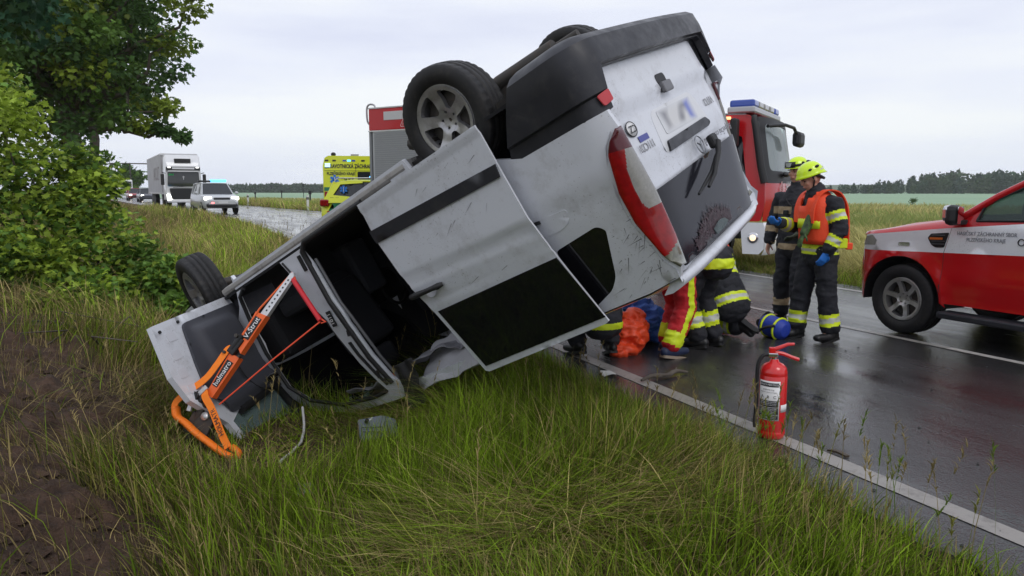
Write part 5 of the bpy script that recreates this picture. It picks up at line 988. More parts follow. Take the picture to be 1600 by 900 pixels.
# generic car body in local x forward
def car(root, L_, Wd, H, mats, zb=.30, belt=.95, hood=.92, kind='suv', wr=.34, wheels=True, rear_overhang=.85, glassm=None):
    hw = Wd/2; x1 = L_/2; x0 = -L_/2; paint = mats
    st = [(x0, hw*.86, zb + .25, belt*.96), (x0 + .08, hw*.95, zb + .05, belt*1.02), (x0 + .5, hw, zb, belt*1.06), (0, hw, zb, belt), (x1 - 1.3, hw, zb, hood*1.02), (x1 - .5, hw*.97, zb, hood*.95), (x1 - .12, hw*.88, zb + .03, hood*.84), (x1, hw*.72, zb + .12, hood*.7)]
    rings = [[(x, s*w, z) for s, w, z in ((1, w*.93, a), (1, w, a + .18), (1, w, (a + t)/2), (1, w*.97, t - .04), (1, w*.88, t), (-1, w*.88, t), (-1, w*.97, t - .04), (-1, w, (a + t)/2), (-1, w, a + .18), (-1, w*.93, a))] for x, w, a, t in st]
    b = MB(); b.loft(rings, 0, True); bd = b.build('body', paint, root); s = bd.modifiers.new('e', 'EDGE_SPLIT'); s.split_angle = radians(45)
    rr_ = x0 + (.1 if kind != 'sedan' else .6); gs_ = [(rr_, belt, hw*.84), (rr_ + .28, H - .08, hw*.70), (rr_ + .7, H - .02, hw*.68), (x1 - 2.0, H - .03, hw*.68), (x1 - 2.25 + .3, H - .05, hw*.67), (x1 - 1.15, hood, hw*.84)]
    b = MB(); b.loft([[(x, s*(hw*.86 if q_ == 0 else w), z if q_ else min(z, belt)) for s, q_ in ((1, 0), (1, 1), (-1, 1), (-1, 0))] for x, z, w in gs_], 0, False); b.build('windows', glassm or M_DGL, root)
    b = MB(); b.loft([[(x, w*k, z + .018 + .03*(1 - k*k)) for k in (1.05, .9, .5, 0, -.5, -.9, -1.05)] for x, z, w in gs_[1:5]], 0, True, (True, True), False); rf = b.build('roof', paint, root); s = rf.modifiers.new('s', 'SOLIDIFY'); s.thickness = .05
    for sg in (1, -1):
        b = MB(); b.tube([(x1 - 1.15, sg*hw*.85, hood), (x1 - 1.95, sg*hw*.69, H - .05)], .035, 6); b.build('pillar', paint, root); b = MB(); b.tube([(rr_ + .02, sg*hw*.85, belt), (rr_ + .28, sg*hw*.71, H - .06)], .06, 6)
        b.build('pillar', paint, root)
        for xx in (x1 - 2.45, rr_ + .95): b = MB(); b.box((xx, sg*hw*.79, (belt + H)/2), (.07, .05, H - belt), M=Matrix.Rotation(sg*.38, 4, 'X')); b.build('pillar', paint, root)
        b = MB(); b.ell((x1 - 1.45, sg*(hw + .10), hood + .08), (.07, .11, .08), 0, 10, 6); b.build('door_mirror', paint, root)
        if wheels:
            for xx in (x1 - .85, x0 + rear_overhang): wheel(root, TR(xx, sg*(hw - .12), wr, pi if sg > 0 else 0), wr, .22, wr*.66, 5)
    return bd
ec = thing('rescue_estate_car', 'low yellow and green rescue estate car parked in front of the ambulance', 'car', TR(-3.1, 22.0, .09, radians(3)))
ebd = car(ec, 4.75, 1.84, 1.74, M_YEL, belt=1.14, hood=1.02)
b = MB(); b.panel([(-2.34, 1.1), (-2.02, 1.62), (-1.85, 1.70), (-1.2, 1.72), (-1.2, 1.66), (-1.82, 1.62), (-2.02, 1.32), (-1.2, 1.24), (-1.2, 1.1)], [], lambda x, z, d: (x, -.93 + .34*max(0, z - 1.12) - .012 + d, z), .03, .1); b.build('rear_pillar', M_YEL, ec)
b = MB(); b.panel([(-2.02, 1.31), (-1.82, 1.62), (-1.2, 1.66), (-1.2, 1.25)], [], lambda x, z, d: (x, -.90 + .32*max(0, z - 1.02) - .01 + d, z), .01, .2); b.build('side_window', M_DGL, ec)
life_star(ec, TXS(-1.72, -.87, 1.48) @ RIGHTTXT, .11)
b = MB(); b.panel([(-2.2, .8), (-2.0, 1.15), (-1.72, 1.15), (-1.8, .8)], [], lambda x, z, d: (x, -.925 + d, z), .008, .2); b.panel([(-1.3, .55), (-1.25, .92), (-.8, .92), (-.85, .55)], [], lambda x, z, d: (x, -.928 + d, z), .008, .2); b.build('green_patch', M_GRN, ec, kind='stuff')
b = MB(); b.box((-2.26, -.85, 1.10), (.26, .20, .20), ch=.04); b.build('tail_lamp', M_RED, ec); text('ZZ 155', .09, TXS(-1.98, -.90, 1.22) @ RIGHTTXT, M_BPR, ec, sx=.9)
b = MB(); b.tube([(-2.0, -.66, 1.74), (-1.9, -.66, 1.80), (.3, -.66, 1.81), (.4, -.66, 1.74)], .018, 6); b.build('roof_rail', M_AL, ec); b = MB(); b.box((-.9, .0, 1.83), (.3, .9, .06), ch=.02); b.build('light_bar', M_BEAC, ec)
b = MB(); b.box((-1.9, -.925, .86), (.6, .006, .025)); b.build('red_line', M_FRED, ec)
# ------------------------------------------------------------------ traffic waiting behind
def at_road(n, s, back=True): p = RD(n, s, float(rise(s))); return TR(p.x, p.y, p.z, RHEAD(s) + (pi if back else 0))
pc = thing('police_car', 'white police off-roader with its blue roof light lit and headlamps on', 'police car', at_road(3.75, 45)); car(pc, 4.7, 1.9, 1.68, mat('police_silver', (.55, .57, .6), .25, coat=.6), belt=1.02, hood=1.05)
b = MB(); b.box((-.2 + .1, .28, 1.80), (.3, .85, .16), ch=.04); b.build('lit_beacon', M_BEAC, pc); b = MB(); b.box((-.1, -.45, 1.77), (.3, .65, .1), ch=.03); b.build('dark_beacon', M_BPR, pc)
for sg in (1, -1): b = MB(); b.box((2.22, sg*.70, .84), (.12, .38, .17), ch=.04); b.build('headlamp', M_HEAD, pc)
b = MB(); b.box((2.30, 0, .80), (.06, .85, .17), ch=.03); b.build('grille', M_BPR, pc); b = MB(); b.box((2.30, 0, .47), (.12, 1.6, .17), ch=.05); b.build('lower_bumper', M_PL, pc); b = MB(); b.box((2.36, .05, .62), (.02, .5, .11)); b.build('number_plate', M_WHT, pc)
b = MB(); b.box((2.33, -.48, .6), (.06, .16, .08), ch=.02); b.build('red_flasher', [mat('lit_red', (.9, .1, .1), .3, emit=(1, .12, .12), estr=5)], pc)
b = MB(); b.box((.2, .952, .7), (2.2, .006, .22)); b.build('yellow_band', M_YEL, pc)
pl_ = RD(4.35, 60, .27); lo = thing('articulated_lorry', 'white lorry with a grey curtain-sided trailer queuing behind the police car', 'lorry', TR(pl_.x, pl_.y, .27, ROADROT + pi + radians(6))); 
b = MB(); b.loft([[(x, s*w, z) for s, z in ((1, .55), (1, 2.0), (.97, zt - .15), (.9, zt), (-.9, zt), (-.97, zt - .15), (-1, 2.0), (-1, .55))] for x, w, zt in ((-1.9, 1.22, 3.85), (-.5, 1.25, 3.85), (-.12, 1.23, 3.3), (.0, 1.16, 3.05))], 0, False); b.build('cab', M_WHT, lo, bevel=.04)
def lof(off): return lambda y, z, d: (.02 - .10*max(0, z - 2.0)*.4 + off - d, y, z)
b = MB(); b.panel(rp([(-1.1, 1.55), (1.1, 1.55), (1.05, 2.62), (-1.05, 2.62)], .12), [], lof(.03), .03, .5); wsn = b.build('windscreen', [mat('lorry_screen', (.02, .025, .03), .06, spec=.8)], lo)
b = MB(); b.box((.03, -.82, 2.22), (.012, .34, .5)); b.build('green_pennant', [mat('green_flag', (.02, .28, .07), .6)], wsn); b = MB(); b.box((.04, 0, 2.18), (.012, .03, .26)); b.box((.04, 0, 2.24), (.012, .15, .03)); b.build('cross', M_WHT, wsn)
b = MB(); b.box((.08, 0, 2.83), (.25, 2.3, .26), ch=.05); vz = b.build('sun_visor', M_BPR, lo)
b = MB(); b.box((.215, 0, 2.86), (.012, 1.5, .12)); b.box((.215, 0, 2.66), (.012, 2.1, .08)); b.build('visor_sign', M_WHT, vz)
for y in (-.95, .95): b = MB(); b.box((.2, y, 2.93), (.05, .2, .1), ch=.01); b.build('visor_lamp', [mat('lit_lamp', (.8, .8, .8), .3, emit=(1, 1, .95), estr=1.5)], vz)
b = MB(); b.box((-.22, 0, 3.42), (.4, 1.1, .3), ch=.02); b.build('roof_grille', M_BPR, lo); b = MB(); b.panel(rp([(-.85, .62), (.85, .62), (1.0, 1.42), (-1.0, 1.42)], .1), [], lof(.05), .04, .3); gr = b.build('grille', M_BPR, lo)
b = MB()
for z in np.arange(.7, 1.4, .1): b.box((.075, 0, z), (.02, 1.75, .03))
b.tube([(.09, -.75, 1.48), (.09, .75, 1.62)], .02, 6); b.build('grille_bar', M_PL, gr, kind='stuff')
for sg in (1, -1):
    b = MB(); b.panel([(sg*.86, .58), (sg*1.16, .52), (sg*1.19, .98), (sg*.98, .95)], [], lof(.07), .05, .3); b.build('headlamp', M_HEAD, lo)
    b = MB(); b.box((.1, sg*1.42, 2.05), (.15, .24, .8), ch=.05); b.tube([(0, sg*1.2, 2.5), (.1, sg*1.42, 2.55)], .03, 6); b.build('door_mirror', M_BPR, lo)
b = MB(); b.box((-.05, 0, .48), (.3, 2.35, .22), ch=.05); b.build('front_bumper', M_WHT, lo)
b = MB(); b.loft([[(x, s*1.28, z) for s, z in ((1, 1.05), (1, 4.0), (-1, 4.0), (-1, 1.05))] for x in (-2.3, -15.6)], 0, False); tl = b.build('trailer_curtain', [mat('trailer_grey', (.40, .40, .41), .6, var=.1, vscale=1)], lo)
b = MB(); b.box((-2.28, 0, 3.95), (.12, 2.6, .14)); b.box((-8.9, 0, 4.0), (13.4, 2.6, .06)); b.box((-8.9, 0, 1.02), (13.4, 2.6, .1)); b.build('trailer_frame', M_WHT, lo)
text('ARCULT', 1.5, TXS(-6.5, -1.285, 2.5) @ RIGHTTXT, mat('trailer_print', (.16, .13, .13), .6), lo, sx=.9)
b = MB()
for x in (-.9, -3.6, -10.5, -11.8, -13.1):
    for y in (-1.0, 1.0): b.tube([(x, y - .17, .5), (x, y + .17, .5)], .5, 18)
b.box((-7, 0, .8), (13, .8, .3)); b.build('running_gear', M_BLK, lo, kind='stuff')
c1 = thing('dark_car', 'dark saloon car with lit headlamps queuing behind the lorry', 'car', at_road(5.0, 92), 'cars queuing behind the lorry'); car(c1, 4.4, 1.8, 1.46, mat('dark_paint', (.06, .065, .08), .25, coat=.5), belt=.9, hood=.88, kind='sedan')
c2 = thing('red_car', 'small red car with lit headlamps, last in the queue by the tree trunks', 'car', at_road(5.0, 106), 'cars queuing behind the lorry'); car(c2, 4.2, 1.75, 1.5, mat('dull_red_paint', (.28, .04, .045), .25, coat=.5), belt=.92, hood=.9)
for c_ in (c1, c2):
    for sg in (1, -1): b = MB(); b.box((2.05, sg*.62, .68), (.14, .3, .16), ch=.04); b.build('headlamp', M_HEAD, c_)
    b = MB(); b.box((2.1, 0, .55), (.1, 1.0, .2), ch=.03); b.build('grille', M_BPR, c_)
l2 = thing('flatbed_lorry', 'white flatbed lorry with a tall frame, half hidden beyond the tree trunks', 'lorry', at_road(5, 122)); b = MB(); b.box((-1, 0, 1.7), (2, 2.4, 2.2), ch=.1); b.build('cab', M_WHT, l2)
b = MB(); b.box((.02, 0, 2.1), (.04, 2.1, .8)); b.build('windscreen', M_DGL, l2); b = MB(); b.tube([(-2.4, -1.2, .8), (-2.4, -1.2, 5.2), (-2.4, 3.6, 5.2)], .09, 6); b.box((-2.4, -1.2, 4.9), (.3, .5, .7)); b.tube([(-2.4, 1.2, .8), (-2.4, 1.2, 5.2)], .09, 6); b.build('load_frame', M_STEEL, l2)
b = MB(); b.box((-5.5, 0, .9), (7.5, 2.4, .25)); b.build('flatbed', M_STEEL, l2); b = MB()
for x in (-1, -6.5):
    for y in (-1, 1): b.tube([(x, y - .15, .48), (x, y + .15, .48)], .48, 16)
b.build('running_gear', M_BLK, l2, kind='stuff')
for y in (-.8, .8): b = MB(); b.box((.02, y, .9), (.06, .3, .18)); b.build('headlamp', M_HEAD, l2)
# =================================================================== PEOPLE
M_SKIN = mat('skin', (.50, .27, .19), .5, var=.12, vscale=14); M_NAVY = mat('fire_cloth', (.011, .012, .017), .8, bump=.5, bscale=60, col2=(.02, .021, .027), vscale=12)
M_TAN = mat('tan_reflective', (.36, .27, .16), .6, var=.2, vscale=18); M_NEON = mat('neon_band', (.66, .80, .02), .5); M_SILV = mat('silver_band', (.50, .52, .46), .35)
M_VEST = mat('orange_vest', (.86, .075, .02), .6, bump=.4, bscale=45); M_GLOVE = mat('blue_glove', (.02, .16, .55), .4); M_BOOT = mat('boot', (.013, .013, .014), .38, bump=.3, bscale=50)
M_HELM = mat('neon_helmet', (.62, .86, .01), .25, coat=.5); M_MRED = mat('medic_red', (.50, .014, .02), .7, bump=.5, bscale=50, var=.2, vscale=8); M_HAIR = mat('hair', (.05, .035, .025), .7)
def v3(p): return Vector(p)
def oloft(b, path, rad, right, m=0, n=16):
    """oval rings (a across, b deep) along a path, round ends"""
    P = [v3(p) for p in path]; R = [r if isinstance(r, tuple) else (r, r) for r in rad]; rt = v3(right).normalized(); rings = []
    def rg(c, d, a, bb):
        x = (rt - d*rt.dot(d)).normalized(); y = d.cross(x); return [c + x*a*cos(2*pi*j/n) + y*bb*sin(2*pi*j/n) for j in range(n)]
    D = [(P[min(i+1, len(P)-1)] - P[max(i-1, 0)]).normalized() for i in range(len(P))]
    for k in (.05, .45, .8): q = sqrt(1 - (1-k)**2); rings.append(rg(P[0] - D[0]*R[0][1]*(1-k), D[0], R[0][0]*q, R[0][1]*q))
    for p, d, r in zip(P, D, R): rings.append(rg(p, d, *r))
    for k in (.8, .45, .05): q = sqrt(1 - (1-k)**2); rings.append(rg(P[-1] + D[-1]*R[-1][1]*(1-k), D[-1], R[-1][0]*q, R[-1][1]*q))
    return b.loft(rings, m, True)
def remesh(b, vox, smooth_it=3, wr=0., ws=9., seed=0, disp=None):
    me = b.mesh('tmp', []); o = bpy.data.objects.new('tmp', me); COL.objects.link(o); r = o.modifiers.new('r', 'REMESH'); r.mode = 'VOXEL'; r.voxel_size = vox
    if smooth_it: s = o.modifiers.new('s', 'SMOOTH'); s.iterations = smooth_it; s.factor = .5
    dg = bpy.context.evaluated_depsgraph_get(); e_ = bpy.data.meshes.new_from_object(o.evaluated_get(dg)); bpy.data.objects.remove(o)
    n = len(e_.vertices); co_ = np.empty(n*3, np.float32); e_.vertices.foreach_get('co', co_); co_ = co_.reshape(-1, 3).astype(float)
    if wr > 0:
        no = np.empty(n*3, np.float32); e_.vertices.foreach_get('normal', no); no = no.reshape(-1, 3); w = fbm(co_*np.array([1, 1, 1.9]), ws, seed, 3) - .5; w = np.abs(w)*-2 + .35; co_ = co_ + no*(w*wr)[:, None]
        e_.vertices.foreach_set('co', co_.astype(np.float32).ravel())
    e_.polygons.foreach_set('use_smooth', np.ones(len(e_.polygons), bool)); e_.update(); return e_
def centers(me): c = np.empty(len(me.polygons)*3, np.float32); me.polygons.foreach_get('center', c); return c.reshape(-1, 3)
def bands(me, mats, rules):
    """rules: (p0, p1, t0, t1, radius, material index)"""
    for m in mats: me.materials.append(m)
    c = centers(me); mi = np.zeros(len(c), np.int32)
    for p0, p1, t0, t1, r, k in rules:
        p0 = np.array(p0, float); d = np.array(p1, float) - p0; L2 = d @ d; t = ((c - p0) @ d)/L2; q = np.linalg.norm(c - p0 - np.clip(t, 0, 1)[:, None]*d, axis=1); mi[(t > t0) & (t < t1) & (q < r)] = k
    me.polygons.foreach_set('material_index', mi); me.update(); return me
def tri_band(p0, p1, t0, t1, r): w = (t1 - t0)*.3; return [(p0, p1, t0, t1, r, 1), (p0, p1, t0 + w, t1 - w, r, 2)]
def lerp(a, b, t): return tuple(v3(a).lerp(v3(b), t))
def hand_mb(b, wr, el, sgn, curl=.5, side=(1, 0, 0)):
    """palm, four unequal bent fingers and a thumb, continuing the forearm"""
    d = (v3(wr) - v3(el)).normalized(); s = v3(side); s = (s - d*s.dot(d)).normalized(); u = d.cross(s)*sgn; w = v3(wr)
    oloft(b, [w - d*.02, w + d*.03, w + d*.085], [(.028, .021), (.038, .018), (.042, .015)], s, n=10)
    for k, (o, l) in enumerate(((-.030, .068), (-.010, .078), (.010, .073), (.029, .058))):
        a = w + d*.085 + s*o; p = [a]; q = d.copy()
        for j in range(3): q = (q*cos(curl*.55) + u*sin(curl*.55)).normalized(); p.append(p[-1] + q*l*(.42, .33, .25)[j])
        b.tube(p, [.0105, .0098, .009, .0075], 7)
    a = w + d*.03 - s*.035; b.tube([a, a + (d*.6 - s*.7 + u*.3).normalized()*.035, a + (d*.8 - s*.45 + u*.5).normalized()*.066], [.013, .011, .009], 7)
def head_mb(b, H, f, r):
    """head with brow, nose, mouth, chin, ears: centre H, facing f"""
    f = v3(f).normalized(); r = v3(r); r = (r - f*r.dot(f)).normalized(); u = r.cross(f).normalized(); M = Matrix((r, f, u)).transposed().to_4x4(); M.translation = v3(H)
    def E(c, s): b.ell((0, 0, 0), s, 0, 14, 10, M=M @ Matrix.Translation(c)) if False else b.add(*ell_raw(c, s, M), 0, True)
    E((0, -.012, .02), (.076, .094, .105)); E((0, .03, -.045), (.058, .06, .075)); E((0, .045, -.095), (.03, .032, .025)); E((0, .088, .022), (.045, .012, .012)); E((0, .098, -.012), (.013, .022, .028)); E((0, .088, -.058), (.024, .012, .012))
    for s in (1, -1): E((s*.078, -.005, -.005), (.012, .024, .034)); E((s*.036, .07, -.02), (.022, .02, .022))
    return M
def ell_raw(c, s, M, n=12, k=8):
    vs = []; fs = []
    for i in range(k + 1):
        for j in range(n): vs.append(M @ Vector((c[0] + s[0]*sin(pi*(i + .02)/(k + .04))*cos(2*pi*j/n), c[1] + s[1]*sin(pi*(i + .02)/(k + .04))*sin(2*pi*j/n), c[2] - s[2]*cos(pi*(i + .02)/(k + .04)))))
    for i in range(k):
        for j in range(n): q = (j+1) % n; fs.append((i*n + j, i*n + q, (i+1)*n + q, (i+1)*n + j))
    fs.append(tuple(range(n))[::-1]); fs.append(tuple(k*n + j for j in range(n))); return vs, fs
def person(label, M, J, jacket, trousers, jrules=(), trules=(), helmet=None, look=None, gloves=(M_GLOVE, M_GLOVE), boots=M_BOOT, wide=1., group=None, seed=1, curl=(.5, .5), shoe=False, hair=False, cat='person'):
    R_ = (1, 0, 0); b = MB(); pel, ch, nk, hd = [v3(J[k]) for k in ('pel', 'ch', 'nk', 'hd')]; tor = (ch - pel)
    oloft(b, [pel - tor.normalized()*.06, pel + tor*.4, ch, nk - (nk - ch)*.4], [(.15, .11), (.14, .105), (.17, .12), (.11, .09)], R_); oloft(b, [ch.lerp(nk, .6), nk, hd - v3((0, 0, .05))], [.065, .056, .055], R_, n=12)
    for s in 'LR':
        sh, el, wr = J['sh' + s], J['el' + s], J['wr' + s]; oloft(b, [sh, el], [.055, .043], (0, 1, 0), n=10); oloft(b, [el, wr], [.043, .028], (0, 1, 0), n=10); hand_mb(b, wr, el, 1 if s == 'L' else -1, curl[s == 'R'], J.get('side' + s, (0, 1, 0)))
        hp, kn, an, to = J['hp' + s], J['kn' + s], J['an' + s], J['to' + s]; oloft(b, [hp, kn], [.085, .058], R_, n=10); oloft(b, [kn, an], [.055, .04], R_, n=10); oloft(b, [an, v3(an).lerp(v3(to), .45)], [.035, .028], R_, n=8)
    fwd = look or (0, 1, 0); HM = head_mb(b, hd, fwd, R_); me = remesh(b, .0085, 2); me.materials.append(M_SKIN); me.name = 'person'
    o = link('person', me, None, M); tag(o, label, cat, group)
    def ch_(name, me_, m=None):
        me_.name = name
        if m is not None: me_.materials.append(m)
        return link(name, me_, o)
    # face
    e_ = MB()
    for s in (1, -1): e_.add(*ell_raw((s*.034, .083, .004), (.012, .007, .006), HM, 8, 6), 0, True)
    ch_('eyes', e_.mesh('eyes', [mat('eye', (.03, .025, .02), .2)])); e_ = MB()
    for s in (1, -1): e_.add(*ell_raw((s*.036, .094, .026), (.022, .006, .005), HM, 8, 6), 0, True)
    ch_('eyebrows', e_.mesh('eyebrows', [M_HAIR])); e_ = MB(); e_.add(*ell_raw((0, .098, -.058), (.022, .005, .0045), HM, 8, 6), 0, True); ch_('lips', e_.mesh('lips', [mat('lips', (.36, .13, .11), .5)]))
    if hair or helmet is None: e_ = MB(); e_.add(*ell_raw((0, -.02, .05), (.084, .098, .092), HM), 0, True); ch_('hair', remesh(e_, .012, 1, .02, 30), M_HAIR)
    # clothes
    jb = MB(); w = wide; lowp = pel - tor.normalized()*.13
    oloft(jb, [lowp, pel.lerp(ch, .25), pel.lerp(ch, .65), ch, ch.lerp(nk, .55)], [(.205*w, .165*w), (.195*w, .16*w), (.20*w, .165*w), (.20*w, .15*w), (.13*w, .11*w)], R_, n=20); oloft(jb, [ch.lerp(nk, .45), nk.lerp(hd, .06)], [(.10, .095), (.082, .085)], R_, n=14)
    for s in 'LR':
        sh, el, wr = v3(J['sh' + s]), v3(J['el' + s]), v3(J['wr' + s]); oloft(jb, [ch.lerp(sh, .55), sh, el], [.095, .086, .072], (0, 1, 0), n=12); oloft(jb, [el, el.lerp(wr, .55), el.lerp(wr, .88)], [.078, .068, .062], (0, 1, 0), n=12)
    jm = remesh(jb, .014, 4, .028, 8, seed); bands(jm, jacket, [r for r in jrules]); jo = ch_('jacket', jm)
    tb = MB()
    oloft(tb, [pel - v3((0, 0, .02)), pel + v3((0, 0, .1))], [(.185, .15), (.175, .14)], R_, n=16)
    for s in 'LR':
        hp, kn, an = v3(J['hp' + s]), v3(J['kn' + s]), v3(J['an' + s]); oloft(tb, [hp, hp.lerp(kn, .5), kn], [(.118, .125), (.105, .112), (.092, .095)], R_, n=14); oloft(tb, [kn, kn.lerp(an, .5), kn.lerp(an, .86)], [(.092, .095), (.09, .092), (.088, .095)], R_, n=14)
    tm = remesh(tb, .014, 4, .034, 7.5, seed + 3); bands(tm, trousers, [r for r in trules]); ch_('trousers', tm)
    for s in 'LR':
        an, to, kn = v3(J['an' + s]), v3(J['to' + s]), v3(J['kn' + s]); fw = (to - an); fl = fw.normalized(); upv = (kn - an).normalized(); bb = MB()
        he = an - fl*.045 - upv*.035; oloft(bb, [he, an + fl*.05 - upv*.03, to - fl*.015], [(.045, .05), (.05, .05), (.044, .036)], fl.cross(upv), n=12)
        if not shoe: oloft(bb, [an - upv*.02, an + upv*.17], [(.058, .062), (.066, .07)], R_, n=12)
        bo_ = ch_('boot' if not shoe else 'shoe', remesh(bb, .01, 2), boots); sb_ = MB(); n_ = fl.cross(upv).normalized(); dn = n_.cross(fl).normalized(); dn = dn if dn.dot(upv) < 0 else -dn
        c = he.lerp(to, .5) + dn*.055; L_ = (to - he).length; Mx = Matrix((n_, fl, -dn)).transposed().to_4x4(); Mx.translation = c; sb_.loft([[(x*1.0, y, z) for x, y in rp([(-.045, -L_/2 - .03), (.045, -L_/2 - .03), (.05, L_/2), (.03, L_/2 + .045), (-.03, L_/2 + .045), (-.05, L_/2)], .03)] for z in (-.012, .014)], 0, False, M=Mx)
        q = sb_.build('sole', mat('sole_pale', (.30, .24, .18), .7) if shoe else M_BLK, bo_)
    for s, g in zip('LR', gloves):
        if g is not None: gb = MB(); hand_mb(gb, J['wr' + s], J['el' + s], 1 if s == 'L' else -1, curl[s == 'R'], J.get('side' + s, (0, 1, 0))); oloft(gb, [lerp(J['wr' + s], J['el' + s], .2), J['wr' + s]], [.036, .033], (0, 1, 0), n=10); gm = remesh(gb, .006, 1); n = len(gm.vertices); c = np.empty(n*3, np.float32); gm.vertices.foreach_get('co', c); no = np.empty(n*3, np.float32); gm.vertices.foreach_get('normal', no); gm.vertices.foreach_set('co', c + no*.004); ch_('glove', gm, g)
    if helmet: helmet_on(o, HM, goggles=(helmet == 'goggles'))
    return o, HM
def helmet_on(o, HM, goggles=False):
    T = HM @ Matrix.Translation((0, -.010, .043)) @ Matrix.Scale(.92, 4) @ Matrix.Rotation(-.06, 4, 'X'); b = MB(); n = 40; rings = []
    for k in range(13):
        t = pi/2*k/12; rg = []
        for j in range(n):
            a = 2*pi*j/n; fr = sin(a); low = -.005 - .045*max(0, -fr)**1.5 + .012*max(0, fr)
            r_ = sin(t)**.9; ridge = 1 + .035*math.exp(-(cos(a)/.22)**2)*sin(2*t); brim = 1 + (.10 if k == 12 else .03 if k == 11 else 0)*(1 + .8*max(0, fr))
            z = .135*cos(t)**1.0 + (low - 0)*sin(t)**4; rg.append((.118*r_*cos(a)*ridge*brim, .148*r_*fr*ridge*brim - .005, z))
        rings.append(rg)
    b.loft(rings, 0, True, (True, False)); h = b.build('helmet', M_HELM, o, M=T); s = h.modifiers.new('s', 'SOLIDIFY'); s.thickness = .006
    for s in (1, -1):
        for (y, z, r_) in ((-.055, .075, .016), (.03, .07, .014)):
            b = MB(); b.add(*ell_raw((s*.106, y, z), (.014, r_*1.5, r_), Matrix.Identity(4), 10, 6), 0, True); b.build('helmet_vent', M_BLK, h)
    b = MB(); b.tube([(.085, .02, -.0), (.088, .02, -.06), (.06, .045, -.13), (0, .06, -.155), (-.06, .045, -.13), (-.088, .02, -.06), (-.085, .02, 0)], .009, 6); b.tube([(.086, .0, 0), (.09, -.06, -.05), (.05, -.10, -.09), (0, -.11, -.09), (-.05, -.10, -.09), (-.09, -.06, -.05), (-.086, .0, 0)], .016, 8)
    b.build('chin_strap', M_BLK, h)
    b = MB(); b.loft([[(.121*cos(a)*q, .151*sin(a)*q - .005, z) for a in np.linspace(pi*1.02, pi*1.98, 14)] for q, z in ((.97, .03), (.995, .018))], 0, True, (False, False), False); b.build('reflective_strip', M_SILV, h)
    if goggles:
        b = MB(); b.tube([(.128*cos(a), .158*sin(a) - .004, .055 - .01*sin(a)) for a in np.linspace(0, 2*pi, 31)], .014, 8); gs_ = b.build('goggle_strap', M_BLK, h); b = MB(); b.loft([[(.10*sin(u)*1.0, .152*cos(u*.75) + .008 + dy, .055 + dz) for u in np.linspace(-.95, .95, 12)] for dz, dy in ((-.035, .0), (-.03, .02), (.03, .012), (.036, -.01))], 0, True, (False, False), False); b.build('goggle_frame', M_BLK, gs_)
        b = MB(); b.loft([[(.085*sin(u), .152*cos(u*.75) + .025 + dy, .055 + dz) for u in np.linspace(-.9, .9, 10)] for dz, dy in ((-.024, .004), (.026, 0))], 0, True, (False, False), False); b.build('goggle_lens', [mat('goggle_lens', (.35, .38, .36), .1, spec=.8)], gs_)
def stand(h=1.0, lean=0.):
    J = dict(pel=(0, 0, .98), ch=(0, .01, 1.36), nk=(0, .0, 1.52), hd=(0, .03, 1.68)); 
    for s, k in (('L', -1), ('R', 1)): J.update({'sh'+s: (k*.195, -.01, 1.405), 'el'+s: (k*.27, -.03, 1.15), 'wr'+s: (k*.26, .08, .91), 'hp'+s: (k*.09, 0, .93), 'kn'+s: (k*.12, .03, .50), 'an'+s: (k*.14, 0, .09), 'to'+s: (k*.17, .19, .045)})
    return {k: (v[0]*h, v[1]*h, v[2]*h) for k, v in J.items()}
def legbands(J, t0=.56, t1=.80, r=.16): return sum([tri_band(J['kn'+s], J['an'+s], t0, t1, r) for s in 'LR'], [])
def tanbands(J, t0, t1, r=.16): return [(J['kn'+s], J['an'+s], t0, t1, r, 1) for s in 'LR']
def torsoband(J, z0, z1, k, r=.5): return [((0, 0, z0), (0, 0, z1), 0, 1, r, k)]
# --- standing fireman with tan bands, facing the van
J = stand(1.045); J['wrR'] = (.30, .06, .94); J['elR'] = (.30, -.02, 1.2); J['wrL'] = (-.18, .26, 1.06); J['elL'] = (-.29, .0, 1.2); J['anL'] = (-.17, .12, .09); J['toL'] = (-.21, .33, .045); J['knL'] = (-.14, .13, .52)
jr = torsoband(J, 1.28, 1.36, 1, .27) + torsoband(J, .87, .95, 1, .27) + [(J['elL'], J['wrL'], .45, .75, .12, 1), (J['elR'], J['wrR'], .30, .55, .11, 1), (J['shR'], J['elR'], .99, 1.0, .1, 1)]
g1 = RD(6.45, 6.42); p1, hm = person('standing fireman in dark coat with tan bands, goggles pushed up on yellow helmet', TR(g1.x, g1.y, 0, radians(128)), J, [M_NAVY, M_TAN], [M_NAVY, M_TAN], jr, tanbands(J, .52, .70), 'goggles', look=(.15, 1, -.08), gloves=(mat('work_glove', (.04, .05, .03), .7), None), seed=2)
b = MB(); b.box((-.08, .185, 1.33), (.05, .04, .13), ch=.01); b.box((.02, .19, 1.30), (.06, .03, .05), ch=.008); b.build('radio', M_BLK, p1); b = MB(); b.tube([(.05, .15, 1.45), (-.02, .20, 1.40), (-.07, .20, 1.36)], .007, 6); b.build('radio_cord', M_BLK, p1)
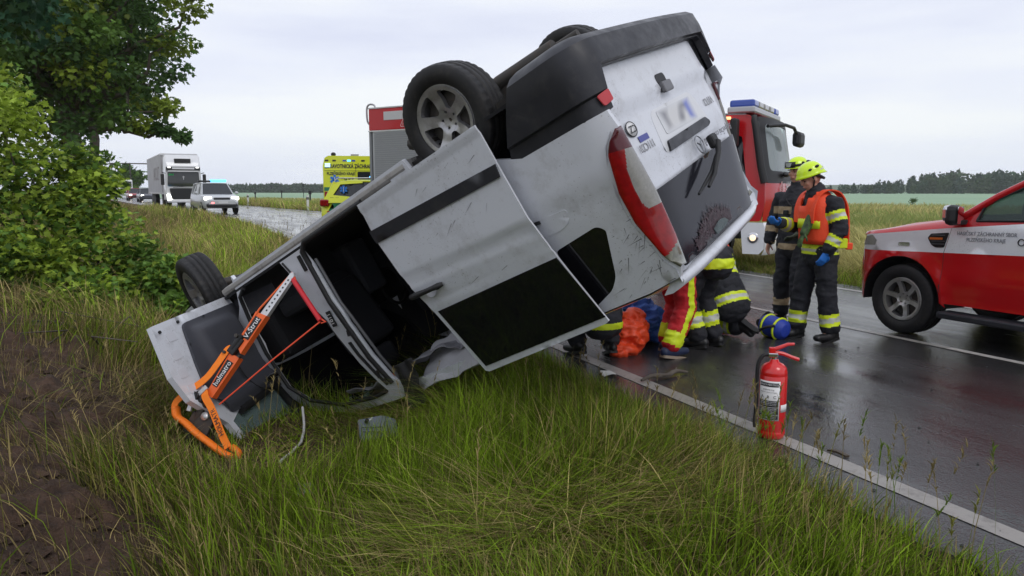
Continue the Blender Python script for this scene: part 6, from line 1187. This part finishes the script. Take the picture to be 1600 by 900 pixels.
# --- standing fireman in the orange tabard
J = stand(1.02); J['ch'] = (0, .04, 1.39); J['nk'] = (0, .07, 1.55); J['hd'] = (0, .135, 1.665); J['elL'] = (-.28, -.05, 1.17); J['wrL'] = (-.25, .07, .93); J['shR'] = (.195, .05, 1.41); J['elR'] = (.27, .16, 1.18); J['wrR'] = (.17, .37, 1.21); J['anL'] = (-.13, -.10, .09); J['toL'] = (-.17, .09, .045); J['knL'] = (-.12, -.03, .5); J['anR'] = (.13, .13, .09); J['toR'] = (.15, .32, .045); J['knR'] = (.12, .1, .5)
jr = torsoband(J, .90, 1.0, 1, .26) + torsoband(J, .935, .965, 2, .26) + tri_band(J['shL'], J['elL'], .35, .72, .14) + tri_band(J['elL'], J['wrL'], .32, .70, .13) + tri_band(J['elR'], J['wrR'], .35, .8, .12) + torsoband(J, 1.20, 1.28, 1, .0)
g2 = RD(5.98, 5.62); p2_, hm = person('fireman in orange tabard and yellow helmet seen side-on, blue gloves, looking down', TR(g2.x, g2.y, 0, radians(99)), J, [M_NAVY, M_NEON, M_SILV], [M_NAVY, M_NEON, M_SILV], jr, legbands(J, .50, .80), 'plain', look=(.12, 1, -.42), seed=5, curl=(.7, 1.1))
def tabard(par, J, wide=1.):
    pel, ch, nk = [v3(J[k]) for k in ('pel', 'ch', 'nk')]; b = MB(); n = 40; st = [(pel.lerp(ch, t), a, d_) for t, a, d_ in ((.02, .222, .182), (.3, .212, .178), (.65, .218, .182), (1.0, .215, .168))] + [(ch.lerp(nk, .5), .165, .135), (ch.lerp(nk, .85), .112, .114)]
    rings = [[(c.x + a*cos(2*pi*j/n), c.y + d_*sin(2*pi*j/n) , c.z + .0) for j in range(n)] for c, a, d_ in st]; fs = []; ms = []; vs = [p for r in rings for p in r]
    for i in range(len(rings) - 1):
        for j in range(n):
            s_ = sin(2*pi*(j + .5)/n); lim = (.10, .16, .34, .2, 0)[i]
            if abs(s_) < lim: continue
            if (i == 4 and s_ > .62) or (i == 3 and s_ > .93): continue
            k = (j+1) % n; fs.append((i*n+j, i*n+k, (i+1)*n+k, (i+1)*n+j)); ms.append(1 if i == 0 and False else 0)
    b.v = vs; b.f = fs; b.m = ms; b.s = [True]*len(fs); o = b.build('tabard', [M_VEST, M_NEON], par); s = o.modifiers.new('u', 'SUBSURF'); s.levels = s.render_levels = 1; s = o.modifiers.new('s', 'SOLIDIFY'); s.thickness = .012; s.offset = 1
    c = pel.lerp(ch, .55); b = MB(); b.loft([[(c.x + .228*cos(a), c.y + .195*sin(a), c.z + dz) for a in np.linspace(pi*.18, pi*.82, 14)] for dz in (-.05, .05)], 0, True, (False, False), False); q = b.build('tabard_panel', M_NEON, o); q.modifiers.new('s', 'SOLIDIFY').thickness = .006
    text('VELITEL', .085, Matrix.Translation((c.x - .10, c.y + .188, c.z)) @ Matrix.Rotation(radians(153), 4, 'Z') @ Matrix.Rotation(pi/2, 4, 'X'), M_BPR, o, sx=.75)
    for k in (-1, 1):
        P = smooth([(k*.125, .19, 1.22), (k*.13, .185, 1.37), (k*.13, .13, 1.50), (k*.125, .03, 1.55), (k*.13, -.09, 1.52), (k*.14, -.165, 1.39), (k*.15, -.185, 1.2), (k*.15, -.19, 1.0)], 4); b = MB(); rings = []
        for i, p in enumerate(P): d = (P[min(i+1, len(P)-1)] - P[max(i-1, 0)]).normalized(); a = v3((1, 0, 0)); u = a.cross(d).normalized(); rings.append([p + a*.055 + u*.006, p - a*.055 + u*.006, p - a*.055 - u*.006, p + a*.055 - u*.006])
        b.loft(rings, 0, False); b.build('shoulder_strap', M_VEST, o)
    b = MB(); b.box((-.21, -.12, pel.z + .02), (.03, .10, .10), ch=.01); b.build('tabard_tie', M_NEON, o); b = MB(); b.box((-.20, -.20, pel.z - .01), (.03, .07, .07), ch=.01); b.build('tabard_end', M_VEST, o)
tabard(p2_, J)
gb = MB(); hand_mb(gb, (-.12, .25, 1.12), (-.10, .18, 1.25), 1, .3, (1, 0, 0)); oloft(gb, [(-.09, .16, 1.28), (-.12, .25, 1.12)], [.05, .042], (1, 0, 0)); gm = remesh(gb, .007, 1); gm.materials.append(mat('green_glove', (.07, .15, .03), .6, col2=(.012, .014, .012), vscale=30)); link('spare_glove', gm, p2_)
b = MB(); b.box((-.155, -.02, .77), (.03, .16, .2), M=Matrix.Rotation(.05, 4, 'X'), ch=.012); b.build('thigh_pocket', M_NAVY, p2_)
# --- kneeling fireman, back to the camera
J = dict(pel=(.04, -.12, .47), ch=(.05, .12, .86), nk=(.04, .26, 1.0), hd=(.02, .38, 1.05), shL=(-.17, .14, .92), elL=(-.26, .36, .72), wrL=(-.15, .56, .62), shR=(.26, .10, .90), elR=(.37, .12, .62), wrR=(.30, .34, .50), hpL=(-.07, -.08, .46), knL=(-.15, .26, .52), anL=(-.15, .02, .10), toL=(-.17, .22, .045), hpR=(.14, -.08, .43), knR=(.20, .26, .10), anR=(.22, -.18, .12), toR=(.23, -.32, .05))
d0 = (v3(J['ch']) - v3(J['pel'])).normalized(); pl_ = v3(J['pel']) - d0*.16; pc_ = v3(J['ch']) + d0*.1
jr = tri_band(tuple(pl_), tuple(pc_), .02, .17, .36) + tri_band(tuple(pl_), tuple(pc_), .46, .60, .27) + tri_band(tuple(pl_), tuple(pc_), .72, .80, .25) + tri_band(J['elR'], J['wrR'], .2, .5, .12) + tri_band(J['shR'], J['elR'], .35, .62, .13)
g3 = v3((2.14, 7.70, 0)); p3_, hm = person('fireman kneeling with his back turned under the raised tail of the van', TR(g3.x, g3.y, 0, radians(33)), J, [M_NAVY, M_NEON, M_SILV], [M_NAVY, M_NEON, M_SILV], jr, tri_band(J['knL'], J['anL'], .30, .72, .17) + tri_band(J['knR'], J['anR'], .55, .8, .15), 'plain', look=(0, 1, -.5), seed=8, wide=1.1)
b = MB(); b.tube(smooth([(.24, -.10, .52), (.30, .02, .72), (.30, .12, .95), (.2, .2, 1.04)], 5), .035, 8, sq=.5); b.build('vest_edge', M_VEST, p3_)
# --- fireman standing bent over beside him, legs showing
J6 = dict(pel=(0, -.02, .92), ch=(0, .26, 1.16), nk=(0, .40, 1.22), hd=(0, .52, 1.22), shL=(-.18, .28, 1.16), elL=(-.22, .42, .92), wrL=(-.12, .58, .80), shR=(.18, .28, 1.16), elR=(.20, .42, .92), wrR=(.10, .58, .80), hpL=(-.09, 0, .86), knL=(-.12, .12, .48), anL=(-.12, -.02, .09), toL=(-.15, .18, .045), hpR=(.09, 0, .86), knR=(.11, .05, .48), anR=(.11, -.08, .09), toR=(.13, .12, .045))
person('fireman standing bent over under the van tail, dark legs beside the red trousers', TR(1.90, 7.22, 0, radians(50)), J6, [M_NAVY, M_NEON, M_SILV], [M_NAVY, M_NEON, M_SILV], torsoband(J6, .80, .9, 1), legbands(J6, .36, .72), 'plain', look=(0, 1, -.6), seed=17)
# --- paramedic in red trousers, bent over behind the van
J = dict(pel=(0, .06, .92), ch=(-.06, .20, 1.20), nk=(-.10, .30, 1.32), hd=(-.12, .40, 1.36), shL=(-.24, .20, 1.22), elL=(-.30, .24, .98), wrL=(-.16, .40, .90), shR=(.10, .16, 1.22), elR=(.12, .08, .97), wrR=(-.02, .26, .90), hpL=(-.09, .08, .86), knL=(-.11, .26, .48), anL=(-.11, .14, .09), toL=(-.13, .35, .05), hpR=(.09, .08, .86), knR=(.11, .14, .47), anR=(.10, -.06, .09), toR=(.12, .15, .05))
rules = [((lerp(J['hpR'], J['hpR'], 0)), J['knR'], -.1, 1, .0, 1)] + tri_band(J['knR'], J['anR'], .62, .92, .15)[:1] + tri_band(J['knL'], J['anL'], .55, .9, .15)[:1]
p4_, hm = person('paramedic in red trousers with yellow stripes bending behind the raised van', TR(1.45, 6.80, 0, radians(-53)), J, [M_MRED, M_NEON], [M_MRED, M_NEON], (), rules, None, look=(0, 1, -.8), seed=11, boots=[mat('navy_shoe', (.012, .022, .06), .5)][0], shoe=True)
tr_m = [c for c in p4_.children if c.name.startswith('trousers')][0].data; c = centers(tr_m); mi = np.empty(len(c), np.int32); tr_m.polygons.foreach_get('material_index', mi)
rad = c - np.array([.10, 0, 0]); side_ = (c[:, 0] > .10) & (np.abs(c[:, 1] - np.interp(c[:, 2], [.1, .47, .9], [-.06, .12, .06])) < .035) & (c[:, 2] > .12); mi[side_] = 1; tr_m.polygons.foreach_set('material_index', mi)
# --- fireman crouching at the kerb, mostly hidden by the van
J = dict(pel=(0, -.05, .42), ch=(0, .26, .72), nk=(0, .40, .82), hd=(0, .52, .84), shL=(-.19, .27, .74), elL=(-.24, .44, .52), wrL=(-.14, .58, .40), shR=(.19, .27, .74), elR=(.24, .42, .5), wrR=(.14, .58, .38), hpL=(-.11, -.02, .40), knL=(-.20, .34, .48), anL=(-.17, .04, .10), toL=(-.24, .22, .045), hpR=(.11, -.02, .40), knR=(.18, .33, .44), anR=(.14, .0, .10), toR=(.16, .20, .045))
person('fireman crouching at the road edge, only his legs showing under the van', TR(.80, 6.80, 0, radians(12)), J, [M_NAVY, M_NEON, M_SILV], [M_NAVY, M_NEON, M_SILV], torsoband(J, .30, .36, 1), tri_band(J['knL'], J['anL'], .25, .62, .17) + tri_band(J['knR'], J['anR'], .22, .62, .17), 'plain', look=(0, 1, -.5), seed=14, wide=.92)
# =================================================================== SMALL THINGS
ex = thing('fire_extinguisher', 'red fire extinguisher with white label standing on the road edge line', 'extinguisher', TR(1.64, 4.50, .004, radians(-8)))
M_EXR = mat('extinguisher_red', (.62, .012, .012), .22, coat=.7, dirt=.1, dcol=(.3, .1, .08), dscale=16)
R0 = .083; b = MB(); b.lathe([(.001, 0), (.070, 0), (.079, .008), (R0, .03), (R0, .046), (R0 - .002, .05), (R0, .054), (R0, .40), (R0 - .002, .404), (R0, .408), (R0 - .002, .425), (.074, .452), (.055, .472), (.03, .482), (.024, .50), (.001, .50)], 40); cyl = b.build('cylinder', M_EXR, ex)
def lab(name, a0, a1, z0, z1, dr, m, par=cyl): b = MB(); b.loft([[((R0 + dr)*cos(a), (R0 + dr)*sin(a), z) for a in np.linspace(a0, a1, 20)] for z in (z0, z1)], 0, True, (False, False), False); o = b.build(name, m, par); s = o.modifiers.new('s', 'SOLIDIFY'); s.thickness = .0008; return o
A0, A1 = radians(-168), radians(-72); lb_ = lab('label', A0, A1, .125, .375, .001, mat('label_white', (.70, .69, .68), .45))
for z0, z1 in ((.340, .365), (.212, .252), (.165, .208), (.134, .16)): lab('label_block', A0 + .10, A1 - .10, z0, z1, .0022, M_BPR, lb_)
def curved(s, size, z, m, amid=(A0 + A1)/2, dr=.004, sx=1.):
    o = text(s, size, Matrix.Identity(4), m, lb_, sx=sx, ext=.0003); me = o.data
    for v in me.vertices: a = amid + v.co.x/R0; r = R0 + dr + v.co.z; v.co = (r*cos(a), r*sin(a), z + v.co.y)
    me.update()
curved('HASICÍ PŘÍSTROJ', .0155, .352, WH); curved('práškový 6 kg', .012, .322, M_BPR); curved('vhodný i pro zařízení pod napětím', .0075, .305, M_BPR); curved('A   B   C', .026, .275, M_BPR)
for z in (.244, .234, .224, .200, .191, .182, .173, .150, .142): curved('zajistit odjistit namířit stisknout páku', .007, z, WH, sx=.95)
lab('white_tag', radians(-66), radians(-22), .178, .225, .0015, mat('label_white', (.70, .69, .68), .45))
b = MB(); b.tube([(0, 0, .49), (0, 0, .535)], .017, 12); b.box((-.01, 0, .525), (.06, .035, .03), ch=.006); b.build('valve', M_CHR, ex)
b = MB(); b.tube([(-.025, 0, .555), (.02, 0, .570), (.075, 0, .595), (.115, 0, .598)], [.013, .013, .011, .009], 8, sq=1.2); b.tube([(-.015, 0, .545), (.05, 0, .535), (.10, 0, .515), (.145, 0, .50)], [.013, .013, .012, .012], 8, sq=1.2); b.box((-.015, 0, .555), (.04, .03, .04), ch=.006); b.build('lever', M_EXR, ex)
b = MB(); b.tube(smooth([(-.03, 0, .53), (-.07, -.004, .52), (-.097, -.008, .47), (-.102, -.01, .38), (-.100, -.01, .25), (-.103, -.012, .14)], 5), .0115, 10); ho = b.build('hose', M_BLK, ex); b = MB(); b.tube([(-.103, -.012, .14), (-.104, -.012, .10), (-.104, -.012, .06)], [.012, .015, .01], 10); b.build('nozzle', M_STEEL, ho)
# blue bag by the men's boots
bg_ = thing('breathing_bag', 'round blue bag with yellow straps lying on the wet road at the boots', 'bag', TR(2.78, 7.66, .112, radians(-62), 0, .12) @ Matrix.Scale(.86, 4)); b = MB(); b.lathe([(.001, -.17), (.07, -.17), (.085, -.165), (.09, -.15), (.12, -.14), (.13, -.05), (.132, .08), (.12, .16), (.001, .17)], 24, M=Matrix.Rotation(pi/2, 4, 'Y') @ Matrix.Rotation(pi, 4, 'X') if False else Matrix.Rotation(-pi/2, 4, 'Y')); b.build('bag_body', [mat('blue_cloth', (.02, .05, .36), .5, bump=.5, bscale=40)], bg_)
for x in (-.10, .08):
    b = MB(); b.tube([(x, .134*cos(a), .134*sin(a)) for a in np.linspace(0, 2*pi, 25)], .014, 6); b.build('yellow_strap', M_NEON, bg_)
b = MB(); b.tube(smooth([(.1, -.12, .06), (.02, -.19, .02), (-.08, -.2, -.06), (-.14, -.13, -.1)], 5), .018, 8); b.tube(smooth([(-.12, .05, .1), (-.18, .05, .14), (-.22, .0, .06), (-.18, -.05, .0)], 5), .016, 8); b.tube([(-.16, .1, 0), (-.17, -.1, .02)], .05, 8); b.build('black_strap', M_BLK, bg_)
# bundles beside the patient
def bundle(name, lbl, cat, loc, parts, m, vox=.012, wr=.11, seed=3):
    b = MB()
    for c, s in parts: b.add(*ell_raw(c, s, Matrix.Identity(4)), 0, True)
    me = remesh(b, vox, 2, wr, 7, seed); me.materials.append(m); me.name = name; return tag(link(name, me, None, TR(*loc)), lbl, cat)
bundle('orange_sheet', 'crumpled orange rescue sheet on the road behind the kerb', 'sheet', (1.14, 7.0, 0), [((0, 0, .14), (.16, .14, .15)), ((-.07, -.1, .05), (.12, .13, .07)), ((.05, .12, .24), (.13, .12, .14)), ((-.14, -.2, .02), (.07, .08, .035))], mat('orange_sheet', (.75, .07, .02), .45, bump=.6, bscale=25), seed=4)
bundle('blue_jacket', 'blue jacket bundle between the orange sheet and the red trousers', 'clothing', (1.36, 7.42, 0), [((0, 0, .22), (.2, .18, .18)), ((.12, .05, .12), (.2, .16, .13)), ((-.05, .1, .35), (.14, .12, .10))], mat('blue_jacket', (.03, .09, .34), .6, bump=.6, bscale=30), seed=6)
bundle('red_bag', 'red bag with dark edges on the road behind the paramedic', 'bag', (1.75, 7.9, 0), [((0, 0, .12), (.24, .16, .13)), ((.1, 0, .22), (.12, .12, .09))], mat('red_bag', (.42, .03, .03), .6, bump=.5, bscale=30), seed=8)
# debris
def flat(name, lbl, cat, M, pts, th, m, bend=.0, res=.05, seed=1):
    b = MB(); b.panel(pts, [], lambda x, y, d: (x, y, bend*(float(vnoise(np.array([[x, y, 0.]]), 9, seed)[0]) - .5) - d), th, res); return tag(b.build(name, m, M=M), lbl, cat)
M_WPL = mat('wet_grey_plastic', (.12, .135, .165), .25, coat=.4, bump=.1, bscale=60)
dp = thing('plastic_fragment', 'grey torn plastic panel lying tilted in the grass before the van', 'debris', TR(-.97, 5.10, -.14, radians(28), radians(38), radians(8))); b = MB(); b.panel(rp([(-.13, -.10), (.14, -.09), (.15, .06), (.05, .10), (-.12, .09)], .02), [], lambda x, y, d: (x, y, .02*sin(x*14) - d), .008, .03); b.build('panel_skin', M_WPL, dp)
b = MB()
for y in (-.04, .0): b.box((.0, y, .012), (.22, .006, .012))
b.build('panel_rib', M_WPL, dp, kind='stuff'); b = MB(); b.tube([(-.07, .05, .0), (-.07, .05, .03)], .014, 8); b.build('panel_clip', M_BLK, dp)
flat('plastic_shard', 'small grey plastic shard low in the grass left of the panel', 'debris', TR(-1.28, 4.30, -.26, .6, .5), [(-.06, -.04), (.06, -.05), (.07, .03), (-.02, .05)], .005, M_WPL)
cp = flat('crumpled_paper', 'crumpled white packaging lying across the road edge line', 'litter', TR(.80, 6.10, .012, ROADROT + 1.3), [(-.055, -.10), (.03, -.12), (.06, .0), (.05, .11), (-.06, .10)], .004, mat('white_paper', (.62, .62, .6), .5), .05, .02, 4); 
flat('tissue', 'small white tissue on the asphalt by the kneeling fireman', 'litter', TR(2.37, 7.38, .012, .3), [(-.03, -.016), (.028, -.02), (.032, .015), (-.02, .02)], .004, mat('white_paper', (.62, .62, .6), .5), .04, .015, 6)
b = MB(); p = smooth([(0, 0, .015), (.12, .06, .03), (.26, .07, .02), (.38, .16, .03), (.5, .17, .012)], 4); b.tube(p, [.010 + .012*sin(pi*i/(len(p)-1)) for i in range(len(p))], 8); b.tube([p[6], p[6] + Vector((.08, -.06, .02))], [.01, .004], 6); b.tube([p[12], p[12] + Vector((.05, .08, .01))], [.009, .004], 6)
tag(b.build('branch', [M_BARK], M=TR(1.05, 5.82, .004, .25)), 'wet broken branch lying on the asphalt inside the edge line', 'branch')
flat('bark_piece', 'dark splinter of bark on the edge line right of the extinguisher', 'debris', TR(1.93, 4.18, .014, 2.2), [(-.06, -.012), (.05, -.02), (.07, .008), (-.05, .018)], .012, mat('wet_bark', (.05, .035, .02), .5), .02, .02, 3)
b = MB()
for i in range(240):
    n = RNG.uniform(2.98, 6.6); s = RNG.uniform(1.8, 7.5); r = .003 + .016*RNG.random()**3; p = RD(n, s, .004); a = RNG.uniform(0, 6, 5); b.add([p + Vector((cos(q)*r, sin(q)*r*.7, 0)) for q in sorted(a)] + [p + Vector((0, 0, r*.5))], [(i_, (i_+1) % 5, 5) for i_ in range(5)])
tag(b.build('road_grit', [mat('grit', (.03, .03, .03), .8)]), kind='stuff')
lit = thing('bumper_fragment', 'black broken bumper fragment on the churned bank at the far left', 'debris', TR(-4.92, 7.5, .12, .4)); b = MB(); b.panel(rp([(-.25, -.08), (.2, -.12), (.27, .05), (.0, .12), (-.22, .08)], .03), [], lambda x, y, d: (x, y, .05*cos(x*5) + .02*sin(y*20) - d), .01, .05); b.build('fragment_skin', M_PL, lit); b = MB(); b.tube(smooth([(-.4, -.1, .0), (-.1, .0, .08), (.2, -.02, .06), (.5, -.2, -.05)], 4), .012, 6); b.build('fragment_strip', M_BLK, lit)
b = MB()
for i in range(9): x, y = RNG.uniform(-.5, .5, 2)*np.array([1.6, .8]); b.tube([(x, y, 0), (x + RNG.uniform(-.5, .5), y + RNG.uniform(-.3, .3), RNG.uniform(.05, .3)), (x + RNG.uniform(-.8, .8), y + RNG.uniform(-.5, .5), RNG.uniform(0, .2))], [.014, .009, .004], 5)
tag(b.build('broken_twigs', [M_BARK], M=TR(-4.7, 7.3, .0)), kind='stuff')
# clods of churned earth on the bank
b = MB()
for i in range(4200):
    k = RNG.integers(len(DIRT)); a0, b0, r0 = DIRT[k]; n = a0 + RNG.normal(0, r0*.42); s = b0 + RNG.normal(0, r0*.42); r = .008 + .05*RNG.random()**2.5; p = RD(n, s, float(zground(n, s)) + r*.1); u = RNG.normal(0, 1, (5, 3)); u /= np.linalg.norm(u, axis=1)[:, None]
    b.add([p + Vector((0, 0, r*.7))] + [p + Vector((cos(q*1.2566 + i)*r*RNG.uniform(.7, 1.2), sin(q*1.2566 + i)*r*RNG.uniform(.7, 1.2), r*RNG.uniform(-.2, .3))) for q in range(5)], [(0, 1 + q, 1 + (q+1) % 5) for q in range(5)], 0, True)
tag(b.build('earth_clods', [M_SOIL]), kind='stuff')
# delineator posts along the far edge, and dark far posts
M_PW = mat('post_white', (.65, .65, .62), .5)
def post(n, s, lbl, h=1.0):
    p = RD(n, s, float(rise(s)) - .05); r = thing('roadside_post', lbl, 'roadside post', TR(p.x, p.y, p.z, RHEAD(s)), 'white roadside posts'); b = MB(); b.box((0, 0, h*.36), (.10, .14, h*.72)); b.box((0, 0, h*.94), (.09, .13, h*.12)); b.build('post_body', M_PW, r); b = MB(); b.box((0, 0, h*.80), (.10, .14, h*.16)); b.build('black_band', M_BPR, r); b = MB(); b.box((-.055, 0, h*.80), (.01, .05, .12)); b.build('reflector', M_CLR, r)
post(10.05, 49, 'white roadside post with black band beyond the wet road, left of the ambulance'); post(10.05, 66, 'farther small white roadside post just right of the police car')
for i, (px_, Y, h) in enumerate(((402, 95, 1.3), (443, 100, 1.5), (487, 62, 1.5), (477, 120, 2.6))): x = (px_ - 800)/1150*Y; b = MB(); b.tube([(0, 0, -1), (0, 0, h)], .07 if i < 3 else .05, 6); b.box((0, 0, h*.9), (.24, .1, h*.2)); tag(b.build('field_post', [mat('post_dark', (.03, .03, .035), .8)], M=TR(x, Y, 0)), ('short dark post in the field nearest the police car', 'middle dark post in the field beyond the road', 'dark post close behind the white roadside post', 'tall thin pole beyond the field, left of the roadside post')[i], 'post', 'dark posts in the field')
for i, (x, Y, w) in enumerate(((-235, 640, 8), (-205, 650, 9), (-135, 600, 14))):
    h = thing('farm_house', ('tiny pale house far off beside the police car', 'tiny white house farther right before the distant wood', 'long low pale barn far off, left of the ambulance')[i], 'house', TR(x, Y, -.3), 'far houses'); b = MB(); b.box((0, 0, 2), (w, 7, 4)); b.build('wall', M_WHT, h); b = MB(); b.loft([[(s*w/2*1.05, -4, 4), (s*w/2*1.05, 0, 6.5), (s*w/2*1.05, 4, 4)] for s in (-1, 1)], 0, False); b.build('roof', [mat('far_roof', (.2, .16, .15), .8)], h)
# lone bush in the far crop
bush = broad_tree('field_bush', (46.5, 86, -.5), (46.5, 86, .25), (.42, .42, .40), .04, 6, 60, .12, [MD*.8, DK], 'small round bush alone in the pale crop beyond the pick-up bonnet', kind='oval', clr=(.25, .45), limbs=3, cat='bush')
# damp morning air
hz = MB(); hz.box((0, 500, 20), (2400, 1600, 52)); hm_ = bpy.data.materials.new('haze'); hm_.use_nodes = True; t = hm_.node_tree; t.nodes.clear(); o_ = nd(t, 'ShaderNodeOutputMaterial'); pv = nd(t, 'ShaderNodeVolumePrincipled'); pv.inputs['Color'].default_value = (.97, .98, 1, 1); pv.inputs['Density'].default_value = .00022; t.links.new(pv.outputs[0], o_.inputs['Volume'])
tag(hz.build('haze', [hm_]), kind='stuff')
